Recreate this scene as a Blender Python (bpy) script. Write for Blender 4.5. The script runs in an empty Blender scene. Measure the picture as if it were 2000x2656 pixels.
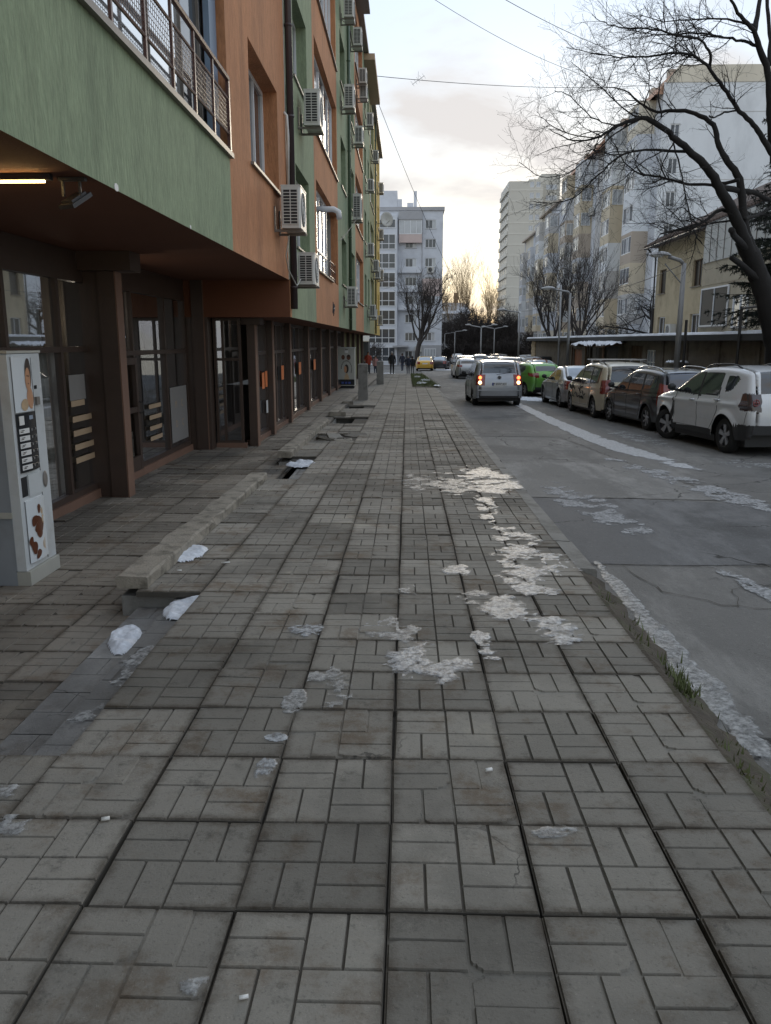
import bpy, bmesh, math, random
import numpy as np
from mathutils import Vector, Matrix, noise as mnoise

sc = bpy.context.scene
C = sc.collection
rad = math.radians

# ---------------------------------------------------------------- camera
F_PX, CX, CY, VPX, VPY, EYE = 2080.0, 1000.0, 1328.0, 1056.0, 885.0, 1.8
PITCH = math.atan((CY - VPY) / F_PX)
YAW = math.atan((VPX - CX) / (F_PX / math.cos(PITCH)))
cam = bpy.data.cameras.new('camera')
camo = bpy.data.objects.new('camera', cam)
C.objects.link(camo)
camo.location = (0, 0, EYE)
camo.rotation_euler = (math.pi / 2 - PITCH, 0, YAW)
cam.sensor_fit = 'HORIZONTAL'
cam.sensor_width = 36.0
cam.lens = 36.0 * F_PX / 2000.0
cam.clip_end = 3000
cam.clip_start = 0.05
sc.camera = camo

# ---------------------------------------------------------------- sky and sun
SUN_AZ, SUN_EL = rad(9.0), rad(9.0)      # azimuth measured from +Y towards +X
w = bpy.data.worlds.new('World')
sc.world = w
w.use_nodes = True
nt = w.node_tree
nt.nodes.clear()
N = nt.nodes.new
out = N('ShaderNodeOutputWorld')
bg = N('ShaderNodeBackground')
sky = N('ShaderNodeTexSky')
sky.sky_type = 'NISHITA'
sky.sun_disc = False
sky.sun_elevation = SUN_EL
sky.sun_rotation = SUN_AZ
sky.altitude = 100
sky.air_density = 1.0
sky.dust_density = 0.45
sky.ozone_density = 1.6
tc = N('ShaderNodeTexCoord')
sep = N('ShaderNodeSeparateXYZ')
nt.links.new(tc.outputs['Generated'], sep.inputs[0])
mz = N('ShaderNodeMath'); mz.operation = 'MAXIMUM'; mz.inputs[1].default_value = 0.0
nt.links.new(sep.outputs[2], mz.inputs[0])
ad = N('ShaderNodeMath'); ad.operation = 'ADD'; ad.inputs[1].default_value = 0.55
nt.links.new(mz.outputs[0], ad.inputs[0])
dv = N('ShaderNodeVectorMath'); dv.operation = 'DIVIDE'
cmb = N('ShaderNodeCombineXYZ')
for k in range(3):
    nt.links.new(ad.outputs[0], cmb.inputs[k])
nt.links.new(tc.outputs['Generated'], dv.inputs[0])
nt.links.new(cmb.outputs[0], dv.inputs[1])
nz = N('ShaderNodeTexNoise')
nz.inputs['Scale'].default_value = 4.2
nz.inputs['Detail'].default_value = 6
nz.inputs['Roughness'].default_value = 0.52
nz.inputs['Distortion'].default_value = 0.35
mp = N('ShaderNodeMapping')
mp.inputs['Location'].default_value = (0.0, 1.7, 0)
mp.inputs['Scale'].default_value = (0.8, 1.0, 1.5)
nt.links.new(dv.outputs[0], mp.inputs[0])
nt.links.new(mp.outputs[0], nz.inputs['Vector'])
rp = N('ShaderNodeValToRGB')
rp.color_ramp.elements[0].position = 0.50
rp.color_ramp.elements[0].color = (0, 0, 0, 1)
rp.color_ramp.elements[1].position = 0.64
rp.color_ramp.elements[1].color = (1, 1, 1, 1)
nt.links.new(nz.outputs['Fac'], rp.inputs[0])
# high thin veil: lifts the blue towards a pale winter white
veil = N('ShaderNodeMix'); veil.data_type = 'RGBA'
veil.inputs[0].default_value = 0.77
vr = N('ShaderNodeValToRGB')                       # veil colour by height: warm low down, pale blue above
e = vr.color_ramp.elements
e[0].position = 0.0; e[0].color = (0.48, 0.46, 0.41, 1)
e[1].position = 0.40; e[1].color = (0.50, 0.60, 0.735, 1)
e2 = vr.color_ramp.elements.new(0.16); e2.color = (0.52, 0.535, 0.55, 1)
e3 = vr.color_ramp.elements.new(1.0); e3.color = (0.62, 0.70, 0.82, 1)
nt.links.new(mz.outputs[0], vr.inputs[0])
vs = N('ShaderNodeVectorMath'); vs.operation = 'SCALE'; vs.inputs['Scale'].default_value = 10.0
nt.links.new(vr.outputs[0], vs.inputs[0])
nt.links.new(vs.outputs[0], veil.inputs[7])
nt.links.new(sky.outputs[0], veil.inputs[6])
cl = N('ShaderNodeMix'); cl.data_type = 'RGBA'
clf = N('ShaderNodeMath'); clf.operation = 'MULTIPLY'; clf.inputs[1].default_value = 0.92
nt.links.new(rp.outputs[0], clf.inputs[0])
nt.links.new(clf.outputs[0], cl.inputs[0])
nt.links.new(veil.outputs[2], cl.inputs[6])
cl.inputs[7].default_value = (4.7, 4.5, 4.4, 1)
nt.links.new(cl.outputs[2], bg.inputs[0])
bg.inputs[1].default_value = 0.10
nt.links.new(bg.outputs[0], out.inputs[0])

sun = bpy.data.lights.new('sun', 'SUN')
sun.energy = 0.6
sun.angle = rad(12)
sun.color = (1.0, 0.86, 0.66)
suno = bpy.data.objects.new('sun', sun)
C.objects.link(suno)
sd = Vector((math.sin(SUN_AZ) * math.cos(SUN_EL), math.cos(SUN_AZ) * math.cos(SUN_EL), math.sin(SUN_EL)))
suno.rotation_euler = (-sd).to_track_quat('-Z', 'Y').to_euler()
suno.location = (20, 60, 60)

sc.view_settings.view_transform = 'Standard'
sc.view_settings.look = 'None'
sc.view_settings.exposure = 0.80
sc.view_settings.gamma = 1.0
sc.render.film_transparent = False
sc.cycles.use_denoising = True
sc.cycles.max_bounces = 6
sc.cycles.transparent_max_bounces = 12
sc.cycles.caustics_reflective = False
sc.cycles.caustics_refractive = False

# ---------------------------------------------------------------- pixel helper
_p, _y = PITCH, YAW
FWD = np.array([-math.sin(_y) * math.cos(_p), math.cos(_y) * math.cos(_p), -math.sin(_p)])
RGT = np.array([math.cos(_y), math.sin(_y), 0.0])
UPV = np.cross(RGT, FWD)
def ray(u, v):
    return FWD * F_PX + RGT * (u - CX) - UPV * (v - CY)
def at_y(u, v, Y):
    d = ray(u, v); t = Y / d[1]
    return Vector((d[0] * t, Y, EYE + d[2] * t))
def at_x(u, v, X):
    d = ray(u, v); t = X / d[0]
    return Vector((X, d[1] * t, EYE + d[2] * t))
SLOPE = 0.0125
TILT = -math.atan(SLOPE)
def G(y):
    return -SLOPE * min(max(y, -20.0), 140.0)
ROAD = -0.15
def at_g(u, v, z0=0.0):
    d = ray(u, v); t = (z0 - EYE) / (d[2] + SLOPE * d[1])
    return Vector((d[0] * t, d[1] * t, EYE + d[2] * t))

# ---------------------------------------------------------------- materials
MATS = {}
def _bsdf(name):
    m = bpy.data.materials.new(name)
    m.use_nodes = True
    MATS[name] = m
    t = m.node_tree
    return m, t, t.nodes['Principled BSDF']
def mat(name, col, rough=0.6, metal=0.0, var=0.18, vscale=2.5, bump=0.0, bscale=60.0, orand=0.0, coat=0.0,
        stain=None, stain_amt=0.5, stain_scale=1.2, stretch=(1, 1, 1), spec=0.5, world=False, emit=None, estr=0.0, grain=0.0):
    m, t, b = _bsdf(name)
    L = t.links.new
    n = t.nodes.new
    co = n('ShaderNodeTexCoord')
    mpn = n('ShaderNodeMapping')
    mpn.inputs['Scale'].default_value = stretch
    if world:
        ge = n('ShaderNodeNewGeometry')
        L(ge.outputs['Position'], mpn.inputs[0])
    else:
        L(co.outputs['Object'], mpn.inputs[0])
    base = n('ShaderNodeMix'); base.data_type = 'RGBA'
    c = Vector(col)
    base.inputs[6].default_value = (*[max(0, x * (1 - var)) for x in col], 1)
    base.inputs[7].default_value = (*[min(1, x * (1 + var)) for x in col], 1)
    a = n('ShaderNodeTexNoise')
    a.inputs['Scale'].default_value = vscale
    a.inputs['Detail'].default_value = 6
    a.inputs['Roughness'].default_value = 0.62
    L(mpn.outputs[0], a.inputs['Vector'])
    L(a.outputs['Fac'], base.inputs[0])
    colout = base.outputs[2]
    if stain:
        s = n('ShaderNodeTexNoise')
        s.inputs['Scale'].default_value = stain_scale
        s.inputs['Detail'].default_value = 7
        s.inputs['Roughness'].default_value = 0.65
        L(mpn.outputs[0], s.inputs['Vector'])
        r = n('ShaderNodeValToRGB')
        r.color_ramp.elements[0].position = 0.48
        r.color_ramp.elements[1].position = 0.68
        r.color_ramp.elements[1].color = (stain_amt,) * 3 + (1,)
        r.color_ramp.elements[0].color = (0, 0, 0, 1)
        L(s.outputs['Fac'], r.inputs[0])
        mx = n('ShaderNodeMix'); mx.data_type = 'RGBA'
        L(r.outputs[0], mx.inputs[0])
        L(colout, mx.inputs[6])
        mx.inputs[7].default_value = (*stain, 1)
        colout = mx.outputs[2]
    if grain:
        sn = n('ShaderNodeTexNoise'); sn.inputs['Scale'].default_value = 3.2; sn.inputs['Detail'].default_value = 6; sn.inputs['Roughness'].default_value = 0.7
        sm_ = n('ShaderNodeMapping'); sm_.inputs['Scale'].default_value = (1, 1, 0.09); ge2 = n('ShaderNodeNewGeometry'); L(ge2.outputs['Position'], sm_.inputs[0]); L(sm_.outputs[0], sn.inputs['Vector'])
        s2 = n('ShaderNodeMapRange'); s2.inputs[1].default_value = 0.52; s2.inputs[2].default_value = 0.72; s2.inputs[3].default_value = 1.0; s2.inputs[4].default_value = 0.80
        L(sn.outputs['Fac'], s2.inputs[0])
        s3 = n('ShaderNodeMix'); s3.data_type = 'RGBA'; s3.blend_type = 'MULTIPLY'; s3.inputs[0].default_value = 1; L(colout, s3.inputs[6]); L(s2.outputs[0], s3.inputs[7]); colout = s3.outputs[2]
        gn = n('ShaderNodeTexNoise'); gn.inputs['Scale'].default_value = 16; gn.inputs['Detail'].default_value = 8; gn.inputs['Roughness'].default_value = 0.85
        L(mpn.outputs[0], gn.inputs['Vector'])
        g2 = n('ShaderNodeMapRange'); g2.inputs[1].default_value = 0.36; g2.inputs[2].default_value = 0.62; g2.inputs[3].default_value = 1 - grain; g2.inputs[4].default_value = 1 + grain * .6
        L(gn.outputs['Fac'], g2.inputs[0])
        gm_ = n('ShaderNodeMix'); gm_.data_type = 'RGBA'; gm_.blend_type = 'MULTIPLY'; gm_.inputs[0].default_value = 1
        L(colout, gm_.inputs[6]); L(g2.outputs[0], gm_.inputs[7]); colout = gm_.outputs[2]
    if orand:
        oi = n('ShaderNodeObjectInfo')
        mr = n('ShaderNodeMapRange')
        mr.inputs[3].default_value = 1 - orand
        mr.inputs[4].default_value = 1 + orand
        L(oi.outputs['Random'], mr.inputs[0])
        mm = n('ShaderNodeMix'); mm.data_type = 'RGBA'; mm.blend_type = 'MULTIPLY'
        mm.inputs[0].default_value = 1
        L(colout, mm.inputs[6]); L(mr.outputs[0], mm.inputs[7])
        colout = mm.outputs[2]
    L(colout, b.inputs['Base Color'])
    b.inputs['Roughness'].default_value = rough
    b.inputs['Metallic'].default_value = metal
    b.inputs['Specular IOR Level'].default_value = spec
    if coat:
        b.inputs['Coat Weight'].default_value = coat
        b.inputs['Coat Roughness'].default_value = 0.06
    if bump:
        f = n('ShaderNodeTexNoise')
        f.inputs['Scale'].default_value = bscale
        f.inputs['Detail'].default_value = 5
        L(mpn.outputs[0], f.inputs['Vector'])
        bp = n('ShaderNodeBump')
        bp.inputs['Strength'].default_value = bump
        bp.inputs['Distance'].default_value = 0.01
        L(f.outputs['Fac'], bp.inputs['Height'])
        L(bp.outputs[0], b.inputs['Normal'])
    if emit:
        b.inputs['Emission Color'].default_value = (*emit, 1)
        b.inputs['Emission Strength'].default_value = estr
    return m
def shop_glass(name, tint, refl=1.0, dirt=0.05):
    m, t, b = _bsdf(name)
    t.nodes.remove(b)
    n, L = t.nodes.new, t.links.new
    o = t.nodes['Material Output']
    tr = n('ShaderNodeBsdfTransparent'); tr.inputs[0].default_value = (*tint, 1)
    gl = n('ShaderNodeBsdfGlossy'); gl.inputs['Roughness'].default_value = 0.015
    gl.inputs[0].default_value = (0.92, 0.95, 1.0, 1)
    fr = n('ShaderNodeFresnel'); fr.inputs[0].default_value = 1.62
    mu = n('ShaderNodeMath'); mu.operation = 'MULTIPLY_ADD'; mu.use_clamp = True
    mu.inputs[1].default_value = refl; mu.inputs[2].default_value = 0.20
    L(fr.outputs[0], mu.inputs[0])
    mx = n('ShaderNodeMixShader')
    L(mu.outputs[0], mx.inputs[0]); L(tr.outputs[0], mx.inputs[1]); L(gl.outputs[0], mx.inputs[2])
    df = n('ShaderNodeBsdfDiffuse'); df.inputs[0].default_value = (0.5, 0.5, 0.48, 1)
    m2 = n('ShaderNodeMixShader'); m2.inputs[0].default_value = dirt
    L(mx.outputs[0], m2.inputs[1]); L(df.outputs[0], m2.inputs[2])
    L(m2.outputs[0], o.inputs[0])
    return m
def paint(name, col, metal=0.35, rough=0.34, dirt=0.5):
    """car paint: clear coat, road dirt splashed over the lower flanks"""
    m, t, b = _bsdf(name)
    n, L = t.nodes.new, t.links.new
    co = n('ShaderNodeTexCoord')
    sp = n('ShaderNodeSeparateXYZ'); L(co.outputs['Object'], sp.inputs[0])
    a = n('ShaderNodeTexNoise'); a.inputs['Scale'].default_value = 3.5; a.inputs['Detail'].default_value = 7
    a.inputs['Roughness'].default_value = 0.65
    L(co.outputs['Object'], a.inputs['Vector'])
    mr = n('ShaderNodeMapRange'); mr.inputs[1].default_value = 0.95; mr.inputs[2].default_value = 0.25
    L(sp.outputs[2], mr.inputs[0])
    mu = n('ShaderNodeMath'); mu.operation = 'MULTIPLY'; L(mr.outputs[0], mu.inputs[0]); L(a.outputs['Fac'], mu.inputs[1])
    m2 = n('ShaderNodeMath'); m2.operation = 'MULTIPLY_ADD'; m2.inputs[1].default_value = dirt * 1.5; m2.inputs[2].default_value = 0.05 * dirt
    m2.use_clamp = True
    L(mu.outputs[0], m2.inputs[0])
    mx = n('ShaderNodeMix'); mx.data_type = 'RGBA'
    mx.inputs[6].default_value = (*col, 1); mx.inputs[7].default_value = (0.15, 0.14, 0.125, 1)
    L(m2.outputs[0], mx.inputs[0]); L(mx.outputs[2], b.inputs['Base Color'])
    r2 = n('ShaderNodeMapRange'); r2.inputs[3].default_value = rough; r2.inputs[4].default_value = 0.8
    L(m2.outputs[0], r2.inputs[0]); L(r2.outputs[0], b.inputs['Roughness'])
    c2 = n('ShaderNodeMapRange'); c2.inputs[3].default_value = 0.9; c2.inputs[4].default_value = 0.0
    L(m2.outputs[0], c2.inputs[0]); L(c2.outputs[0], b.inputs['Coat Weight'])
    b.inputs['Coat Roughness'].default_value = 0.05
    b.inputs['Metallic'].default_value = metal
    return m

def concrete_slabs(name, col, brown, wet=0.0):
    """cast paving slab: pale cement skin, brown and dark stains, hairline cracks; stains run on from slab to slab"""
    m, t, b = _bsdf(name)
    n, L = t.nodes.new, t.links.new
    ge = n('ShaderNodeNewGeometry'); P = ge.outputs['Position']
    def noise(s, d=6, r=0.6):
        q = n('ShaderNodeTexNoise'); q.inputs['Scale'].default_value = s; q.inputs['Detail'].default_value = d
        q.inputs['Roughness'].default_value = r; L(P, q.inputs['Vector']); return q.outputs['Fac']
    def ramp(src, a, bb, top=1.0):
        r = n('ShaderNodeMapRange'); r.inputs[1].default_value = a; r.inputs[2].default_value = bb; r.inputs[4].default_value = top
        r.interpolation_type = 'SMOOTHSTEP'; L(src, r.inputs[0]); return r.outputs[0]
    def mixc(f, A, B, mode='MIX'):
        q = n('ShaderNodeMix'); q.data_type = 'RGBA'; q.blend_type = mode
        if isinstance(f, float): q.inputs[0].default_value = f
        else: L(f, q.inputs[0])
        for i, v in ((6, A), (7, B)):
            if isinstance(v, tuple): q.inputs[i].default_value = (*v, 1)
            else: L(v, q.inputs[i])
        return q.outputs[2]
    c = mixc(noise(1.1), tuple(x * 0.66 for x in col), tuple(x * 1.34 for x in col))
    c = mixc(ramp(noise(1.9, 9, 0.75), 0.50, 0.66, 0.75), c, brown)
    c = mixc(ramp(noise(4.2, 10, 0.8), 0.55, 0.68, 0.75), c, tuple(x * 0.40 for x in col))
    c = mixc(ramp(noise(0.6, 6, 0.65), 0.48, 0.62, 0.6), c, tuple(x * 0.50 for x in col))
    c = mixc(ramp(noise(0.8, 6, 0.7), 0.56, 0.70, 0.6), c, tuple(min(1, x * 1.45) for x in (col[0] * 1.02, col[1], col[2] * .94)))
    c = mixc(ramp(noise(11, 8, 0.8), 0.58, 0.72, 0.5), c, tuple(min(1, x * 1.5) for x in col))
    c = mixc(ramp(noise(38, 6, 0.8), 0.55, 0.68, 0.55), c, tuple(x * 0.45 for x in col))
    c = mixc(ramp(noise(70, 3, 0.6), 0.60, 0.72, 0.5), c, tuple(x * 0.35 for x in col))
    c = mixc(ramp(noise(140, 2, 0.5), 0.66, 0.76, 0.35), c, tuple(min(1, x * 1.9) for x in col))
    oi = n('ShaderNodeObjectInfo'); mr = n('ShaderNodeMapRange')
    mr.inputs[3].default_value = 0.68; mr.inputs[4].default_value = 1.30; L(oi.outputs['Random'], mr.inputs[0])
    c = mixc(1.0, c, mr.outputs[0], 'MULTIPLY')
    # grime gathered along each slab's rim
    tcs = n('ShaderNodeTexCoord'); ab = n('ShaderNodeVectorMath'); ab.operation = 'ABSOLUTE'; L(tcs.outputs['Object'], ab.inputs[0])
    sx = n('ShaderNodeSeparateXYZ'); L(ab.outputs[0], sx.inputs[0])
    mxm = n('ShaderNodeMath'); mxm.operation = 'MAXIMUM'; L(sx.outputs[0], mxm.inputs[0]); L(sx.outputs[1], mxm.inputs[1])
    jt = n('ShaderNodeMath'); jt.operation = 'MULTIPLY_ADD'; jt.inputs[1].default_value = 0.13; L(noise(9, 8, 0.8), jt.inputs[0]); L(mxm.outputs[0], jt.inputs[2])
    lt = n('ShaderNodeMath'); lt.operation = 'LESS_THAN'; lt.inputs[1].default_value = 0.262; L(mxm.outputs[0], lt.inputs[0])
    rm_ = n('ShaderNodeMath'); rm_.operation = 'MULTIPLY'; L(ramp(jt.outputs[0], 0.268, 0.33, 0.7), rm_.inputs[0]); L(lt.outputs[0], rm_.inputs[1])
    c = mixc(rm_.outputs[0], c, tuple(x * 0.38 for x in brown))
    # hairline cracks in places
    vo = n('ShaderNodeTexVoronoi'); vo.feature = 'DISTANCE_TO_EDGE'; vo.inputs['Scale'].default_value = 1.7
    wa = n('ShaderNodeVectorMath'); wa.operation = 'MULTIPLY_ADD'
    nv = n('ShaderNodeTexNoise'); nv.inputs['Scale'].default_value = 6; nv.inputs['Detail'].default_value = 4; L(P, nv.inputs['Vector'])
    L(nv.outputs['Color'], wa.inputs[0]); wa.inputs[1].default_value = (0.22, 0.22, 0.0); L(P, wa.inputs[2]); L(wa.outputs[0], vo.inputs['Vector'])
    ck = n('ShaderNodeMapRange'); ck.inputs[1].default_value = 0.008; ck.inputs[2].default_value = 0.003; L(vo.outputs['Distance'], ck.inputs[0])
    mk = n('ShaderNodeMath'); mk.operation = 'MULTIPLY'; L(ck.outputs[0], mk.inputs[0]); L(ramp(noise(0.55, 3), 0.56, 0.62, 0.8), mk.inputs[1])
    c = mixc(mk.outputs[0], c, (0.03, 0.028, 0.025))
    L(c, b.inputs['Base Color'])
    rr = n('ShaderNodeMapRange'); rr.inputs[3].default_value = 0.72 - wet * 0.3; rr.inputs[4].default_value = 0.95 - wet * 0.25
    L(noise(3.0), rr.inputs[0]); L(rr.outputs[0], b.inputs['Roughness'])
    b.inputs['Specular IOR Level'].default_value = 0.3 + 0.2 * wet
    bp = n('ShaderNodeBump'); bp.inputs['Strength'].default_value = 0.6; bp.inputs['Distance'].default_value = 0.006
    L(noise(90, 5, 0.7), bp.inputs['Height']); L(bp.outputs[0], b.inputs['Normal'])
    return m

def asphalt(name, col):
    m, t, b = _bsdf(name)
    n, L = t.nodes.new, t.links.new
    ge = n('ShaderNodeNewGeometry'); P = ge.outputs['Position']
    mp2 = n('ShaderNodeMapping'); mp2.inputs['Scale'].default_value = (1, 0.28, 1); L(P, mp2.inputs[0])
    def noise(s, d=6, r=0.6, v=P):
        q = n('ShaderNodeTexNoise'); q.inputs['Scale'].default_value = s; q.inputs['Detail'].default_value = d
        q.inputs['Roughness'].default_value = r; L(v, q.inputs['Vector']); return q.outputs['Fac']
    def ramp(src, a, bb, top=1.0):
        r = n('ShaderNodeMapRange'); r.inputs[1].default_value = a; r.inputs[2].default_value = bb; r.inputs[4].default_value = top
        r.interpolation_type = 'SMOOTHSTEP'; L(src, r.inputs[0]); return r.outputs[0]
    def mixc(f, A, B):
        q = n('ShaderNodeMix'); q.data_type = 'RGBA'; L(f, q.inputs[0])
        for i, v in ((6, A), (7, B)):
            if isinstance(v, tuple): q.inputs[i].default_value = (*v, 1)
            else: L(v, q.inputs[i])
        return q.outputs[2]
    c = mixc(noise(0.8, 8, 0.65, mp2.outputs[0]), tuple(x * 0.5 for x in col), tuple(x * 1.5 for x in col))
    c = mixc(ramp(noise(1.1, 9, 0.75, mp2.outputs[0]), 0.50, 0.66, 0.65), c, tuple(x * 1.9 for x in col))
    c = mixc(ramp(noise(0.35, 6, 0.6), 0.52, 0.62, 0.6), c, tuple(x * 0.5 for x in col))
    c = mixc(ramp(noise(30, 6, 0.8), 0.54, 0.68, 0.6), c, tuple(min(1, x * 1.9) for x in col))
    c = mixc(ramp(noise(24, 6, 0.8), 0.56, 0.70, 0.7), c, tuple(x * 0.4 for x in col))
    vo = n('ShaderNodeTexVoronoi'); vo.feature = 'DISTANCE_TO_EDGE'; vo.inputs['Scale'].default_value = 0.75
    wa = n('ShaderNodeVectorMath'); wa.operation = 'MULTIPLY_ADD'
    nv = n('ShaderNodeTexNoise'); nv.inputs['Scale'].default_value = 2.5; nv.inputs['Detail'].default_value = 6; L(P, nv.inputs['Vector'])
    L(nv.outputs['Color'], wa.inputs[0]); wa.inputs[1].default_value = (0.6, 0.6, 0.0); L(P, wa.inputs[2]); L(wa.outputs[0], vo.inputs['Vector'])
    ck = n('ShaderNodeMapRange'); ck.inputs[1].default_value = 0.010; ck.inputs[2].default_value = 0.004; L(vo.outputs['Distance'], ck.inputs[0])
    mk = n('ShaderNodeMath'); mk.operation = 'MULTIPLY'; L(ck.outputs[0], mk.inputs[0]); L(ramp(noise(0.3, 3), 0.48, 0.56, 0.9), mk.inputs[1])
    c = mixc(mk.outputs[0], c, (0.012, 0.011, 0.01))
    L(c, b.inputs['Base Color'])
    rr = n('ShaderNodeMapRange'); rr.inputs[3].default_value = 0.72; rr.inputs[4].default_value = 1.0
    L(noise(0.6, 5, 0.6, mp2.outputs[0]), rr.inputs[0]); L(rr.outputs[0], b.inputs['Roughness'])
    bp = n('ShaderNodeBump'); bp.inputs['Strength'].default_value = 0.8; bp.inputs['Distance'].default_value = 0.008
    L(noise(70, 4, 0.7), bp.inputs['Height']); L(bp.outputs[0], b.inputs['Normal'])
    return m

def ice(name, col, gloss=0.35, clear=0.5, bumps=0.35, dark=0.36):
    m, t, b = _bsdf(name)
    n, L = t.nodes.new, t.links.new
    ge = n('ShaderNodeNewGeometry'); P = ge.outputs['Position']
    a = n('ShaderNodeTexNoise'); a.inputs['Scale'].default_value = 22; a.inputs['Detail'].default_value = 8; a.inputs['Roughness'].default_value = 0.72
    L(P, a.inputs['Vector'])
    mx = n('ShaderNodeMix'); mx.data_type = 'RGBA'
    mr = n('ShaderNodeMapRange'); mr.inputs[1].default_value = 0.36; mr.inputs[2].default_value = 0.64
    L(a.outputs['Fac'], mr.inputs[0]); L(mr.outputs[0], mx.inputs[0])
    mx.inputs[6].default_value = (*[x * dark for x in col], 1); mx.inputs[7].default_value = (*col, 1)
    L(mx.outputs[2], b.inputs['Base Color'])
    b.inputs['Roughness'].default_value = gloss
    b.inputs['Specular IOR Level'].default_value = 0.3
    bp = n('ShaderNodeBump'); bp.inputs['Strength'].default_value = bumps; bp.inputs['Distance'].default_value = 0.008
    f2 = n('ShaderNodeTexNoise'); f2.inputs['Scale'].default_value = 60; f2.inputs['Detail'].default_value = 6; L(P, f2.inputs['Vector'])
    L(f2.outputs['Fac'], bp.inputs['Height']); L(bp.outputs[0], b.inputs['Normal'])
    if clear:      # thin places let the ground show
        q = n('ShaderNodeTexNoise'); q.inputs['Scale'].default_value = 26; q.inputs['Detail'].default_value = 9; q.inputs['Roughness'].default_value = 0.8; L(P, q.inputs['Vector'])
        r3 = n('ShaderNodeMapRange'); r3.inputs[1].default_value = 0.62; r3.inputs[2].default_value = 0.40; r3.inputs[4].default_value = clear
        L(q.outputs['Fac'], r3.inputs[0])
        at_ = n('ShaderNodeAttribute'); at_.attribute_name = 'thick'
        sm = n('ShaderNodeMath'); sm.operation = 'MULTIPLY_ADD'; sm.inputs[1].default_value = 1.3; L(q.outputs['Fac'], sm.inputs[0]); L(at_.outputs['Fac'], sm.inputs[2])
        ed = n('ShaderNodeMapRange'); ed.inputs[1].default_value = 1.42; ed.inputs[2].default_value = 0.78; L(sm.outputs[0], ed.inputs[0])
        mxx = n('ShaderNodeMath'); mxx.operation = 'MAXIMUM'; L(r3.outputs[0], mxx.inputs[0]); L(ed.outputs[0], mxx.inputs[1]); r3 = mxx
        tr = n('ShaderNodeBsdfTransparent'); mxs = n('ShaderNodeMixShader'); L(r3.outputs[0], mxs.inputs[0]); L(b.outputs[0], mxs.inputs[1]); L(tr.outputs[0], mxs.inputs[2])
        L(mxs.outputs[0], t.nodes['Material Output'].inputs[0])
    return m

M = MATS
concrete_slabs('slab', (0.225, 0.208, 0.178), (0.115, 0.080, 0.050))
mat('joint_dirt', (0.066, 0.058, 0.047), 0.95, var=0.45, vscale=12, world=True)
concrete_slabs('slab_court', (0.205, 0.182, 0.150), (0.120, 0.080, 0.048), wet=0.6)
concrete_slabs('slab_step', (0.215, 0.210, 0.200), (0.12, 0.105, 0.09))
mat('bedding', (0.064, 0.056, 0.046), 0.95, var=0.5, vscale=9, bump=0.6, bscale=40, world=True)
mat('soil', (0.060, 0.048, 0.034), 0.95, var=0.5, vscale=7, bump=1.0, bscale=35, stain=(0.05, 0.065, 0.02), stain_amt=0.7, stain_scale=3, world=True)
mat('kerb_concrete', (0.22, 0.21, 0.19), 0.9, var=0.3, vscale=4, bump=0.6, bscale=45, stain=(0.07, 0.065, 0.05), stain_amt=0.7, stain_scale=2.5, world=True)
mat('coping', (0.27, 0.24, 0.195), 0.92, var=0.35, vscale=5, bump=1.0, bscale=55, stain=(0.055, 0.05, 0.035), stain_amt=0.85, stain_scale=4.5, world=True)
asphalt('asphalt', (0.135, 0.130, 0.121))
asphalt('asphalt_new', (0.105, 0.105, 0.105))
asphalt('asphalt_pale', (0.165, 0.160, 0.150))
ice('ice', (0.58, 0.60, 0.62), 0.45, 0.6, 0.6)
ice('snow', (0.72, 0.75, 0.80), 0.7, 0.0, 0.35, 0.72)
ice('band_ice', (0.62, 0.63, 0.64), 0.75, 0.30, 0.4, 0.6)
ice('dirty_ice', (0.50, 0.50, 0.49), 0.5, 0.6, 0.6)
ice('salt_film', (0.52, 0.525, 0.53), 0.85, 0.45, 0.3)
mat('grass', (0.105, 0.125, 0.045), 0.8, var=0.4, vscale=5, orand=0.1)
# building A
st = dict(rough=0.93, var=0.14, vscale=0.9, bump=1.0, bscale=30, stretch=(1, 1, 0.28), world=True, grain=0.22)
mat('stucco_green', (0.26, 0.315, 0.195), stain=(0.10, 0.135, 0.085), stain_amt=0.5, stain_scale=0.9, **st)
mat('stucco_orange', (0.50, 0.225, 0.105), stain=(0.22, 0.10, 0.05), stain_amt=0.45, stain_scale=0.8, **st)
mat('stucco_olive', (0.30, 0.30, 0.15), stain=(0.2, 0.2, 0.11), stain_amt=0.4, stain_scale=0.8, **st)
mat('stucco_yellow', (0.62, 0.42, 0.10), stain=(0.45, 0.31, 0.09), stain_amt=0.4, stain_scale=0.8, **st)
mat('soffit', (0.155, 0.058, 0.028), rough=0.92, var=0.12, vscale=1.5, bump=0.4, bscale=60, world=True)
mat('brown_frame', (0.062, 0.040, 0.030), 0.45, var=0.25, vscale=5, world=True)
mat('brown_pillar', (0.205, 0.115, 0.078), 0.55, var=0.22, vscale=2.2, bump=0.2, bscale=40, stain=(0.12, 0.07, 0.045), stain_amt=0.5, stain_scale=2, world=True)
mat('dark_metal', (0.03, 0.028, 0.028), 0.45, var=0.2)
mat('rail_brown', (0.105, 0.048, 0.036), 0.4, var=0.25, vscale=8)
mat('sill_metal', (0.19, 0.17, 0.15), 0.5, var=0.3, vscale=6)
mat('pipe_dark', (0.045, 0.03, 0.032), 0.35, var=0.2)
mat('pipe_green', (0.055, 0.085, 0.05), 0.4, var=0.2)
mat('white_pvc', (0.72, 0.73, 0.74), 0.35, var=0.06, vscale=2)
mat('grey_wall', (0.30, 0.29, 0.27), 0.9, var=0.15, vscale=2)
mat('ac_white', (0.58, 0.57, 0.53), 0.45, var=0.14, vscale=3, stain=(0.33, 0.3, 0.25), stain_amt=0.4, stain_scale=3)
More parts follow.
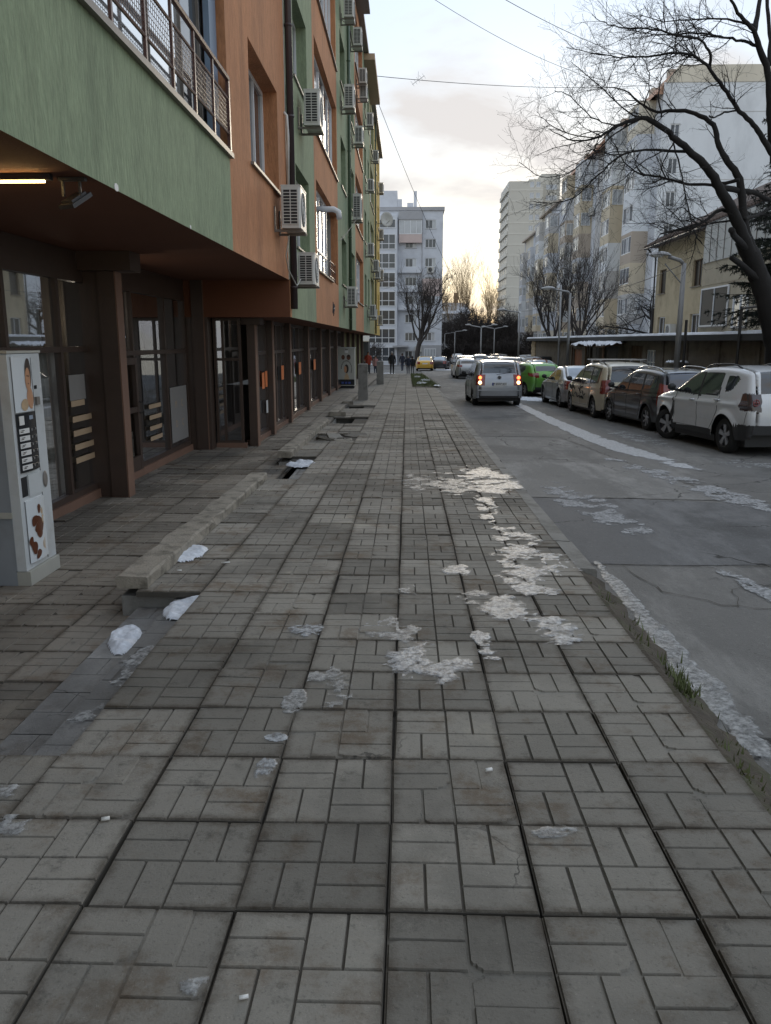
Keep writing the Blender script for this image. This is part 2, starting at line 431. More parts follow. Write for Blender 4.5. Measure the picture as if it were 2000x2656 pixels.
mat('ac_dark', (0.02, 0.02, 0.02), 0.6)
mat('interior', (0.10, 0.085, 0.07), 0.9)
mat('curtain', (0.88, 0.86, 0.80), 0.9, var=0.1, vscale=3)
mat('poster_grey', (0.24, 0.225, 0.21), 0.6, var=0.08)
mat('paper_orange', (0.70, 0.20, 0.06), 0.7)
mat('paper_white', (0.7, 0.69, 0.66), 0.7)
mat('tan_strip', (0.42, 0.30, 0.19), 0.7)
shop_glass('shop_glass', (0.86, 0.87, 0.87), 2.3, 0.02)
shop_glass('balcony_glass', (0.55, 0.58, 0.60), 2.2, 0.05)
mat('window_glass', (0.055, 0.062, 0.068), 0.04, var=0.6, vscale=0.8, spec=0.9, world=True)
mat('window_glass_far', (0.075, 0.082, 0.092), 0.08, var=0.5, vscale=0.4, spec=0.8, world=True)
mat('window_dull', (0.035, 0.033, 0.032), 0.35, var=0.5, vscale=0.8, spec=0.25, world=True)
mat('glass_sky_mirror', (0.80, 0.82, 0.83), 0.04, metal=0.75, var=0.08, vscale=0.6, spec=0.9, world=True)  # pale metallic balcony glazing, bright sky reflection built into the material
mat('window_lace', (0.42, 0.44, 0.46), 0.12, var=0.5, vscale=0.6, spec=0.9, coat=0.8, world=True)
# ---------------------------------------------------------------- object helpers
ORG = {}
def V3(a): return (float(a[0]), float(a[1]), float(a[2]))
class MB:
    def __init__(s):
        s.v, s.f, s.m = [], [], []
    def quad(s, a, b, c, d, m=0):
        i = len(s.v); s.v += [V3(a), V3(b), V3(c), V3(d)]; s.f.append((i, i + 1, i + 2, i + 3)); s.m.append(m)
    def poly(s, pts, m=0):
        i = len(s.v); s.v += [V3(p) for p in pts]; s.f.append(tuple(range(i, i + len(pts)))); s.m.append(m)
    def box(s, x0, x1, y0, y1, z0, z1, m=0):
        i = len(s.v)
        s.v += [(x, y, z) for z in (z0, z1) for y in (y0, y1) for x in (x0, x1)]
        for q in ((0, 2, 3, 1), (4, 5, 7, 6), (0, 1, 5, 4), (2, 6, 7, 3), (0, 4, 6, 2), (1, 3, 7, 5)):
            s.f.append(tuple(i + k for k in q)); s.m.append(m)
    def tbox(s, T, u0, u1, n0, n1, z0, z1, m=0):
        i = len(s.v)
        s.v += [V3(T(u, n, z)) for z in (z0, z1) for n in (n0, n1) for u in (u0, u1)]
        for q in ((0, 2, 3, 1), (4, 5, 7, 6), (0, 1, 5, 4), (2, 6, 7, 3), (0, 4, 6, 2), (1, 3, 7, 5)):
            s.f.append(tuple(i + k for k in q)); s.m.append(m)
    def prism(s, pts, off, m=0):
        """closed outline pts (3d) extruded by vector off"""
        n = len(pts); i = len(s.v); o = Vector(off)
        s.v += [V3(p) for p in pts] + [V3(Vector(p) + o) for p in pts]
        s.f.append(tuple(i + k for k in range(n))); s.m.append(m)
        s.f.append(tuple(i + n + k for k in reversed(range(n)))); s.m.append(m)
        for k in range(n):
            l = (k + 1) % n
            s.f.append((i + k, i + n + k, i + n + l, i + l)); s.m.append(m)
    def tube(s, pts, r, n=6, m=0, cap=True):
        pts = [Vector(p) for p in pts]
        k = len(pts)
        rs = r if isinstance(r, (list, tuple)) else [r] * k
        base = len(s.v)
        prev = None
        for a in range(k):
            d = (pts[min(a + 1, k - 1)] - pts[max(a - 1, 0)])
            if d.length < 1e-9: d = Vector((0, 0, 1))
            d.normalize()
            if prev is None:
                ref = Vector((0, 0, 1)) if abs(d.z) < 0.9 else Vector((1, 0, 0))
                e1 = d.cross(ref).normalized()
            else:
                e1 = (prev - d * prev.dot(d))
                e1 = e1.normalized() if e1.length > 1e-6 else d.orthogonal().normalized()
            prev = e1
            e2 = d.cross(e1)
            for q in range(n):
                t = 2 * math.pi * q / n
                s.v.append(V3(pts[a] + (e1 * math.cos(t) + e2 * math.sin(t)) * rs[a]))
        for a in range(k - 1):
            for q in range(n):
                q2 = (q + 1) % n
                s.f.append((base + a * n + q, base + a * n + q2, base + (a + 1) * n + q2, base + (a + 1) * n + q)); s.m.append(m)
        if cap and n > 2:
            s.f.append(tuple(base + q for q in reversed(range(n)))); s.m.append(m)
            s.f.append(tuple(base + (k - 1) * n + q for q in range(n))); s.m.append(m)
    def lathe(s, prof, org, axis='x', n=24, m=0):
        """prof: list of (radius, along)"""
        i = len(s.v); k = len(prof); o = Vector(org)
        for r, a in prof:
            for q in range(n):
                t = 2 * math.pi * q / n
                c, d = r * math.cos(t), r * math.sin(t)
                p = {'x': (a, c, d), 'y': (c, a, d), 'z': (c, d, a)}[axis]
                s.v.append(V3(o + Vector(p)))
        for a in range(k - 1):
            for q in range(n):
                q2 = (q + 1) % n
                s.f.append((i + a * n + q, i + a * n + q2, i + (a + 1) * n + q2, i + (a + 1) * n + q)); s.m.append(m)
    def sphere(s, c, r, n=10, m=0, sq=(1, 1, 1)):
        prof = [(math.sin(math.pi * k / n) * r, -math.cos(math.pi * k / n) * r) for k in range(n + 1)]
        i = len(s.v)
        s.lathe(prof, (0, 0, 0), 'z', n * 2, m)
        for k in range(i, len(s.v)):
            v = s.v[k]; s.v[k] = (c[0] + v[0] * sq[0], c[1] + v[1] * sq[1], c[2] + v[2] * sq[2])
    def mesh(s, name, mats, org=(0, 0, 0), smooth=False):
        me = bpy.data.meshes.new(name)
        if any(org): vv = [(a - org[0], b - org[1], c - org[2]) for a, b, c in s.v]
        else: vv = s.v
        me.from_pydata(vv, [], s.f)
        for q in (mats if isinstance(mats, (list, tuple)) else [mats]):
            me.materials.append(M[q] if isinstance(q, str) else q)
        if any(s.m): me.polygons.foreach_set('material_index', s.m)
        if smooth: me.polygons.foreach_set('use_smooth', [True] * len(me.polygons))
        me.update()
        return me
    def build(s, name, mats, parent=None, smooth=False, local=False):
        org = (0, 0, 0) if (local or parent is None) else ORG.get(parent.name, (0, 0, 0))
        o = bpy.data.objects.new(name, s.mesh(name, mats, org, smooth))
        C.objects.link(o)
        if parent is not None:
            o.parent = parent
        ORG[o.name] = org
        return o
def tag(o, label=None, cat=None, group=None, kind=None):
    if label: o['label'] = label
    if cat: o['category'] = cat
    if group: o['group'] = group
    if kind: o['kind'] = kind
    return o
def thing(name, label, cat, loc=(0, 0, 0), rz=0.0, group=None):
    o = bpy.data.objects.new(name, None)
    C.objects.link(o)
    o.empty_display_size = 0.2
    o.location = loc
    o.rotation_euler = (0, 0, rz)
    ORG[o.name] = tuple(loc)
    return tag(o, label, cat, group)
def copy_tree(o, parent=None):
    c = o.copy(); C.objects.link(c); c.parent = parent
    for ch in o.children: copy_tree(ch, c)
    return c
def inst(name, mesh, parent, loc, rot=(0, 0, 0), scale=None):
    o = bpy.data.objects.new(name, mesh); C.objects.link(o)
    if parent is not None:
        o.parent = parent
        g = ORG.get(parent.name, (0, 0, 0))
        loc = (loc[0] - g[0], loc[1] - g[1], loc[2] - g[2])
    o.location = loc; o.rotation_euler = rot
    if scale: o.scale = scale
    return o
def TX(X, s=1): return lambda u, n, z: (X + s * n, u, z)
def TY(Y, s=-1): return lambda u, n, z: (u, Y + s * n, z)
def wall(mb, T, u0, u1, z0, z1, ops, depth=0.12, mf=lambda u, z: 0, splits=(), rm=None):
    us = sorted(set([u0, u1] + [q for o in ops for q in o[:2]] + [q for q in splits if u0 < q < u1]))
    zs = sorted(set([z0, z1] + [q for o in ops for q in o[2:4]]))
    us = [q for q in us if u0 <= q <= u1]; zs = [q for q in zs if z0 <= q <= z1]
    for a, b in zip(us, us[1:]):
        for c, d in zip(zs, zs[1:]):
            um, zm = (a + b) / 2, (c + d) / 2
            if any(o[0] < um < o[1] and o[2] < zm < o[3] for o in ops): continue
            mb.quad(T(a, 0, c), T(b, 0, c), T(b, 0, d), T(a, 0, d), mf(um, zm))
    for o in ops:
        a, b, c, d = o[:4]; dp = o[4] if len(o) > 4 else depth
        mm = mf((a + b) / 2 if rm is None else rm, (c + d) / 2)
        ml, mr_, mt = mf(a - .01, (c + d) / 2), mf(b + .01, (c + d) / 2), mf((a + b) / 2, d + .01)
        mb.quad(T(a, 0, c), T(a, -dp, c), T(a, -dp, d), T(a, 0, d), ml)
        mb.quad(T(b, 0, c), T(b, -dp, c), T(b, -dp, d), T(b, 0, d), mr_)
        mb.quad(T(a, 0, d), T(b, 0, d), T(b, -dp, d), T(a, -dp, d), mt)
        mb.quad(T(a, 0, c), T(b, 0, c), T(b, -dp, c), T(a, -dp, c), mt)
def window(parent, T, a, b, c, d, n0, nx=2, nz=1, fr=0.07, fm='white_pvc', gm='window_glass', sill=None, xs=None, zs=None, name='window', mull=None, thick=0.06):
    mb = MB()
    mu = mull or fr * 0.8
    xs = xs or [a + (b - a) * k / nx for k in range(1, nx)]
    zs = zs if zs is not None else [c + (d - c) * k / nz for k in range(1, nz)]
    mb.tbox(T, a, a + fr, n0, n0 + thick, c, d); mb.tbox(T, b - fr, b, n0, n0 + thick, c, d)
    mb.tbox(T, a + fr, b - fr, n0 + .001, n0 + thick - .001, c, c + fr); mb.tbox(T, a + fr, b - fr, n0 + .001, n0 + thick - .001, d - fr, d)
    for x in xs: mb.tbox(T, x - mu / 2, x + mu / 2, n0 + .002, n0 + thick - .002, c + fr, d - fr)
    for z in zs: mb.tbox(T, a + fr, b - fr, n0 + .004, n0 + thick - .004, z - mu / 2, z + mu / 2)
    o = mb.build(name, fm, parent)
    ed = [a + fr] + list(xs) + [b - fr]
    ez = [c + fr] + list(zs) + [d - fr]
    for i in range(len(ed) - 1):
        g = MB()
        for j in range(len(ez) - 1):
            g.quad(T(ed[i], n0 + thick * .4, ez[j]), T(ed[i + 1], n0 + thick * .4, ez[j]), T(ed[i + 1], n0 + thick * .4, ez[j + 1]), T(ed[i], n0 + thick * .4, ez[j + 1]))
        g.build('pane', gm[i % len(gm)] if isinstance(gm, list) else gm, o)
    if sill:
        s = MB(); s.tbox(T, a - .06, b + .06, n0, sill, c - .045, c - .005); s.build('sill', 'sill_metal', o)
    return o
def smoothstep(x): x = np.clip(x, 0, 1); return x * x * (3 - 2 * x)
def text_mesh(s, size, depth=0.0, font_bold=False):
    cu = bpy.data.curves.new('lettering', 'FONT'); cu.body = s; cu.size = size; cu.extrude = depth; cu.resolution_u = 2
    cu.align_x = 'CENTER'; cu.align_y = 'CENTER'
    if font_bold: cu.offset = size * 0.015
    o = bpy.data.objects.new('lettering', cu); C.objects.link(o)
    dg = bpy.context.evaluated_depsgraph_get()
    me = bpy.data.meshes.new_from_object(o.evaluated_get(dg))
    bpy.data.objects.remove(o); bpy.data.curves.remove(cu)
    return me

# ---------------------------------------------------------------- ground sheets
def strip(name, x0, x1, ys, dz, mt, label=None, kind='structure', nx=1, parent=None):
    mb = MB()
    xs = [x0 + (x1 - x0) * k / nx for k in range(nx + 1)]
    for a, b in zip(ys, ys[1:]):
        for p, q in zip(xs, xs[1:]):
            mb.quad((p, a, G(a) + dz), (q, a, G(a) + dz), (q, b, G(b) + dz), (p, b, G(b) + dz))
    o = mb.build(name, mt, parent)
    if kind: o['kind'] = kind
    return o
YS = [-12, 0, 20, 40, 67, 90, 140, 200, 400, 1600]
# everything beyond the street: one sheet out to the horizon, let in below road and forecourt
gm = MB()
for a, b in zip(YS, YS[1:]):
    for p, q in zip([-800, -60, 8.2, 60, 800], [-60, 8.2, 60, 800]):
        gm.quad((p, a, G(a) - .75 if p < 8 and a < 67 else G(a) - .22), (q, a, G(a) - .75 if q < 8.3 and a < 67 else G(a) - .22),
                (q, b, G(b) - .22), (p, b, G(b) - .22))
ground = gm.build('ground', 'asphalt'); ground['kind'] = 'structure'
road = strip('road', 1.40, 8.3, [-12, 0, 20, 40, 67, 90, 140, 200, 420], ROAD, 'asphalt')
PL = 0.505
X0 = -0.055
walk = strip('sidewalk', -1.44, 1.50, [-12, 0, 20, 40, 68.5], -0.045, 'bedding')
pv = MB()                                                           # patches of newer and older asphalt, 5 mm proud
def patch(name, pts, mt, dz=.005, parent=road):
    mb = MB(); mb.poly([(x, y, G(y) + ROAD + dz) for x, y in pts]); return mb.build(name, mt, parent)
patch('road_patch', [(1.62, 7.3), (2.6, 7.25), (4.2, 7.35), (8.25, 7.6), (8.25, 10.2), (5.0, 10.25), (3.0, 10.7), (1.62, 10.75)], 'asphalt_new')
patch('road_patch', [(1.62, 10.8), (3.0, 10.75), (4.35, 10.6), (3.9, 14.5), (3.5, 18.6), (1.62, 18.8)], 'asphalt_pale')
patch('road_patch', [(1.62, 18.85), (3.45, 18.7), (3.4, 26.0), (1.62, 26.4)], 'asphalt', .0055)
patch('road_patch', [(3.4, 1.0), (8.25, 1.0), (8.25, 7.5), (4.2, 7.28), (3.7, 4.5)], 'asphalt_pale')
def crack(pts, wd=.012, dz=.009, parent=road, base=ROAD, name='crack'):
    rng = random.Random(len(pts) * 7 + int(pts[0][1] * 10))
    P = []
    for (a, b), (c, d) in zip(pts, pts[1:]):
        k = max(2, int(math.hypot(c - a, d - b) / .12))
        for i in range(k):
            t = i / k; P.append((a + (c - a) * t + rng.gauss(0, .018), b + (d - b) * t + rng.gauss(0, .018)))
    P.append(pts[-1])
    mb = MB()
    for i, ((a, b), (c, d)) in enumerate(zip(P, P[1:])):
        w0 = .5 * wd * (.4 + rng.random()); L = math.hypot(c - a, d - b) or 1; nx_, ny_ = -(d - b) / L * w0 / 2, (c - a) / L * w0 / 2
        mb.quad((a - nx_, b - ny_, G(b) + base + dz), (a + nx_, b + ny_, G(b) + base + dz), (c + nx_, d + ny_, G(d) + base + dz), (c - nx_, d - ny_, G(d) + base + dz))
    return mb.build(name, 'bedding', parent)
crack([(1.62, 7.28), (2.6, 7.2), (4.2, 7.3), (8.2, 7.55)], .03)
crack([(1.62, 10.78), (3.0, 10.73), (4.4, 10.55)], .035)
crack([(4.4, 10.55), (3.95, 14.5), (3.55, 18.6)], .025)
crack([(2.0, 7.2), (2.1, 6.4), (2.6, 6.0), (3.1, 5.95)], .02)
crack([(2.6, 6.0), (2.75, 6.5), (3.0, 6.6)], .016)
crack([(2.3, 5.0), (2.6, 4.4), (2.7, 3.9)], .016)
crack([(2.2, 3.6), (2.6, 3.3), (2.9, 3.3)], .014)

# slabs: one casting carries eight raised brick faces, two by two in a basket weave
def slab_mesh(seed, mt, wear=0.0, full=True):
    r = random.Random(seed); bmi = 0 if wear > .2 else 1
    mb = MB(); h = PL / 2 - .0034; g = .0032
    zb = -.010
    mb.box(-h, h, -h, h, -.05, zb, bmi)
    cell = h
    for i in range(2):
        for j in range(2):
            cx, cy = -h + cell * (i + .5), -h + cell * (j + .5)
            horiz = (i + j) % 2 == 1
            for k in range(2):
                if horiz: x0, x1, y0, y1 = cx - cell / 2, cx + cell / 2, cy - cell / 2 + k * cell / 2, cy + (k) * cell / 2
                else: x0, x1, y0, y1 = cx - cell / 2 + k * cell / 2, cx + k * cell / 2, cy - cell / 2, cy + cell / 2
                z = -.0015 * r.random()
                if wear and r.random() < wear * .6: z = -.0075
                e = .0035
                q = [(x0 + g, y0 + g), (x1 - g, y0 + g), (x1 - g, y1 - g), (x0 + g, y1 - g)]
                if wear and r.random() < .6:                       # a broken corner
                    c = r.randrange(4); p = q[c]; a, b_ = q[c - 1], q[(c + 1) % 4]
                    f1, f2 = r.uniform(.06, .3), r.uniform(.1, .45)
                    e1_ = (p[0] + (a[0] - p[0]) * f1, p[1] + (a[1] - p[1]) * f1); e2_ = (p[0] + (b_[0] - p[0]) * f2, p[1] + (b_[1] - p[1]) * f2); cut = [e1_]
                    for s_ in (.2, .4, .6, .8):
                        k_ = r.uniform(-.35, .45) * (1 - abs(2 * s_ - 1)); m_ = (e1_[0] + (e2_[0] - e1_[0]) * s_, e1_[1] + (e2_[1] - e1_[1]) * s_)
                        cut.append((m_[0] + (p[0] - m_[0]) * k_, m_[1] + (p[1] - m_[1]) * k_))
                    q[c:c + 1] = cut + [e2_]
                mx, my = (x0 + x1) / 2, (y0 + y1) / 2
                i0 = len(mb.v); n = len(q)
                mb.v += [(x, y, zb - .001) for x, y in q] + [(x + (e if x < mx else -e), y + (e if y < my else -e), z) for x, y in q]
                mb.f.append(tuple(range(i0 + n, i0 + 2 * n))); mb.m.append(0)
                for a in range(n):
                    b2 = (a + 1) % n
                    mb.f.append((i0 + a, i0 + b2, i0 + n + b2, i0 + n + a)); mb.m.append(0)
    return mb.mesh('paving_slab', [mt, 'joint_dirt'])
SLABS = [slab_mesh(k, 'slab') for k in range(4)]
WORN = [slab_mesh(20 + k, 'slab', .28) for k in range(5)]
rg = random.Random(5)
def lay(parent, spots, meshes, worn, name, tiltz, wearf, zj=.003, limit=300):
    """spots (x, y, z); the nearest ones become slabs of their own, the rest one joined field"""
    spots = sorted(spots, key=lambda p: p[1])
    for (x, y, z) in spots[:limit]:
        me = rg.choice(worn) if rg.random() < wearf(x, y) else rg.choice(meshes)
        o = inst(name, me, parent, (x + rg.gauss(0, .0026), y + rg.gauss(0, .0026), z + rg.gauss(0, zj)),
                 (tiltz + rg.gauss(0, .006), rg.gauss(0, .006), rg.gauss(0, .006)))
    rest = spots[limit:]
    if rest:
        mb = MB()
        for (x, y, z) in rest:
            h = PL / 2 - .008; z += rg.gauss(0, zj * .6); dz = math.tan(tiltz) * h
            mb.v += [(x + a * h, y + b * h, z + b * dz) for a, b in ((-1, -1), (1, -1), (1, 1), (-1, 1))] + [(x + a * h, y + b * h, z + b * dz - .05) for a, b in ((-1, -1), (1, -1), (1, 1), (-1, 1))]
            i = len(mb.v) - 8
            for q in ((0, 1, 2, 3), (0, 4, 5, 1), (1, 5, 6, 2), (2, 6, 7, 3), (3, 7, 4, 0)):
                mb.f.append(tuple(i + k for k in q)); mb.m.append(0)
        o = mb.build('paving_field', meshes[0].materials[0], parent); o['kind'] = 'stuff'
def hole(x, y):
    return (x < -.98 and 20.7 < y < 22.7) or (x < -1.30 and 25.9 < y < 27.7)
spots = []
ROW0 = 1.29
for j in range(0, 133):
    for k in range(-7, 3):
        x = X0 + PL * (k + .5); y = ROW0 + PL * (j + .5)
        if x < -1.46 and not (y < 3.3 or y > 5.9): continue
        if x < -1.46 and 11.3 < y < 13.7: continue
        if y > 5.9 and x < -1.97: continue
        if y > 33 and x < -1.97: continue
        if y < 1.4 or x < -3.0 or hole(x, y) or (-1.98 < x < -.9 and 16.3 < y < 17.9): continue
        if y > 41.8 and x > .6 and y < 65: continue
        spots.append((x, y, G(y)))
def wf(x, y):
    if x > .9 and y < 9: return .6
    if x > .4 and y < 4: return .3
    return .24
lay(walk, spots, SLABS, WORN, 'paving_slab', TILT, wf)
strip('sidewalk_bed', -3.2, -1.46, [-12, 3.30], -.047, 'bedding', parent=walk, kind=None)
strip('sidewalk_bed', -2.0, -1.46, [5.92, 11.3], -.047, 'bedding', parent=walk, kind=None)
strip('sidewalk_bed', -2.0, -1.46, [13.7, 20.7], -.047, 'bedding', parent=walk, kind=None)
strip('sidewalk_bed', -2.0, -1.46, [27.8, 68.5], -.047, 'bedding', parent=walk, kind=None)
strip('sidewalk_bed', -2.0, -1.46, [22.8, 25.9], -.047, 'bedding', parent=walk, kind=None)
# edge of the walk: earth and moss where the kerb is gone, then concrete kerb stones
eb = MB(); r0 = random.Random(3)
ys = [1.2 + .12 * k for k in range(46)]
prof = []
for y in ys:
    prof.append([(1.40, G(y) - .012), (1.475 + r0.gauss(0, .012), G(y) - .012 + r0.gauss(0, .010)), (1.55 + r0.gauss(0, .02), G(y) - .05 + r0.gauss(0, .014)), (1.63 + r0.gauss(0, .025), G(y) - .11 + r0.gauss(0, .012)), (1.70 + r0.gauss(0, .03), G(y) - .155)])
for a, b, y1, y2 in zip(prof, prof[1:], ys, ys[1:]):
    for k in range(4):
        eb.quad((a[k][0], y1, a[k][1]), (a[k + 1][0], y1, a[k + 1][1]), (b[k + 1][0], y2, b[k + 1][1]), (b[k][0], y2, b[k][1]))
verge = eb.build('earth_verge', 'soil', smooth=True); verge['kind'] = 'structure'
kerb = MB(); kerb.box(1.45, 1.47, 6.5, 6.6, -.3, -.25)
kerb = kerb.build('kerb', 'kerb_concrete'); kerb['kind'] = 'structure'
km = MB(); km.v = [(0, -.495, 0), (.155, -.495, -.008), (.17, -.495, -.03), (.17, -.495, -.2), (0, -.495, -.2), (0, .495, 0), (.155, .495, -.008), (.17, .495, -.03), (.17, .495, -.2), (0, .495, -.2)]
km.f = [(0, 1, 6, 5), (1, 2, 7, 6), (2, 3, 8, 7), (4, 3, 2, 1, 0), (5, 6, 7, 8, 9)]; km.m = [0] * 5
km = km.mesh('kerb_stone', 'kerb_concrete')
for k in range(60):
    y = 7.1 + k
    if y > 68: break
    inst('kerb_stone', km, kerb, (1.445 + rg.gauss(0, .006), y, G(y) - .006 + rg.gauss(0, .004)), (TILT, 0, rg.gauss(0, .004)))

# ---------------------------------------------------------------- forecourt below the walk, its steps and copings
FC = -0.30
court = MB(); court.quad((-4.7, -6, FC - .04), (-1.98, -6, FC - .04), (-1.98, 36, FC - .04), (-4.7, 36, FC - .04))
court = court.build('forecourt', 'bedding'); court['kind'] = 'structure'
CS = [slab_mesh(40 + k, 'slab_court') for k in range(3)]
CW = [slab_mesh(60 + k, 'slab_court', .12) for k in range(2)]
sp = []
for j in range(64):
    for k in range(5):
        x = -2.28 - PL * k; y = 3.4 + PL * j
        sp.append((x, y, FC))
lay(court, sp, CS, CW, 'paving_slab', 0.0, lambda x, y: .2, limit=240)
far_court = strip('forecourt', -4.7, -1.98, [36, 50, 68.5], .10 + 0, 'slab_court')
def flight(name, y0, y1, x0, label, n=2):
    t = thing(name, label, 'steps', (x0, (y0 + y1) / 2, FC))
    zt = G((y0 + y1) / 2); h = (zt - FC) / (n + 1)
    for k in range(n):
        xa, xb, z = x0 - .30 * (k + 1), x0 - .30 * k, zt - h * (k + 1)
        mb = MB(); mb.box(xa, xb - .004, y0, y1, FC - .05, z - .03); o = mb.build('step', 'kerb_concrete', t)
        k2 = int((y1 - y0) / .5)
        for q in range(k2):
            ya = y0 + (y1 - y0) * q / k2; yb = y0 + (y1 - y0) * (q + 1) / k2
            mb = MB(); mb.box(xa - .015, xb - .006, ya + .004, yb - .004, z - .03, z - .006)
            ym = (ya + yb) / 2
            mb.box(xa - .012, xb - .01, ya + .006, ym - .003, z - .007, z); mb.box(xa - .012, (xa + xb) / 2 - .004, ym + .003, yb - .006, z - .007, z); mb.box((xa + xb) / 2 + .002, xb - .01, ym + .003, yb - .006, z - .007, z)
            mb.build('tread_slab', 'slab_step', o)
    mb = MB(); mb.box(x0 - .012, x0 + .03, y0, y1, FC - .05, zt - .052); mb.build('riser', 'kerb_concrete', t)
flight('entrance_steps', 3.31, 5.88, -1.462, 'grey slab steps going down to the shop forecourt beside the white vending machine')
flight('entrance_steps', 11.32, 13.68, -1.462, 'grey slab steps between the two long concrete copings before the glass shop', 1)
def rough_block(mb, x0, x1, y0, y1, z0f, h, seg=.25, jit=.008, seed=1):
    r = random.Random(seed); k = max(2, int((y1 - y0) / seg)); pr = []
    for i in range(k + 1):
        y = y0 + (y1 - y0) * i / k; z = z0f(y)
        b = .018
        pr.append([(x0 + r.gauss(0, jit * .4), y, z), (x0 + r.gauss(0, jit), y, z + h - b), (x0 + b + r.gauss(0, jit), y, z + h + r.gauss(0, jit * .6)), (x1 - b + r.gauss(0, jit), y, z + h + r.gauss(0, jit * .6)), (x1 + r.gauss(0, jit), y, z + h - b), (x1 + r.gauss(0, jit * .4), y, z)])
    for a, b in zip(pr, pr[1:]):
        for q in range(5): mb.quad(a[q], a[q + 1], b[q + 1], b[q])
    mb.poly(pr[0]); mb.poly(list(reversed(pr[-1])))
def coping(y0, y1, label, x0=-2.24, x1=-1.99, seed=1, h=.11):
    t = thing('parapet_coping', label, 'coping', (x0, y0, FC), group='concrete copings along the forecourt')
    mb = MB(); rough_block(mb, x0, x1, y0, y1, lambda y: G(y) + .002, h, seed=seed, jit=.010)
    mb.build('coping_stone', 'coping', t)
    mb = MB(); mb.box(x0 + .03, x1 - .01, y0 + .02, y1 - .02, FC - .05, G(y1) + .004); mb.build('retaining_wall', 'kerb_concrete', t)
coping(5.89, 11.3, 'long mossy concrete coping nearest the entrance steps, beside the white vending machine', seed=2, h=.10)
coping(13.7, 20.6, 'long concrete coping next to the broken paving hollow', seed=3)
coping(22.9, 25.9, 'short concrete coping between the two dark stairwell openings', seed=4)
coping(27.9, 33.0, 'concrete coping that ends beside the tall grey concrete post', seed=5)
# cut face under the walk beside the steps, and the open stairwells
for nm, xa, xb, ya, yb, lab in (('stairwell', -1.98, -.98, 20.75, 22.75, 'dark open stairwell pit, the wider one nearest in the pavement'), ('stairwell', -1.98, -1.30, 25.95, 27.75, 'small dark open stairwell pit just before the grey post')):
    t = thing(nm, lab, 'stairwell', (xa, ya, G(ya)))
    mb = MB(); z = G(ya) - .05; b = z - 1.1
    mb.quad((xa, yb, b), (xb, yb, b), (xb, yb, z), (xa, yb, z)); mb.quad((xa, ya, b), (xa, yb, b), (xa, yb, z), (xa, ya, z)); mb.quad((xb, ya, b), (xb, yb, b), (xb, yb, z), (xb, ya, z)); mb.quad((xa, ya, b), (xb, ya, b), (xb, yb, b), (xa, yb, b)); mb.quad((xa, ya, b), (xb, ya, b), (xb, ya, z), (xa, ya, z))
    mb.build('pit_wall', 'kerb_concrete', t)
    for k in range(4):
        mb = MB(); mb.box(xa + .01, xb - .01, ya + .3 * k + .01, ya + .3 * (k + 1), b, z - .22 * (k + 1)); mb.build('step', 'kerb_concrete', t)
    mb = MB(); rough_block(mb, xa - .24, xb - (.55 if xb < -1.2 else .75), yb, yb + .16, lambda y: G(y), .12, .1, .01, 9); mb.build('pit_kerb', 'coping', t)
mb = MB(); mb.box(-2.02, -1.47, 5.90, 5.98, FC - .04, G(5.9) - .052); mb.box(-2.02, -1.47, 3.22, 3.30, FC - .04, G(3.3) - .052)
mb.box(-2.02, -1.47, 13.70, 13.78, FC - .04, G(13.7) - .052); mb.box(-2.02, -1.47, 11.22, 11.3, FC - .04, G(11.3) - .052)
mb.box(-3.2, -2.02, 3.22, 3.30, FC - .04, G(3.3) - .052)
mb.build('walk_edge', 'kerb_concrete', walk)
# hollow where the paving broke up
hol = MB(); hol.quad((-1.98, 16.2, G(16.2) - .10), (-.98, 16.2, G(16.2) - .10), (-.98, 17.9, G(17.9) - .10), (-1.98, 17.9, G(17.9) - .10)); hol.build('hollow_bed', 'soil', walk)
for k in range(9):
    b = MB(); a = .12 + .2 * rg.random()
    pts = [(a * math.cos(q) * (.7 + .5 * rg.random()), a * math.sin(q) * (.7 + .5 * rg.random()), 0) for q in (0, 1.2, 2.3, 3.6, 5)]
    b.prism(pts, (0, 0, .045)); me = b.mesh('broken_slab', 'slab')
    o = inst('broken_slab', me, None, (-1.45 + rg.uniform(-.35, .35), 17.0 + rg.uniform(-.6, .7), G(17) - .075 + .02 * rg.random()), (rg.gauss(0, .18), rg.gauss(0, .18), rg.uniform(0, 6)))
    tag(o, 'broken grey paving slab piece lying in the paving hollow', 'slab piece', 'broken slab pieces in the hollow')
# ---------------------------------------------------------------- the green and orange apartment house on the left
XF = -2.23
XG = -4.30
mat('pan_frame', (0.20, 0.27, 0.36), 0.4, var=0.1)
house = thing('apartment_building', 'green and orange stuccoed apartment house with brown shopfronts beside the pavement', 'building', (XF, 30, FC))
ROOF = 15.8
T = TX(XF)
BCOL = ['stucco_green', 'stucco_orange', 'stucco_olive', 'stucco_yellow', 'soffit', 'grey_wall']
PITCHZ = 3.18
# block one (0.. 15.65): green parapet with balcony, orange wall
def mf1(u, z): return 1 if u > 10.68 else 0
ops = []
for k in range(4):
    ops.append((12.15, 14.70, 4.30 + PITCHZ * k, 5.92 + PITCHZ * k, .32))
    ops.append((-2.0, 10.68, 4.10 + PITCHZ * k, 6.0 + PITCHZ * k, .25))
mb = MB()
wall(mb, T, -6, 15.65, 2.93, ROOF, ops, .3, mf1, splits=(10.68,))
# soffit of block one, slightly dropping beam along the shop front
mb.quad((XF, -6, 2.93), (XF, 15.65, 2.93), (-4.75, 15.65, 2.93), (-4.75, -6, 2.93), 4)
# end wall of the lower second block; soffit colour darkens it as overhang shade
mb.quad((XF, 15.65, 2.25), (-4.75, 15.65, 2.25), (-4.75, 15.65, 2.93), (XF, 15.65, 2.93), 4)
W1 = mb.build('wall', BCOL, house)
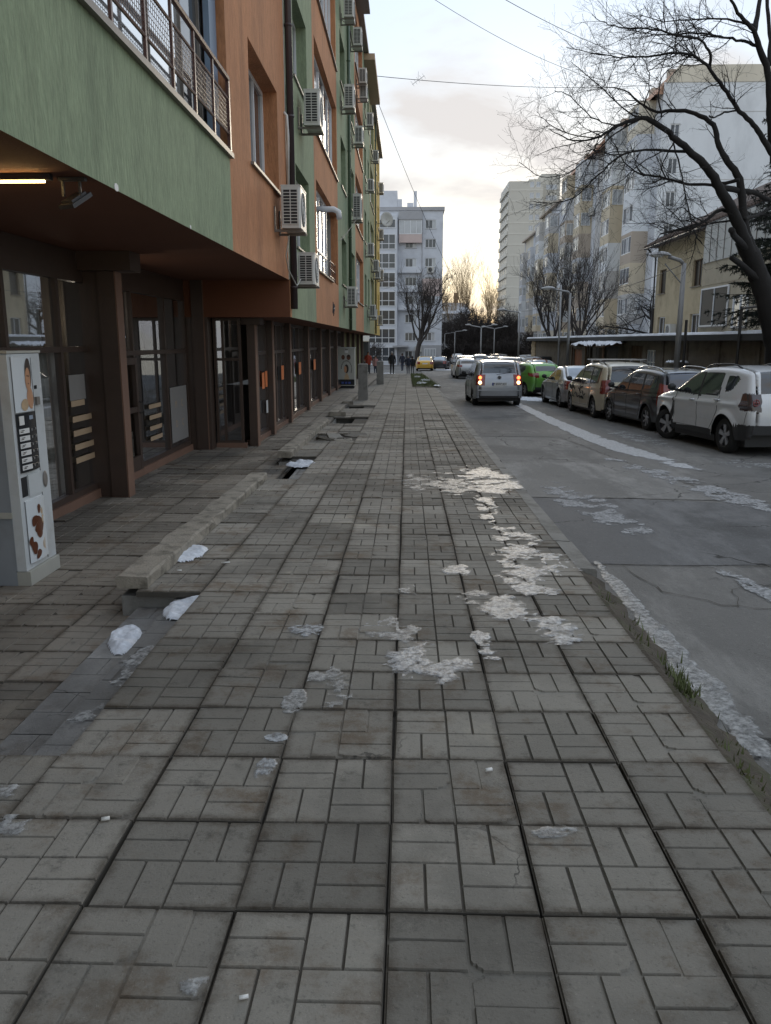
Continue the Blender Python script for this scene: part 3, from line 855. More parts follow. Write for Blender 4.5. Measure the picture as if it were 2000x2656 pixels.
# block two
BANDS = [(15.65, 20.25, 0), (20.25, 26.9, 1), (26.9, 35.9, 0), (35.9, 42.3, 1), (42.3, 49.5, 0), (49.5, 56.5, 2), (56.5, 67.0, 3)]
def mf2(u, z):
    for a, b, c in BANDS:
        if u < b: return c
    return 3
ops = []
WIN = []
for k in range(4):
    dz = PITCHZ * k
    WIN.append(('A', 16.9, 19.1, 3.68 + dz, 5.25 + dz, .30))
    WIN.append(('B', 20.65, 26.72, 3.55 + dz, 5.65 + dz, .22))
    WIN.append(('C', 28.35, 30.55, 3.72 + dz, 5.28 + dz, .35))
    WIN.append(('C', 33.3, 35.2, 3.72 + dz, 5.28 + dz, .30))
    WIN.append(('B', 36.3, 41.8, 3.55 + dz, 5.65 + dz, .25))
    WIN.append(('C', 43.6, 45.4, 3.72 + dz, 5.28 + dz, .30))
    WIN.append(('C', 47.2, 48.8, 3.72 + dz, 5.28 + dz, .30))
    WIN.append(('B', 50.5, 55.2, 3.55 + dz, 5.65 + dz, .25))
    WIN.append(('C', 58.2, 60.2, 3.72 + dz, 5.28 + dz, .30))
    WIN.append(('C', 62.6, 64.6, 3.72 + dz, 5.28 + dz, .30))
ops = [q[1:] for q in WIN]
mb = MB()
wall(mb, T, 15.65, 67.0, 2.25, ROOF, ops, .3, mf2, splits=[b[0] for b in BANDS])
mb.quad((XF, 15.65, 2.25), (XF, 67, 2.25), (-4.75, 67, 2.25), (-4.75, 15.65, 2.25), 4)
mb.quad((XF, 67, 2.25), (-14, 67, 2.25), (-14, 67, ROOF), (XF, 67, ROOF), 3); mb.quad((-3.7, 67, -2), (-14, 67, -2), (-14, 67, 2.25), (-3.7, 67, 2.25), 2)
W2 = mb.build('wall', BCOL, house)
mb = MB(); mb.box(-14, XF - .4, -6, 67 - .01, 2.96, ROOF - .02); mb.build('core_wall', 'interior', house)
# narrow orange return at the start of block two
mb = MB(); mb.box(XF + .002, XF + .012, 15.652, 15.86, 2.252, 2.93); mb.build('corner_strip', 'stucco_orange', house)
# roof and the eaves that jut out over the bays
mb = MB(); mb.box(-14.2, XF + .25, -6.2, 67.2, ROOF, ROOF + .18); rf = mb.build('roof', 'sill_metal', house)
mb = MB(); mb.box(XF - .1, XF + .55, 24.0, 38.5, ROOF - .12, ROOF - .02); mb.build('eave', 'sill_metal', rf)
mb = MB(); mb.box(XF - .1, XF + .55, 43.6, 51.4, ROOF - .32, ROOF - .03); mb.build('eave', 'tan_strip', rf)
kk = 0
for kind, a, b, c, d, dp in WIN:
    kk += 1
    if kind == 'A':
        window(house, T, a, b, c, d, -dp + .02, 3, 1, .07, sill=.04)
    elif kind == 'C':
        window(house, T, a, b, c, d, -dp + .02, 2, 1, .07, sill=.05)
    else:
        lo = c < 4 and a < 25
        if lo:      # first-floor loggia: glazed for two thirds, open with a railing beyond
            window(house, T, a, a + 4.0, c, d, -dp + .02, 4, 1, .08, gm=['balcony_glass', 'window_lace', 'balcony_glass', 'window_lace'], zs=[c + .62], sill=.06)
            m2 = MB(); m2.quad(T(a + 4.0, -1.2, c), T(b, -1.2, c), T(b, -1.2, d), T(a + 4.0, -1.2, d)); m2.quad(T(b, -dp, c), T(b, -1.2, c), T(b, -1.2, d), T(b, -dp, d))
            m2.quad(T(a + 4, -dp, c), T(b, -dp, c), T(b, -1.2, c), T(a + 4, -1.2, c)); m2.quad(T(a + 4, -dp, d), T(b, -dp, d), T(b, -1.2, d), T(a + 4, -1.2, d)); m2.build('loggia', 'grey_wall', house)
            r_ = MB()
            for q in range(3): r_.tube([T(a + 4.05, -.08, c + .15 + .22 * q), T(b - .02, -.08, c + .15 + .22 * q)], .016, 6)
            for q in range(5): r_.tube([T(a + 4.1 + q * .47, -.08, c), T(a + 4.1 + q * .47, -.08, c + .62)], .012, 6)
            r_.build('railing', 'rail_brown', house)
        else:
            n = 6 if kk % 3 else 5
            window(house, T, a, b, c, d, -dp + .02, n, 1, .075, gm=['window_lace', 'window_glass', 'window_lace'] if kk % 2 else ['window_lace', 'window_lace', 'window_glass', 'balcony_glass'], zs=[c + .6] if kk % 2 else [], sill=.06)
    # interior back of balconies
m2 = MB(); m2.quad((XF - .395, -6, 2.97), (XF - .395, 66.9, 2.97), (XF - .395, 66.9, ROOF), (XF - .395, -6, ROOF)); m2.build('inner_wall', 'grey_wall', house)
# block one windows: recessed orange window, big glazed balcony
for k in range(4):
    dz = PITCHZ * k
    window(house, T, 12.15, 14.70, 4.30 + dz, 5.92 + dz, -.30, 3, 1, .07, gm=['window_lace', 'window_glass', 'window_glass'], sill=.05)
    xs_ = [-.6, 1.2, 3.0, 4.9, 6.7, 8.15, 9.3, 10.12]
    window(house, T, -2.0, 10.66, 4.16 + dz, 6.0 + dz, -.24, 9, 1, .05, fm='sill_metal' if k == 0 else 'white_pvc', gm=['glass_sky_mirror'] * 7 + ['window_glass'], xs=xs_, mull=.02)
    pb = MB(); pb.tbox(T, 10.28, 10.64, -.17, -.10, 4.14 + dz, 6.0 + dz); pb.build('balcony_jamb', 'pan_frame', house)
lg = MB(); lg.box(XF - .25, XF + .05, -6, 10.72, 4.04, 4.098); lg.build('balcony_ledge', 'sill_metal', house)
rl = MB()
rl.tube([(XF + .02, -3, 4.93), (XF + .02, 10.62, 4.93)], .032, 8)
for z in (4.70, 4.30): rl.tube([(XF + .02, -3, z), (XF + .02, 10.62, z)], .016, 6)
y = -2.5
while y < 10.7:
    rl.box(XF + .008, XF + .034, y - .018, y + .018, 4.10, 4.92); y += .82
rl.box(XF + .0, XF + .04, 10.58, 10.64, 4.10, 4.95)
rail = rl.build('railing', 'rail_brown', house)
ms = MB()
y = 2.0
while y < 10.58:
    ms.box(XF + .018, XF + .022, y - .003, y + .003, 4.30, 4.70); y += .055
for q in range(9): ms.box(XF + .0175, XF + .0225, 2.0, 10.58, 4.305 + q * .049, 4.309 + q * .049)
ms.build('railing_mesh', 'rail_brown', rail)
# down pipes
for (yy, z0, z1, mt, rr) in ((15.72, 2.4, ROOF, 'pipe_dark', .065), (31.35, 2.2, ROOF, 'pipe_green', .06), (56.6, 2.3, ROOF, 'pipe_green', .05)):
    p = MB(); p.tube([(XF + .08, yy, z0), (XF + .08, yy, z1)], rr, 12)
    z = z0 + .4
    while z < z1:
        p.tube([(XF + .08, yy, z - .02), (XF + .08, yy, z + .02)], rr + .012, 12); z += 1.5
    p.build('down_pipe', mt, house, smooth=True)
p = MB(); p.tube([(XF + .03, 15.58, 4.5), (XF + .06, 15.5, 5.4), (XF + .05, 15.45, 5.75), (XF + .0, 15.45, 5.8)], .028, 8); p.build('conduit', 'ac_white', house, smooth=True)
p = MB(); p.box(XF - .0, XF + .006, 15.61, 15.645, 2.95, ROOF); p.build('corner_bead', 'ac_white', house)
# small chips in the stucco
for (yy, zz, a, b) in ((11.6, 6.42, .03, .09), (6.45, 2.95, .05, .03), (8.6, 2.945, .03, .02)):
    p = MB(); p.prism([(XF + .001, yy + a * math.cos(q) * (.8 + .3 * rg.random()), zz + b * math.sin(q)) for q in [k * .785 for k in range(8)]], (.004, 0, 0)); p.build('plaster_chip', 'paper_white', house)
# mark sprayed on the second orange band
p = MB()
for (a, b, c, d) in ((24.6, 2.62, 24.75, 2.95), (24.75, 2.95, 24.9, 2.55), (25.0, 2.6, 25.05, 2.9), (25.05, 2.9, 25.3, 2.85), (25.3, 2.85, 25.15, 2.7), (24.68, 2.75, 25.2, 2.78)):
    p.tube([(XF + .004, a, b), (XF + .004, c, d)], .016, 4)
p.build('scribble', 'dark_metal', house)

# ---- ground floor
# pillars (near corner X, Y)
PIL = [(-3.80, 5.2, 2.93), (-3.80, 10.73, 2.93), (-3.88, 15.64, 2.93)] + [(-3.02, y_, 2.25) for y_ in (16.24, 18.32, 21.11, 25.03, 28.68, 31.9, 35.3, 39.2, 43.0, 47.0, 51.5, 56)]
for i, (px_, py_, zt) in enumerate(PIL):
    far_ = py_ > 36
    zb = FC if not far_ else G(py_) + .09
    b = MB()
    if px_ < -3.5:
        b.box(px_ - .24, px_, py_, py_ + .24, zb, zt); pl_ = b.build('pillar', 'brown_pillar', house)
        b = MB(); b.box(-4.34, px_ - .245, py_ + .03, py_ + .21, zb, zt); b.box(px_ - .235, px_ - .015, py_ - .012, py_ - .002, zb + .01, zt); b.build('cladding', 'brown_frame', pl_)  # dark sheet on the near face: overhang shade and guessed finish in one colour
    else:
        b.box(px_ - .17, px_, py_, py_ + .24, zb, zt); pl_ = b.build('pillar', 'brown_pillar', house)
        b = MB(); b.box(px_ - .165, px_ - .012, py_ - .012, py_ - .002, zb + .01, zt); b.build('cladding', 'brown_frame', pl_)  # slim pillars alike: near-face shade put into a darker sheet
# beams where pillars meet the soffit
for (a, b_, y_) in ((-4.0, -3.55, 10.66), (-3.5, -2.9, 16.2)):
    q = MB(); q.box(a - .3, b_, y_ - .06, y_ + .36, 2.93 - .24 if y_ < 12 else 2.25 - .13, 2.928 if y_ < 12 else 2.248); q.build('beam', 'brown_frame', house)
q = MB(); q.box(-4.34, -4.24, -6, 15.6, 2.62, 2.925); q.build('beam', 'brown_frame', house)
# shop windows, block one
def shopfront(y0, y1, X, z0, z1, xs, bands, base=.16):
    T2 = TX(X)
    b = MB(); b.box(X - .10, X + .10, y0, y1, FC if y0 < 36 else G(y0) - .3, z0); b.build('plinth', 'brown_pillar', house)
    return window(house, T2, y0, y1, z0, z1, -.03, 2, 1, .075, 'brown_frame', 'shop_glass', xs=xs, zs=bands, name='shop_window', mull=.07, thick=.09)
shopfront(5.46, 11.0, XG, FC + .12, 2.62, [7.3, 8.6, 9.95], [1.70])
shopfront(11.05, 15.63, XG, FC + .12, 2.62, [12.6, 14.3], [1.62])
for (a_, c_, xs_2) in ((16.5, 18.31, [17.25]), (18.6, 21.1, [19.6, 20.4]), (21.4, 25.02, [22.6, 23.8]), (25.3, 28.67, [26.6, 27.7]), (28.95, 31.88, [30.4]), (32.2, 35.29, [33.7]), (35.6, 39.1, [37])):
    shopfront(a_, c_, -3.21, FC + .10, 2.25, xs_2, [1.55])
# glazed return beside the second pillar, set across the passage
b = MB(); b.box(-3.82, -3.21, 15.98, 16.06, FC, FC + .10); b.build('plinth', 'brown_pillar', house)
window(house, TY(16.02), -3.80, -3.26, FC + .10, 2.24, -.03, 2, 1, .05, 'brown_frame', 'shop_glass', xs=[-3.62], zs=[1.45], name='shop_window', mull=.05, thick=.07)
b = MB()
for (a, c) in ((39.5, 43.0), (43.3, 47.0), (47.3, 51.5), (51.8, 56), (56.3, 67)):
    b.box(-3.70, -3.62, a, c, G(a) - .3, 2.25)
b.build('ground_floor_wall', 'stucco_olive', house)
for k in range(7):
    q = MB(); q.box(-3.615, -3.59, 40.2 + k * .9, 40.28 + k * .9, G(40) + .1, 2.25); q.build('wall_batten', 'white_pvc', house)
# hinged shop door standing in the second shop front
b = MB(); T2 = TX(XG + .02)
for (a, c) in ((11.86, 11.96), (12.46, 12.56)): b.tbox(T2, a, c, .03, .09, FC + .12, 1.55)
b.tbox(T2, 11.96, 12.46, .032, .088, 1.45, 1.55); b.tbox(T2, 11.96, 12.46, .032, .088, FC + .12, FC + .34); b.tbox(T2, 11.96, 12.46, .034, .086, .72, .80)
dr = b.build('door', 'brown_frame', house)
b = MB(); b.tube([T2(12.51, .10, .70), T2(12.51, .16, .72), T2(12.51, .16, .86), T2(12.51, .10, .88)], .012, 6); b.build('handle', 'dark_metal', dr)
# interiors: back wall, floor
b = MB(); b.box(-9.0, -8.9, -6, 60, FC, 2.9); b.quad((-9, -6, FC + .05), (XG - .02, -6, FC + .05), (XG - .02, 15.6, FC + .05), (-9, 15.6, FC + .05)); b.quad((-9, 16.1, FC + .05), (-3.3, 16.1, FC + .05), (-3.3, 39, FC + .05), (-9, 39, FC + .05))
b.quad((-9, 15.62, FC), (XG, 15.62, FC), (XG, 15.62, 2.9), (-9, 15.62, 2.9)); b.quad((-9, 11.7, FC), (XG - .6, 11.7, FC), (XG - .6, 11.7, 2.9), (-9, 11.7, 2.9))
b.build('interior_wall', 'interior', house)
b = MB(); b.box(-4.75, -3.83, 15.66, 16.0, FC, 2.249); b.build('return_wall', 'brown_frame', house)
# curtains hung inside the first shop window
def curtain(y0, y1, X, z0, z1, label, seed=0, amp=.035):
    r = random.Random(seed); b = MB(); n = int((y1 - y0) / .03); cols = []
    for i in range(n + 1):
        y = y0 + (y1 - y0) * i / n
        cols.append((X + amp * math.sin(y * 34 + seed) * (.6 + .4 * math.sin(y * 7 + seed)) + r.gauss(0, .003), y))
    for (xa, ya), (xb, yb) in zip(cols, cols[1:]):
        zs_ = [z0, z0 + (z1 - z0) * .5, z1]
        for k, (p, q) in enumerate(zip(zs_, zs_[1:])):
            b.quad((xa, ya, p), (xb, yb, p), (xb, yb, q), (xa, ya, q))
    tag(b.build('curtain', 'curtain', None, smooth=True), label, 'curtain')
curtain(5.5, 8.5, XG - .35, FC + .08, 1.72, 'cream pleated curtain behind the white vending machine', 1)
curtain(8.55, 10.45, XG - .13, FC + .08, 1.66, 'cream pleated curtain inside the first shop window by the brown pillar', 2)
curtain(5.6, 9.75, XG - .10, 1.74, 2.55, 'plain cream blind in the upper light of the first shop window', 3, .004)
# tan opening-hours strips and the grey notice stuck inside the glass
for k, (ya, yb, zz) in enumerate(((10.12, 10.55, .98), (10.13, 10.75, .78), (10.13, 10.72, .60), (10.14, 10.78, .42), (10.14, 10.8, .25))):
    b = MB(); b.box(XG + .045, XG + .048, ya, yb, zz, zz + .075)
    tag(b.build('window_strip', 'tan_strip'), ['topmost', 'second from the top', 'middle', 'second from the bottom', 'lowest'][k] + ' tan strip stuck on the first shop window', 'strip', 'tan strips on the first shop window')
for k, (ya, yb, zz) in enumerate(((13.2, 13.85, .70), (13.2, 13.85, .52), (13.2, 13.85, .34), (13.2, 13.85, .17))):
    b = MB(); b.box(XG + .045, XG + .048, ya, yb, zz, zz + .07)
    tag(b.build('window_strip', 'tan_strip'), ['topmost', 'second', 'third', 'lowest'][k] + ' tan strip stuck on the second shop window beside the grey notice', 'strip', 'tan strips on the second shop window')
def notice(X, ya, yb, za, zb, mt, label, cat='notice', text=None, tm='paper_white', size=.2):
    t = thing('notice', label, cat, (X, ya, za))
    b = MB(); b.box(X, X + .004, ya, yb, za, zb); b.build('sheet', mt, t)
    if text:
        for q, (s, zf, yo) in enumerate(text):
            me = text_mesh(s, size); me.materials.append(M[tm])
            o = inst('lettering', me, t, (X + .006, (ya + yb) / 2 + yo, za + (zb - za) * zf), (math.pi / 2, 0, math.pi / 2))
notice(XG + .046, 14.42, 15.5, -.02, .98, 'poster_grey', 'large grey notice on the second shop window beside the tan strips', 'poster', [('M', .68, -.2), ('C', .68, .2), ('D', .32, -.2), ('C', .32, .2)], 'tan_strip', .18)
notice(XG + .046, 10.1, 10.6, 1.06, 1.38, 'poster_grey', 'small grey notice above the tan strips on the first shop window')
notice(-3.145, 17.55, 17.85, .78, 1.13, 'paper_orange', 'orange paper notice on the glass door just past the corner pillar', 'notice')
notice(-3.145, 17.95, 18.22, .80, 1.15, 'paper_orange', 'second orange paper notice, on the door edge past the corner pillar', 'notice')
notice(-3.145, 20.3, 20.7, .85, 1.2, 'paper_orange', 'orange paper notice on the glass after the second slim brown pillar', 'notice')
notice(-3.145, 23.6, 24.1, .85, 1.2, 'paper_orange', 'orange paper notice on the glass after the third slim brown pillar', 'notice')
notice(-3.145, 27.4, 28.0, .85, 1.2, 'paper_orange', 'orange paper notice on the glass after the fourth slim brown pillar', 'notice')
notice(-3.145, 18.0, 18.2, .22, .5, 'paper_white', 'small white notice low on the shop door past the corner pillar', 'notice')
# white plaster dog behind the second shop window
b = MB(); b.sphere((XG - .25, 13.2, FC + .18), .16, 8, 0, (1, 1.1, 1)); b.sphere((XG - .23, 13.17, FC + .42), .10, 8, 0, (1, 1, 1.3)); b.sphere((XG - .22, 13.15, FC + .57), .07, 8)
b.tube([(XG - .2, 13.15, FC + .02), (XG - .2, 13.15, FC + .2)], .04, 8); tag(b.build('figurine', 'white_pvc', None, smooth=True), 'small white plaster figure standing on the floor behind the second shop window', 'figurine')
# glowing bulb inside the first shop
mat('bulb', (1, 1, 1), 0.3, emit=(1, .95, .85), estr=14.0)
bt = thing('ceiling_bulb', 'small bright bulb glowing inside the first shop window', 'lamp', (XG - .25, 11.35, 2.2))
b = MB(); b.sphere((XG - .25, 11.35, 2.2), .022, 8); b.build('bulb', 'bulb', bt, smooth=True)
pl_ = bpy.data.lights.new('bulb_light', 'POINT'); pl_.energy = 9; pl_.color = (1, .88, .70); pl_.shadow_soft_size = .05
plo = bpy.data.objects.new('bulb_light', pl_); C.objects.link(plo); plo.location = (XG - .25, 11.35, 2.12); plo['kind'] = 'helper'
b = MB(); b.tube([(XG - .25, 11.35, 2.24), (XG - .25, 11.35, 2.9)], .01, 6); b.build('cord', 'dark_metal', bt)
# warm tube lamp and black floodlight under the soffit
mat('tube_glow', (1, .85, .55), 0.4, emit=(1.0, .66, .26), estr=20.0)
tl = thing('tube_lamp', 'warm glowing tube lamp fixed under the orange soffit', 'lamp', (-3.2, 5.8, 2.9))
b = MB(); b.box(-4.1, -2.46, 5.80, 5.85, 2.888, 2.927); b.build('batten', 'dark_metal', tl)
b = MB(); b.tube([(-4.0, 5.81, 2.876), (-2.5, 5.81, 2.876)], .008, 8); b.build('tube', 'tube_glow', tl, smooth=True)
fl = thing('floodlight', 'black floodlight hanging tilted under the orange soffit', 'floodlight', (-2.38, 5.95, 2.9))
b = MB(); b.box(-2.46, -2.27, 5.93, 5.98, 2.905, 2.928)
for xx in (-2.435, -2.315): b.box(xx - .008, xx + .008, 5.945, 5.965, 2.80, 2.91)
b.build('bracket', 'dark_metal', fl)
b = MB(); R_ = Matrix.Rotation(rad(-28), 4, 'Z') @ Matrix.Rotation(rad(32), 4, 'X')
i0 = len(b.v); b.box(-.075, .075, -.10, .10, -.014, .014); b.box(-.055, .055, -.075, .075, .014, .032)
b.v = [V3((R_ @ Vector(v)) + Vector((-2.36, 5.97, 2.775))) for v in b.v]; b.build('housing', 'dark_metal', fl)
b = MB(); b.box(-.065, .065, -.09, .09, -.018, -.0145); b.v = [V3((R_ @ Vector(v)) + Vector((-2.36, 5.97, 2.775))) for v in b.v]; b.build('lens', 'window_glass', fl)

# ---------------------------------------------------------------- air conditioners on the facade
def ac_proto():
    t = thing('air_conditioner', 'x', 'air conditioner')
    b = MB()          # casing: local origin = back bottom centre; +x away from the wall, y along it
    x0, x1, y0, y1, z0, z1 = .14, .46, 0, .82, 0, .62
    c = .03
    pts = [(x0, y0 + 0, z0), (x1 - c, y0, z0), (x1, y0 + c, z0), (x1, y1 - c, z0), (x1 - c, y1, z0), (x0, y1, z0)]
    b.prism(pts, (0, 0, z1)); b.box(x0 - .004, x1 + .006, y0 - .006, y1 + .006, z1, z1 + .018)
    cas = b.build('casing', 'ac_white', t, local=True)
    g = MB(); g.box(x0 + .03, x1 - .05, -.004, .0, .06, z1 - .05); gb = g.build('coil', 'ac_dark', t, local=True)
    g = MB()
    for k in range(12):
        z = .06 + (z1 - .11) * k / 11; g.box(x0 + .03, x1 - .05, -.014, -.004, z - .0055, z + .0055)
    for k in range(3):
        x = x0 + .03 + (x1 - x0 - .08) * k / 2; g.box(x - .007, x + .007, -.016, -.003, .055, z1 - .045)
    g.build('grille', 'ac_white', t, local=True)
    g = MB(); g.lathe([(.0, x1 + .001), (.24, x1 + .001), (.25, x1 + .012), (.26, x1 + .001)], (0, .36, .31), 'x', 28); fan = g.build('fan_guard', 'ac_dark', t, local=True)
    g = MB()
    for k in range(4): g.lathe([(.05 + .06 * k, x1 + .004), (.056 + .06 * k, x1 + .012), (.062 + .06 * k, x1 + .004)], (0, .36, .31), 'x', 28)
    g.build('fan_ring', 'ac_white', fan, local=True)
    for y in (.12, .68):
        g = MB(); g.box(.0, .48, y - .02, y + .02, -.045, -.008); g.box(.0, .025, y - .018, y + .018, -.04, .34); g.build('bracket', 'sill_metal', t, local=True)
    g = MB(); g.tube([(.2, .84, .1), (.15, .92, .12), (.05, .93, .2), (.0, .92, .25)], .018, 6); g.build('hose', 'ac_white', t, local=True)
    return t
ACP = ac_proto()
FL = ['first', 'second', 'third', 'top']
ACS = [(13.96, 3.64, 1.06, 'large air conditioner with slatted side grille under the orange recessed window, dark stain beside it'),
       (15.9, 2.87, .92, 'lower air conditioner beside the dark down pipe, above the shop soffit edge'),
       (17.33, 6.05, 1.05, 'air conditioner on the green wall between the dark down pipe and upper loggia'),
       (28.26, 9.25, 1.1, 'air conditioner below the third-floor green window, by the green down pipe'),
       (32.2, 6.35, 1.45, 'tall narrow air conditioner just past the green down pipe at the second floor'),
       (28.75, 3.0, 1.03, 'air conditioner below the first-floor green window, before the green down pipe'),
       (28.45, 12.0, .95, 'air conditioner below the top-floor green window, before the green down pipe'),
       (33.1, 12.7, .95, 'air conditioner at the top floor just past the green down pipe'),
       (36.75, 12.45, .9, 'air conditioner at the top floor on the second orange band'),
       (33.67, 9.38, 1.0, 'air conditioner at the third floor just past the green down pipe'),
       (43.4, 12.4, .95, 'air conditioner at the top floor beneath the tan eave'),
       (51.0, 12.3, .95, 'air conditioner at the top floor on the olive wall band'),
       (44.1, 9.44, .9, 'air conditioner at the third floor on the last green band'),
       (43.9, 6.2, 1.0, 'air conditioner at the second floor on the last green band'),
       (51.1, 6.0, 1.05, 'air conditioner at the second floor on the olive band, before its close neighbour'),
       (54.0, 5.8, 1.1, 'air conditioner at the second floor at the end of the olive band'),
       (45.9, 3.15, 1.0, 'air conditioner at the first floor on the last green band'),
       (48.2, 3.05, .9, 'smaller air conditioner at the first floor, at the end of the last green band'),
       (59.1, 2.95, 1.05, 'air conditioner low on the yellow wall near the building end'),
       (61.5, 9.1, 1.1, 'air conditioner at the third floor on the yellow wall'),
       (61.5, 6.2, 1.2, 'air conditioner at the second floor on the yellow wall'),
       (61.5, 12.3, 1.1, 'air conditioner at the top floor on the yellow wall'),
       (37.2, 12.0, .8, 'lower of two close air conditioners at the top of the second orange band')]
for i, (y, z, s, lab) in enumerate(ACS):
    o = ACP if i == 0 else copy_tree(ACP)
    o.location = (XF, y, z); o.scale = (1.0 if s < 1.3 else 1.0, .95, s)
    tag(o, lab, 'air conditioner', 'air conditioners on the facade')
# satellite dish near the far end
t = thing('satellite_dish', 'white satellite dish on the yellow wall at the end of the apartment house', 'satellite dish', (XF, 57.5, 9.7))
b = MB(); b.lathe([(0, .0), (.2, .02), (.38, .07), (.48, .12)], (0, 0, 0), 'x', 20); b.lathe([(.48, .12), (.48, .125), (.38, .075), (.0, .01)], (0, 0, 0), 'x', 20)
R_ = Matrix.Rotation(rad(-60), 4, 'Z'); b.v = [V3((R_ @ Vector(v)) + Vector((XF + .75, 57.5, 9.9))) for v in b.v]; b.build('dish', 'ac_white', t, smooth=True)
b = MB(); b.tube([(XF, 57.5, 9.6), (XF + .7, 57.5, 9.7), (XF + .75, 57.5, 9.9)], .025, 6); b.tube([(XF + .75, 57.5, 9.6), (XF + 1.0, 57.0, 9.75)], .015, 5); b.build('arm', 'sill_metal', t)
# vent elbow on the lower loggia
b = MB(); b.tube([(XF - .2, 22.6, 5.25), (XF + .25, 22.6, 5.25), (XF + .38, 22.6, 5.18), (XF + .40, 22.6, 5.0)], .075, 12); tag(b.build('vent_elbow', 'white_pvc', None, smooth=True), 'white bent vent pipe sticking out of the lower loggia glazing', 'vent pipe')
# slack cable looping under the two near air conditioners
b = MB(); b.tube([(XF + .2, 14.4, 3.58), (XF + .12, 14.5, 3.25), (XF + .1, 14.9, 3.05), (XF + .15, 15.6, 2.82), (XF + .2, 15.8, 2.95)], .012, 5); b.tube([(XF + .12, 15.7, 3.9), (XF + .15, 15.75, 3.2), (XF + .1, 15.7, 2.7), (XF + .1, 15.72, 2.45)], .007, 4)
tag(b.build('slack_cable', 'ac_white', None, smooth=True), 'slack pale cables looping below the near air conditioners', 'cable')
# ---------------------------------------------------------------- vehicles
mat('car_glass', (0.018, 0.021, 0.025), 0.03, var=0.3, spec=0.9, coat=0.6)
mat('car_glass_blue', (0.030, 0.040, 0.065), 0.03, var=0.3, spec=0.9, coat=0.6)
mat('frost_glass', (0.30, 0.35, 0.42), 0.25, var=0.25, vscale=5)
mat('car_black', (0.022, 0.022, 0.023), 0.55, var=0.3, vscale=6)
mat('tyre', (0.018, 0.018, 0.018), 0.85, var=0.4, vscale=12, bump=0.4, bscale=40)
mat('rim_silver', (0.42, 0.42, 0.43), 0.35, metal=0.7, var=0.25, vscale=9)
mat('rim_dark', (0.04, 0.04, 0.042), 0.4, metal=0.4)
mat('lamp_red', (0.19, 0.022, 0.016), 0.12, var=0.3, vscale=20, coat=0.8)
mat('lamp_dark', (0.045, 0.030, 0.030), 0.12, coat=0.8)
mat('lamp_clear', (0.5, 0.5, 0.5), 0.1, coat=0.8)
mat('lamp_lit', (0.9, 0.25, 0.08), 0.3, emit=(1.0, 0.17, 0.045), estr=2.6)
mat('lamp_lit_core', (1, 0.5, 0.2), 0.3, emit=(1.0, 0.50, 0.20), estr=4.5)
mat('plate', (0.62, 0.62, 0.60), 0.5, var=0.12, vscale=9)
mat('plate_blue', (0.02, 0.05, 0.25), 0.5)
mat('ink', (0.02, 0.02, 0.02), 0.6)
mat('chrome', (0.62, 0.63, 0.65), 0.18, metal=0.95)
for nm, cc, me_ in (('paint_white', (0.66, 0.67, 0.68), .0), ('paint_dark', (0.020, 0.021, 0.026), .3), ('paint_cream', (0.56, 0.50, 0.37), .15), ('paint_silver', (0.42, 0.43, 0.44), .55),
                    ('paint_green', (0.115, 0.34, 0.035), .25), ('paint_silver_blue', (0.40, 0.42, 0.45), .5), ('paint_yellow', (0.62, 0.36, 0.015), .0), ('paint_grey', (0.12, 0.125, 0.13), .4),
                    ('paint_red', (0.16, 0.018, 0.018), .3), ('paint_blue', (0.03, 0.05, 0.13), .3)):
    paint(nm, cc, me_, dirt=.16 if nm in ('paint_dark', 'paint_blue') else .38)

def chaikin(P, k=2):
    for _ in range(k):
        Q = [P[0]]
        for a, b in zip(P, P[1:]):
            Q.append((a[0] * .75 + b[0] * .25, a[1] * .75 + b[1] * .25)); Q.append((a[0] * .25 + b[0] * .75, a[1] * .25 + b[1] * .75))
        Q.append(P[-1]); P = Q
    return P
def inpoly(y, z, P):
    ins = np.zeros(y.shape, bool); n = len(P)
    for i in range(n):
        (a, b), (c, d) = P[i], P[(i + 1) % n]
        cond = ((b > z) != (d > z)) & (y < (c - a) * (z - b) / ((d - b) if d != b else 1e-9) + a)
        ins ^= cond
    return ins
def wheel_obj(parent, x, y, r, side, spoke=5, dark=False, steer=0.0, width=.205, cap=False):
    b = MB()
    wd = width / 2; rr = r * .66
    b.lathe([(rr, -wd), (r * .93, -wd), (r * .985, -wd * .8), (r, -wd * .5), (r, wd * .5), (r * .985, wd * .8), (r * .93, wd), (rr, wd), (rr, -wd)], (0, 0, 0), 'x', 28)
    o = b.build('wheel', 'tyre', parent, smooth=True, local=True)
    o.location = (x, y, r); o.rotation_euler = (0, 0, steer)
    b = MB(); s = side
    f = s * wd
    b.lathe([(rr, f * .98), (rr * .93, f * .9), (rr * .9, f * .45), (0.0, f * .40)], (0, 0, 0), 'x', 28, 1)
    b.lathe([(.0, f * .86), (.055, f * .85), (.07, f * .6)], (0, 0, 0), 'x', 12)
    for k in range(spoke):
        a = 2 * math.pi * k / spoke + .3
        c, d = math.cos(a), math.sin(a); w0, w1 = .030, .052
        ca, da = -d, c
        pts = [(.04, -w0), (.04, w0), (rr * .95, w1), (rr * .95, -w1)]
        if spoke > 5: pts = [(.04, -.014), (.04, .014), (rr * .95, .022), (rr * .95, -.022)]
        q = [(f * (.82 if p < .1 else .90), c * p + ca * t, d * p + da * t) for p, t in pts]
        b.prism(q, (-s * .03, 0, 0), 0)
    b.build('rim', ['rim_silver', 'rim_dark' if not cap else 'rim_silver'], o, local=True)
    return o
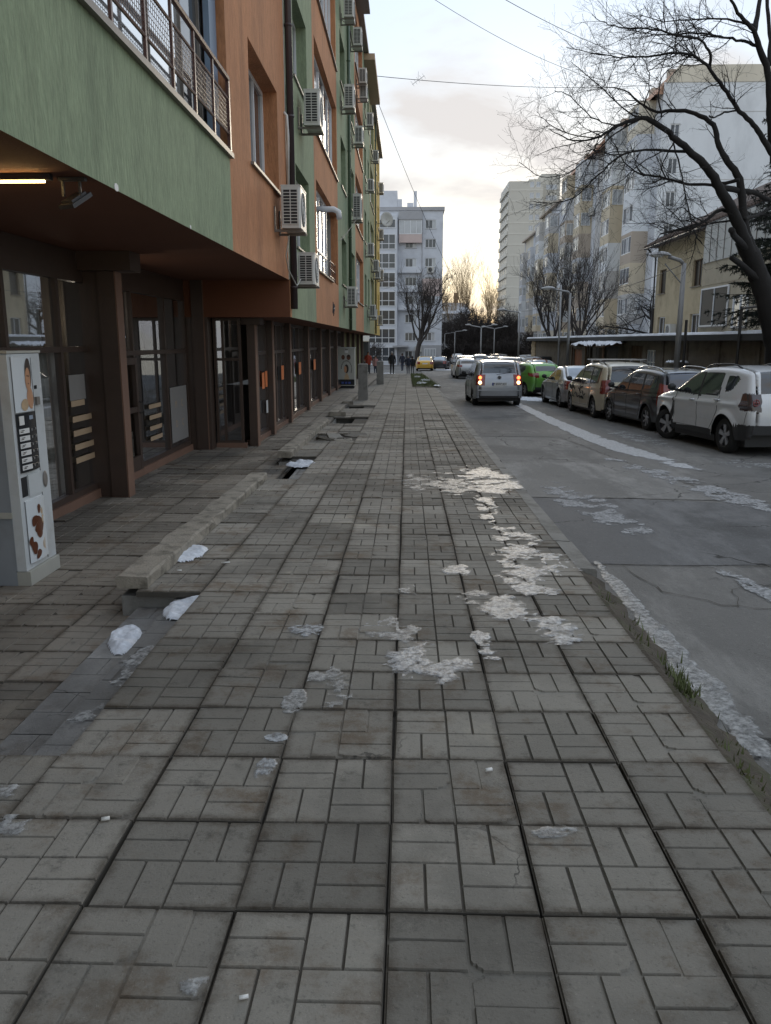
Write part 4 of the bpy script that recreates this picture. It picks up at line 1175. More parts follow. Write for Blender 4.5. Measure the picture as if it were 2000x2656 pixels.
def surf_w(S, y, z, d):
    W, H, L = S['W'], S['H'], S['L']
    belt = S['belt'][0] + (S['belt'][1] - S['belt'][0]) * np.clip((y - S['ry']) / (S['fy'] - S['ry']), 0, 1)
    zs = S.get('zw', .62)
    w = np.full(y.shape, W / 2)
    w = np.where(z < zs, W / 2 * (1 - .055 * ((zs - z) / zs) ** 2), w)
    w = np.where(z >= zs, W / 2 * (1 - S.get('sh', .035) * np.clip((z - zs) / (belt - zs), 0, 1) ** 2), w)
    # crease along the flank
    w = w + S.get('crease', .012) * np.exp(-((z - (belt - .10)) / .035) ** 2) - .010 * np.exp(-((z - (zs - .12)) / .07) ** 2)
    w = w - S['tum'] * np.clip(z - belt, 0, 9) ** 1.12
    for a in (S['ya'][0], S['ya'][1]):
        q = np.hypot(y - a, z - S['wr'])
        w = w + S.get('flare', .02) * np.exp(-((q - S['wr'] - .08) / .06) ** 2)
    tf = np.clip((y - (S['fy'] - 1.0)) / 1.0, 0, 1); tr_ = np.clip(((S['ry'] + .8) - y) / .8, 0, 1)
    w = w * (1 - S.get('tf', .16) * tf ** 2.2 - S.get('tr', .09) * tr_ ** 2.2)
    R = S.get('R', .11)
    q = np.clip(1 - d / R, 0, 1)
    return w - R * (1 - np.sqrt(np.clip(1 - q * q, 0, 1)))
def dist_poly(y, z, P):
    P = np.array(P); A, B = P[:-1], P[1:]
    out_ = np.full(y.shape, 9.0)
    D = B - A; LL = (D ** 2).sum(1)
    for a, d, l in zip(A, D, LL):
        t = np.clip(((y - a[0]) * d[0] + (z - a[1]) * d[1]) / l, 0, 1)
        out_ = np.minimum(out_, np.hypot(y - a[0] - t * d[0], z - a[1] - t * d[1]))
    return out_
def car(S, name, label, cat, loc, rz, group='cars parked along the street', step=.04, rows=42):
    t = thing(name, label, cat, loc, rz, group)
    t.rotation_euler = (TILT, 0, rz)
    P = chaikin(S['prof'], 2)
    P = np.array(P); seg = np.hypot(*(P[1:] - P[:-1]).T); cum = np.concatenate([[0], np.cumsum(seg)])
    n = int(cum[-1] / step); s_ = np.linspace(0, cum[-1], n)
    py_ = np.interp(s_, cum, P[:, 0]); pz_ = np.interp(s_, cum, P[:, 1])
    S['fy'], S['ry'] = py_.max(), py_.min()
    zl = np.full(n, S['sill'])
    zl = np.where((py_ > S['ya'][0] + .7) | (py_ < S['ya'][1] - .7), S['sill'] + .04, zl)
    ra = S['wr'] + S.get('gap', .055)
    for a in S['ya']:
        dy = np.abs(py_ - a)
        zl = np.where(dy < ra, np.maximum(zl, S['wr'] + np.sqrt(np.clip(ra ** 2 - dy ** 2, 0, None))), zl)
    zl = np.minimum(zl, pz_)
    k = np.linspace(0, 1, rows + 1) ** 1.35
    Yg = np.repeat(py_[:, None], rows + 1, 1); Zg = pz_[:, None] - (pz_ - zl)[:, None] * k[None, :]
    D = dist_poly(Yg, Zg, list(zip(py_, pz_)))
    Wg = surf_w(S, Yg, Zg, D)
    groups = {}
    def put(cls, vs):
        g = groups.setdefault(cls, ([], [], {}))
        idx = []
        for key, p in vs:
            if key not in g[2]:
                g[2][key] = len(g[0]); g[0].append(p)
            idx.append(g[2][key])
        g[1].append(tuple(idx))
    Yc = (Yg[:-1, :-1] + Yg[1:, 1:]) / 2; Zc = (Zg[:-1, :-1] + Zg[1:, 1:]) / 2
    cls = np.zeros(Yc.shape, int)
    names = ['body']
    for nm, mt, poly in S['side']:
        names.append((nm, mt)); m_ = inpoly(Yc, Zc, poly) & (cls == 0); cls[m_] = len(names) - 1
    for sd in (1, -1):
        for i in range(n - 1):
            for j in range(rows):
                c = int(cls[i, j])
                key = c if c == 0 else (c, sd)
                q = ((i, j), (i + 1, j), (i + 1, j + 1), (i, j + 1))
                if abs(Zg[i, j] - Zg[i, j + 1]) < 1e-5 and abs(Zg[i + 1, j] - Zg[i + 1, j + 1]) < 1e-5: continue
                vs = [((sd, a, b), (sd * Wg[a, b], Yg[a, b], Zg[a, b])) for a, b in (q if sd > 0 else q[::-1])]
                put(key, vs)
    # band over the top
    nx = 14
    we = Wg[:, 0]
    ny_ = np.gradient(pz_); nz_ = -np.gradient(py_)
    ln = np.hypot(ny_, nz_) + 1e-9
    nyo, nzo = -ny_ / ln, -nz_ / ln
    # outward normal: make it point up for the roof
    sgn = np.where(nzo[n // 2] > 0, 1, -1)
    nyo, nzo = nyo * sgn, nzo * sgn
    fx = np.linspace(-1, 1, nx + 1)
    cr = S.get('crown', .035)
    bandcls = S['band']
    for i in range(n - 1):
        for j in range(nx):
            xm = (fx[j] + fx[j + 1]) / 2 * we[i]; ym, zm = (py_[i] + py_[i + 1]) / 2, (pz_[i] + pz_[i + 1]) / 2
            c = 0
            for q, (nm, mt, test) in enumerate(bandcls):
                if test(abs(xm), ym, zm, we[i]): c = ('b', q); break
            vs = []
            for a, b in ((i, j), (i, j + 1), (i + 1, j + 1), (i + 1, j)):
                o_ = cr * (1 - fx[b] ** 2)
                x_ = fx[b] * we[a]
                key = (1, a, 0) if b == nx else ((-1, a, 0) if b == 0 else ('t', a, b))
                vs.append((key, (x_, py_[a] + nyo[a] * o_, pz_[a] + nzo[a] * o_)))
            put(c if c == 0 else (c, 1 if xm > 0 else -1) if 'lamp' in bandcls[c[1]][0] or 'light' in bandcls[c[1]][0] else c, vs)
    for key, (vs, fs, _) in groups.items():
        if key == 0: nm, mt = 'body', S['paint']
        elif isinstance(key[0], int): nm, mt = names[key[0]]
        else: nm, mt = bandcls[(key if key[0] == 'b' else key[0])[1]][:2]
        b = MB(); b.v, b.f, b.m = [V3(v) for v in vs], fs, [0] * len(fs)
        b.build(nm, mt, t, smooth=True, local=True)
    b = MB(); b.box(-S['W'] / 2 + .17, S['W'] / 2 - .17, S['ry'] + .25, S['fy'] - .25, .17, S['belt'][0] - .05); b.box(-S['W'] / 2 + .06, S['W'] / 2 - .06, S['ya'][1] + ra + .01, S['ya'][0] - ra - .01, .19, S['sill'] + .03)
    b.build('underbody', 'car_black', t, local=True)
    for a in S['ya']:
        for sd in (1, -1):
            wheel_obj(t, sd * (S['W'] / 2 - .125), a, S['wr'], sd, S.get('spoke', 5), steer=S.get('steer', 0) if a > 0 else 0, cap=S.get('cap', False))
    # mirrors
    if S.get('mirror'):
        my, mz_ = S['mirror']
        for sd in (1, -1):
            x = S['W'] / 2 - .03
            b = MB(); b.sphere((sd * (x + .14), my, mz_ + .08), .1, 8, 0, (.95, .65, .78)); b.box(min(sd * (x - .04), sd * (x + .1)), max(sd * (x - .04), sd * (x + .1)), my - .03, my + .03, mz_ - .01, mz_ + .04)
            b.build('mirror', S.get('mirror_mat', 'car_black'), t, smooth=True, local=True)
    def on_side(y, z, off=.004):
        yy, zz = np.array([y]), np.array([z]); d_ = dist_poly(yy, zz, list(zip(py_, pz_)))
        return float(surf_w(S, yy, zz, d_)[0]) + off
    for ln_ in S.get('seams', []):
        pts = []
        for (a, b_), (c, d) in zip(ln_, ln_[1:]):
            kk_ = max(2, int(math.hypot(c - a, d - b_) / .06))
            pts += [(a + (c - a) * q / kk_, b_ + (d - b_) * q / kk_) for q in range(kk_)]
        pts.append(ln_[-1])
        for sd in (1, -1):
            b = MB(); b.tube([(sd * on_side(y, z, .0005), y, z) for y, z in pts], .0055, 4); b.build('door_seam', 'car_black', t, local=True)
    for (y, z) in S.get('handles', []):
        for sd in (1, -1):
            x = on_side(y, z, .006); b = MB(); b.tube([(sd * x, y - .10, z), (sd * (x + .03), y - .07, z), (sd * (x + .03), y + .07, z), (sd * x, y + .10, z)], .014, 6); b.build('door_handle', S.get('handle_mat', S['paint']), t, smooth=True, local=True)
    if S.get('rails'):
        ya, yb = S['rails']; m_ = S.get('rail_mat', 'chrome')
        def zt(y): return float(np.interp(-y, -py_[n // 4: -n // 5], pz_[n // 4: -n // 5]))
        for sd in (1, -1):
            x = S['rail_x'] * sd
            ys_ = np.linspace(ya, yb, 9); pts = [(x, y, zt(y) + .0 + .062 * min(1, 3.2 * (1 - abs(2 * i / 8 - 1)))) for i, y in enumerate(ys_)]
            b = MB(); b.tube(pts, .017, 6); b.tube([(x, pts[0][1], pts[0][2] - .03), pts[0]], .02, 6); b.tube([(x, pts[-1][1], pts[-1][2] - .03), pts[-1]], .02, 6); b.build('roof_rail', m_, t, smooth=True, local=True)
    if S.get('bars'):
        for y in S['bars']:
            b = MB(); b.box(-S['W'] / 2 + .13, S['W'] / 2 - .13, y - .035, y + .035, S['H'] + .075, S['H'] + .105)
            for sd in (1, -1): b.box(sd * (S['rail_x']) - .03, sd * S['rail_x'] + .03, y - .03, y + .03, S['H'] - .06, S['H'] + .08)
            b.build('roof_bar', 'rim_silver', t, local=True)
    if S.get('aerial'):
        y, z = S['aerial']; b = MB(); b.tube([(0, y, z), (0, y - .06, z + .2)], [.006, .003], 5); b.build('aerial', 'car_black', t, local=True)
    if S.get('wiper'):
        x0, x1, y, z = S['wiper']; b = MB(); b.tube([(x0, y, z), (x1, y + .02, z + .06)], .009, 5); b.build('wiper', 'car_black', t, local=True)
    if S.get('plate'):
        y, z, txt = S['plate']
        b = MB(); b.box(-.26, .26, y - .012, y, z - .055, z + .055); pl = b.build('plate', 'plate', t, local=True)
        if txt:
            b = MB(); b.box(-.26, -.215, y - .0135, y - .012, z - .053, z + .053); b.build('plate_band', 'plate_blue', pl, local=True)
            me = text_mesh(txt, .105, font_bold=True); me.materials.append(M['ink'])
            o = bpy.data.objects.new('lettering', me); C.objects.link(o); o.parent = pl; o.location = (.02, y - .0135, z); o.rotation_euler = (math.pi / 2, 0, 0)
    return t
def rear_loc(S, P, rz):
    """where the car's origin lies when its left rear tyre touches the road at P"""
    lx, ly = -(S['W'] / 2 - .03), S['ya'][1]
    c, s = math.cos(rz), math.sin(rz)
    x, y = P[0] - (c * lx - s * ly), P[1] - (s * lx + c * ly)
    return (x, y, G(y) + ROAD)
gl = 'car_glass'
def std_band(S, ws, rw, glass=gl, plate_z=None, extra=()):
    """ws: (ycowl, zcowl, yroof) ; rw: (zbase, yroofrear, margin)"""
    r = list(extra)
    r.append(('windshield', glass, lambda x, y, z, w: y < ws[0] and y > ws[2] and z > ws[1] and x < w - .07))
    r.append(('rear_window', S.get('rear_glass', glass), lambda x, y, z, w: y < rw[1] and z > rw[0] and x < w - rw[2]))
    return r
# --- white SUV with black cladding, nearest in the row
S = dict(L=4.34, W=1.81, H=1.66, wr=.345, ya=(1.32, -1.35), sill=.30, belt=(1.06, 1.02), tum=.30, R=.10, zw=.72, sh=.05, flare=.045, gap=.075, paint='paint_white', crease=.03, tr=.11,
         prof=[(2.08, .34), (2.16, .55), (2.14, .82), (2.02, .98), (1.55, 1.06), (1.02, 1.12), (.20, 1.60), (-.35, 1.65), (-1.20, 1.65), (-1.78, 1.585), (-1.86, 1.52), (-2.02, 1.16), (-2.12, 1.02), (-2.15, .75), (-2.13, .42)], spoke=5, steer=.42)
S['side'] = [('side_window', gl, [(1.0, 1.12), (.17, 1.51), (-.12, 1.53), (-.12, 1.09)]), ('side_window', gl, [(-.20, 1.53), (-.20, 1.09), (-.98, 1.13), (-.92, 1.52)]),
             ('quarter_window', gl, [(-1.12, 1.50), (-1.16, 1.17), (-1.42, 1.22), (-1.58, 1.44), (-1.5, 1.49)]),
             ('window_trim', 'car_black', [(1.03, 1.10), (.16, 1.535), (-.94, 1.545), (-1.0, 1.10), (-.12, 1.06)]),
             ('tail_light', 'lamp_dark', [(-1.80, 1.18), (-2.2, 1.18), (-2.2, .86), (-1.86, .86), (-1.80, .92)]),
             ('fender_trim', 'car_black', [(.92, .96), (1.0, .98), (.98, .45), (.90, .36), (.86, .36)]),
             ('rear_bumper', 'car_black', [(-1.72, .60), (-3, .60), (-3, .1), (-1.4, .1)]), ('sill_cladding', 'car_black', [(.95, .40), (.95, .1), (-.9, .1), (-.9, .40)]), ('front_bumper', 'car_black', [(1.75, .5), (3, .5), (3, .1), (1.6, .1)])]
S['band'] = std_band(S, (1.0, 1.14, .24), (1.16, -1.80, .10), extra=[('tail_light', 'lamp_dark', lambda x, y, z, w: y < -1.9 and .86 < z < 1.18 and x > w - .13), ('rear_bumper', 'car_black', lambda x, y, z, w: y < -1.5 and z < .60), ('front_bumper', 'car_black', lambda x, y, z, w: y > 1.8 and z < .5)])
S['rear_glass'] = 'car_glass_blue'
S.update(mirror=(.82, 1.12), rails=(.15, -1.35), rail_x=.60, rail_mat='rim_dark', handles=[(.05, .97), (-.98, 1.02)], handle_mat='chrome',
         seams=[[(.88, 1.08), (.86, .42), (-.2, .42), (-.16, 1.05)], [(-.16, .42), (-.75, .42), (-1.02, .78), (-1.02, 1.10)], [(-2.04, .84), (-1.98, .60), (-1.78, .58)]])
SUV = S
a = rad(6.5)
P_ = at_g(1874, 1174, ROAD)
DU = car(S, 'parked_car', 'white crossover car with black cladding and roof rails, nearest in the parked row', 'car', rear_loc(S, P_, a), a, step=.035, rows=46)
# round rings inside its dark tail lights
for sd in (-1, 1):
    b = MB(); b.lathe([(.05, 0), (.06, -.006), (.07, 0)], (sd * .72, -2.15, 1.02), 'y', 14); b.tube([(sd * .72, -2.15, .95), (sd * .72, -2.15, 1.09)], .01, 4); b.tube([(sd * .65, -2.15, 1.02), (sd * .79, -2.15, 1.02)], .01, 4)
    b.build('light_ring', 'lamp_red', DU, local=True)
# --- dark estate
S = dict(L=4.42, W=1.76, H=1.53, wr=.315, ya=(1.33, -1.38), sill=.24, belt=(.96, .92), tum=.30, R=.10, paint='paint_dark', prof=[(2.12, .26), (2.2, .45), (2.16, .66), (1.98, .78), (1.3, .92), (1.05, .98), (.15, 1.46), (-.4, 1.525), (-1.2, 1.51), (-1.82, 1.45), (-1.93, 1.38), (-2.10, 1.02), (-2.17, .92), (-2.2, .62), (-2.16, .30)], spoke=7)
S['side'] = [('side_window', gl, [(1.0, .98), (.15, 1.40), (.02, 1.41), (.02, .97)]), ('side_window', gl, [(-.06, 1.41), (-.06, .97), (-.95, 1.0), (-.9, 1.40)]), ('quarter_window', gl, [(-1.02, 1.39), (-1.06, 1.01), (-1.75, 1.08), (-1.72, 1.33)]),
             ('window_trim', 'car_black', [(1.05, .96), (.16, 1.43), (-1.78, 1.37), (-1.82, 1.05), (0, .94)]), ('tail_light', 'lamp_red', [(-1.90, 1.20), (-2.3, 1.10), (-2.3, .66), (-1.95, .66)])]
S['rear_glass'] = 'car_glass_blue'
S['band'] = std_band(S, (1.0, 1.0, .2), (1.02, -1.86, .07), extra=[('tail_light', 'lamp_red', lambda x, y, z, w: y < -1.9 and .66 < z < 1.16 and x > w - .11), ('rear_bumper', 'car_black', lambda x, y, z, w: y < -1.6 and z < .42)])
S.update(mirror=(.85, .98), rails=(.1, -1.7), rail_x=.58, handles=[(.15, .86), (-.82, .89)], aerial=(-1.6, 1.47), plate=(-2.215, .50, None), seams=[[(.88, .95), (.86, .34), (-.02, .32), (-.02, .95)], [(-.02, .34), (-.85, .34), (-1.0, .7), (-1.0, .96)]])
a = rad(5.5)
P_ = at_g(1673, 1116, ROAD)
PE = car(S, 'parked_car', 'dark estate car with silver roof rails, parked next to the white crossover', 'car', rear_loc(S, P_, a), a)
me = text_mesh('PEUGEOT', .075); me.materials.append(M['chrome'])
o = bpy.data.objects.new('lettering', me); C.objects.link(o); o.parent = PE; o.location = (-.45, -2.203, .90); o.rotation_euler = (math.pi / 2, 0, 0)
# --- cream people carrier with roof bars
S = dict(L=4.4, W=1.80, H=1.63, wr=.315, ya=(1.33, -1.37), sill=.25, belt=(1.0, .95), tum=.26, R=.10, paint='paint_cream', prof=[(2.08, .28), (2.16, .5), (2.1, .76), (1.9, .9), (1.45, 1.0), (1.25, 1.04), (.35, 1.52), (-.3, 1.62), (-1.2, 1.62), (-1.88, 1.55), (-1.98, 1.48), (-2.10, 1.06), (-2.17, .96), (-2.2, .66), (-2.16, .32)], spoke=7)
S['side'] = [('side_window', gl, [(1.1, 1.03), (.35, 1.44), (.08, 1.48), (.08, 1.0)]), ('side_window', gl, [(0, 1.49), (0, 1.0), (-.9, 1.02), (-.9, 1.49)]), ('quarter_window', gl, [(-1.0, 1.48), (-1.0, 1.03), (-1.72, 1.07), (-1.74, 1.44)]),
             ('window_trim', 'car_black', [(1.14, 1.0), (.36, 1.48), (-.3, 1.53), (-1.78, 1.48), (-1.76, 1.04), (0, .97)]), ('tail_light', 'lamp_red', [(-1.93, 1.14), (-2.3, 1.14), (-2.3, .74), (-1.98, .74)])]
S['band'] = std_band(S, (1.2, 1.06, .4), (1.08, -1.93, .06), extra=[('tail_light', 'lamp_red', lambda x, y, z, w: y < -1.9 and .74 < z < 1.16 and x > w - .12)])
S.update(mirror=(1.0, 1.02), rails=(.2, -1.7), rail_x=.62, rail_mat='car_black', bars=(-.15, -1.1), handles=[(.2, .90), (-.8, .93)], aerial=(-1.5, 1.6), seams=[[(1.0, .98), (.95, .34), (.04, .33), (.04, .98)], [(.04, .34), (-.85, .34), (-1.0, .72), (-.95, 1.0)]])
a = rad(3)
P_ = at_g(1536, 1083, ROAD)
ZA = car(S, 'parked_car', 'cream people carrier with roof bars and a dark swirl decal on its flank', 'car', rear_loc(S, P_, a), a)
# the swirl decal on its flank
b = MB(); r_ = random.Random(4)
for k in range(13):
    y0 = -.7 + r_.random() * 1.9; z0 = .48 + r_.random() * .38
    pts = [(-(.905 - .02), y0 + q * .07, z0 + .05 * math.sin(q * 1.1 + k) + q * .015) for q in range(6)]
    b.tube([(-(1.80 / 2 + .006), p[1], p[2]) for p in pts], .014, 4)
b.build('flank_decal', 'ink', ZA, local=True)
# --- silver saloon
S = dict(L=4.75, W=1.80, H=1.45, wr=.325, ya=(1.42, -1.40), sill=.22, belt=(.94, .90), tum=.36, R=.11, paint='paint_silver', prof=[(2.3, .25), (2.38, .42), (2.33, .62), (2.1, .75), (1.35, .90), (.95, .96), (.05, 1.38), (-.45, 1.44), (-1.0, 1.38), (-1.45, 1.18), (-1.72, 1.03), (-2.25, 1.0), (-2.34, .92), (-2.38, .62), (-2.34, .30)], spoke=7)
S['side'] = [('side_window', gl, [(.9, .95), (.08, 1.32), (-.22, 1.35), (-.22, .94)]), ('side_window', gl, [(-.30, 1.35), (-.30, .94), (-1.1, .96), (-1.25, 1.10), (-.95, 1.30)]), ('window_trim', 'chrome', [(.96, .935), (.06, 1.345), (-.4, 1.375), (-.98, 1.325), (-1.34, 1.09), (-1.15, .935)]),
             ('tail_light', 'lamp_red', [(-1.98, .96), (-2.5, .96), (-2.5, .66), (-2.10, .66)])]
S['rear_glass'] = 'frost_glass'
S['band'] = std_band(S, (.9, .98, .1), (1.06, -1.02, .10), extra=[('tail_light', 'lamp_red', lambda x, y, z, w: y < -2.2 and .66 < z < .95 and x > w - .22)])
S.update(mirror=(.72, .96), handles=[(.0, .84), (-.95, .86)], plate=(-2.392, .74, None), seams=[[(.85, .93), (.84, .32), (-.26, .30), (-.26, .92)], [(-.26, .32), (-1.0, .32), (-1.15, .7), (-1.2, .96)]])
a = rad(2)
P_ = at_g(1450, 1056, ROAD)
SALOON = S
ME = car(S, 'parked_car', 'silver saloon car with snow on its roof, between the green hatchback and the cream carrier', 'car', rear_loc(S, P_, a), a)
# --- bright green hatchback
S = dict(L=3.9, W=1.70, H=1.48, wr=.30, ya=(1.22, -1.27), sill=.24, belt=(1.0, .92), tum=.34, R=.15, paint='paint_green', prof=[(1.86, .26), (1.94, .45), (1.9, .66), (1.7, .8), (1.2, .95), (.98, 1.0), (.1, 1.42), (-.45, 1.475), (-1.15, 1.44), (-1.52, 1.38), (-1.78, 1.06), (-1.90, .94), (-1.94, .62), (-1.88, .30)], spoke=7, tr=.14)
S['side'] = [('side_window', gl, [(.92, 1.0), (.08, 1.36), (-.2, 1.39), (-.2, .99)]), ('side_window', gl, [(-.28, 1.39), (-.28, 1.0), (-1.0, 1.05), (-1.2, 1.18), (-1.1, 1.33)]), ('tail_light', 'lamp_red', [(-1.50, 1.05), (-2.1, 1.0), (-2.1, .84), (-1.62, .90)])]
S['band'] = std_band(S, (.9, 1.02, .15), (1.08, -1.55, .11), extra=[('tail_light', 'lamp_red', lambda x, y, z, w: y < -1.7 and .84 < z < 1.02 and x > w - .16), ('rear_bumper', 'car_black', lambda x, y, z, w: y < -1.6 and z < .42)])
S.update(mirror=(.78, 1.0), mirror_mat='paint_green', handles=[(-.02, .9)], plate=(-1.955, .56, None), wiper=(.0, .42, -1.80, 1.08), seams=[[(.85, .98), (.84, .34), (-.24, .32), (-.24, .98)]])
HATCH = S
a = rad(14)
P_ = at_g(1367, 1022, ROAD); P_ = Vector((5.25, 36.3, 0))
MA = car(S, 'parked_car', 'bright green hatchback parked with its nose to the garages', 'car', rear_loc(S, P_, a), a)
# --- silver people carrier driving away with its lights on
S = dict(L=4.41, W=1.79, H=1.64, wr=.315, ya=(1.32, -1.36), sill=.26, belt=(1.02, .98), tum=.22, R=.10, paint='paint_silver_blue', prof=[(2.08, .28), (2.16, .5), (2.1, .78), (1.88, .92), (1.45, 1.02), (1.2, 1.06), (.3, 1.53), (-.3, 1.63), (-1.3, 1.63), (-1.90, 1.57), (-1.99, 1.50), (-2.10, 1.10), (-2.15, .98), (-2.19, .66), (-2.15, .30)], spoke=7, tr=.07)
S['side'] = [('side_window', gl, [(1.05, 1.05), (.3, 1.46), (.06, 1.50), (.06, 1.03)]), ('side_window', gl, [(-.02, 1.50), (-.02, 1.03), (-.9, 1.04), (-.9, 1.50)]), ('quarter_window', gl, [(-1.0, 1.50), (-1.0, 1.05), (-1.7, 1.08), (-1.72, 1.46)]),
             ('tail_light', 'lamp_red', [(-2.02, 1.12), (-2.4, 1.12), (-2.4, .76), (-2.05, .76)])]
S['band'] = std_band(S, (1.15, 1.08, .36), (1.16, -1.95, .08), extra=[('tail_light', 'lamp_red', lambda x, y, z, w: y < -1.95 and .74 < z < 1.14 and x > w - .20), ('rear_bumper', 'car_black', lambda x, y, z, w: y < -1.6 and z < .40)])
S.update(mirror=(.95, 1.05), handles=[(.2, .92), (-.8, .94)], plate=(-2.225, .80, 'P 6507 KH'), wiper=(-.1, .35, -2.13, 1.14), aerial=(-1.75, 1.64), seams=[[(1.0, 1.0), (.95, .34), (.02, .33), (.02, 1.0)], [(.02, .34), (-.85, .34), (-1.0, .72), (-.95, 1.02)]])
P_ = at_g(1226, 1050, ROAD)
MPV = S
TO = car(S, 'moving_car', 'silver people carrier driving away with red tail lights lit', 'car', rear_loc(S, P_, rad(1.2)), rad(1.2), group='cars driving on the road')
for sd in (-1, 1):
    for zz, mt, rr in ((1.03, 'lamp_lit', .062), (.85, 'lamp_lit_core', .068)):
        b = MB(); b.lathe([(0, -.03), (rr * .7, -.024), (rr, 0)], (sd * .695, -2.165, zz), 'y', 16); b.build('lit_lamp', mt, TO, smooth=True, local=True)
b = MB(); b.box(-.78, .78, -2.225, -2.17, .56, .60); b.build('bumper_ledge', 'paint_silver_blue', TO, local=True)
b = MB(); b.lathe([(.055, 0), (.062, -.008), (.07, 0)], (0, -2.205, 1.04), 'y', 20); b.poly([(.055 * math.cos(k * .524), -2.203, 1.04 + .055 * math.sin(k * .524)) for k in range(12)], 1)
for pts in ([(-.03, 1.085), (-.012, 1.05), (.0, 1.045), (.012, 1.05), (.03, 1.085)], [(-.05, 1.06), (-.028, 1.0), (0, 1.035), (.028, 1.0), (.05, 1.06)]):
    b.tube([(x, -2.208, z) for x, z in pts], .006, 4)
b.build('badge', ['chrome', 'ink'], TO, local=True)
b = MB(); b.box(-.58, .58, -1.95, -1.90, 1.585, 1.60); b.build('brake_light', 'lamp_red', TO, local=True)

# --- the farther cars, smaller builds of the same kinds
import copy as _copy
def far_car(S0, paint_, label, x, y, deg, group='cars parked along the street', name='parked_car', step=.09, rows=20, cat='car', **kw):
    S = _copy.copy(S0); S['paint'] = paint_; S['seams'] = []; S['handles'] = []; S['plate'] = kw.get('plate', None); S['wiper'] = None; S['aerial'] = None; S['rails'] = kw.get('rails', None) and S0.get('rails'); S['bars'] = None
    if paint_ != 'paint_green': S['mirror_mat'] = 'car_black'
    return car(S, name, label, cat, (x, y, G(y) + ROAD + kw.get('dz', 0)), rad(deg), group, step, rows)
far_car(HATCH, 'paint_red', 'dark red hatchback just beyond the green hatchback', 5.35, 43.8, 6)
far_car(MPV, 'paint_grey', 'grey car with a snowy roof behind the dark red hatchback', 5.9, 49.5, 3)
far_car(SALOON, 'paint_white', 'white saloon beside the garage row behind the green hatchback', 8.4, 53.0, 10)
far_car(HATCH, 'paint_silver', 'silver hatchback, first of the three parked close beyond the moving carrier', 4.35, 61.0, 2)
far_car(MPV, 'paint_grey', 'grey carrier, middle one of the three parked beyond the moving carrier', 4.6, 66.2, 2)
far_car(HATCH, 'paint_dark', 'black hatchback, last of the three parked beyond the moving carrier', 4.8, 71.2, 2)
far_car(SALOON, 'paint_yellow', 'yellow taxi saloon parked before the grey apartment block', 1.85, 86.5, 0, plate=(-2.392, .74, None))
far_car(SALOON, 'paint_dark', 'black saloon with a snowy windscreen next to the yellow taxi', 3.75, 91.5, -8)
FARS = [('paint_dark', 'black', 9.2, 58.5, 20, MPV), ('paint_silver', 'silver', 10.5, 68.0, 25, SALOON), ('paint_blue', 'dark blue', 13.4, 76.0, 30, MPV), ('paint_white', 'white', 9.6, 74.5, 15, HATCH), ('paint_grey', 'grey', 12.0, 84.0, 20, MPV),
        ('paint_dark', 'black', 8.6, 84.0, 5, HATCH), ('paint_silver', 'silver', 8.0, 92.0, 4, MPV), ('paint_blue', 'dark blue', 11.0, 95.0, 12, SALOON), ('paint_white', 'white', 14.5, 98.0, 60, HATCH), ('paint_red', 'red', 8.2, 100.5, 3, HATCH),
        ('paint_grey', 'grey', 7.7, 109.0, 0, SALOON), ('paint_dark', 'black', 10.9, 106.0, 70, MPV), ('paint_silver', 'silver', 7.4, 118.0, 0, HATCH), ('paint_blue', 'blue', 10.2, 117.0, 70, HATCH), ('paint_white', 'white', 7.8, 128.0, 0, MPV), ('paint_dark', 'black', 11.5, 128.0, 70, SALOON)]
ROWN = ['nearest', 'second', 'third', 'fourth', 'fifth', 'sixth', 'seventh', 'eighth', 'ninth', 'tenth', 'eleventh', 'twelfth', 'thirteenth', 'fourteenth', 'fifteenth', 'farthest']
for i, (p, cn, x, y, d, S0) in enumerate(FARS):
    kd = {id(MPV): 'carrier', id(SALOON): 'saloon', id(HATCH): 'hatchback'}[id(S0)]
    far_car(S0, p, f'{cn} {kd} in the far car park, {ROWN[i]} of those cars from the camera', x, y, d, 'cars in the far car park', step=.13, rows=14)
# white van in the far car park
vt = thing('parked_van', 'white box van standing high behind the far parked cars', 'van', (18.6, 88, G(88) - .2), rad(10))
b = MB(); b.prism([(-1, -2.6, .5), (-1, 2.6, .5), (-1, 2.6, 1.1), (-1, 1.9, 1.3), (-1, 1.3, 2.2), (-1, 1.0, 2.5), (-1, -2.55, 2.5)], (2, 0, 0)); b.build('body', 'paint_white', vt, local=True)
for x in (-.48, .48):
    b = MB(); b.box(x - .36, x + .36, -2.625, -2.603, 1.4, 2.15); b.build('rear_window', 'frost_glass', vt, local=True)
for sd in (-1, 1):
    b = MB(); b.box(sd * .93 - .05, sd * .93 + .05, -2.63, -2.60, .9, 1.35); b.build('tail_light', 'lamp_red', vt, local=True)
    for y in (-1.7, 1.6): wheel_obj(vt, sd * .88, y, .34, sd)
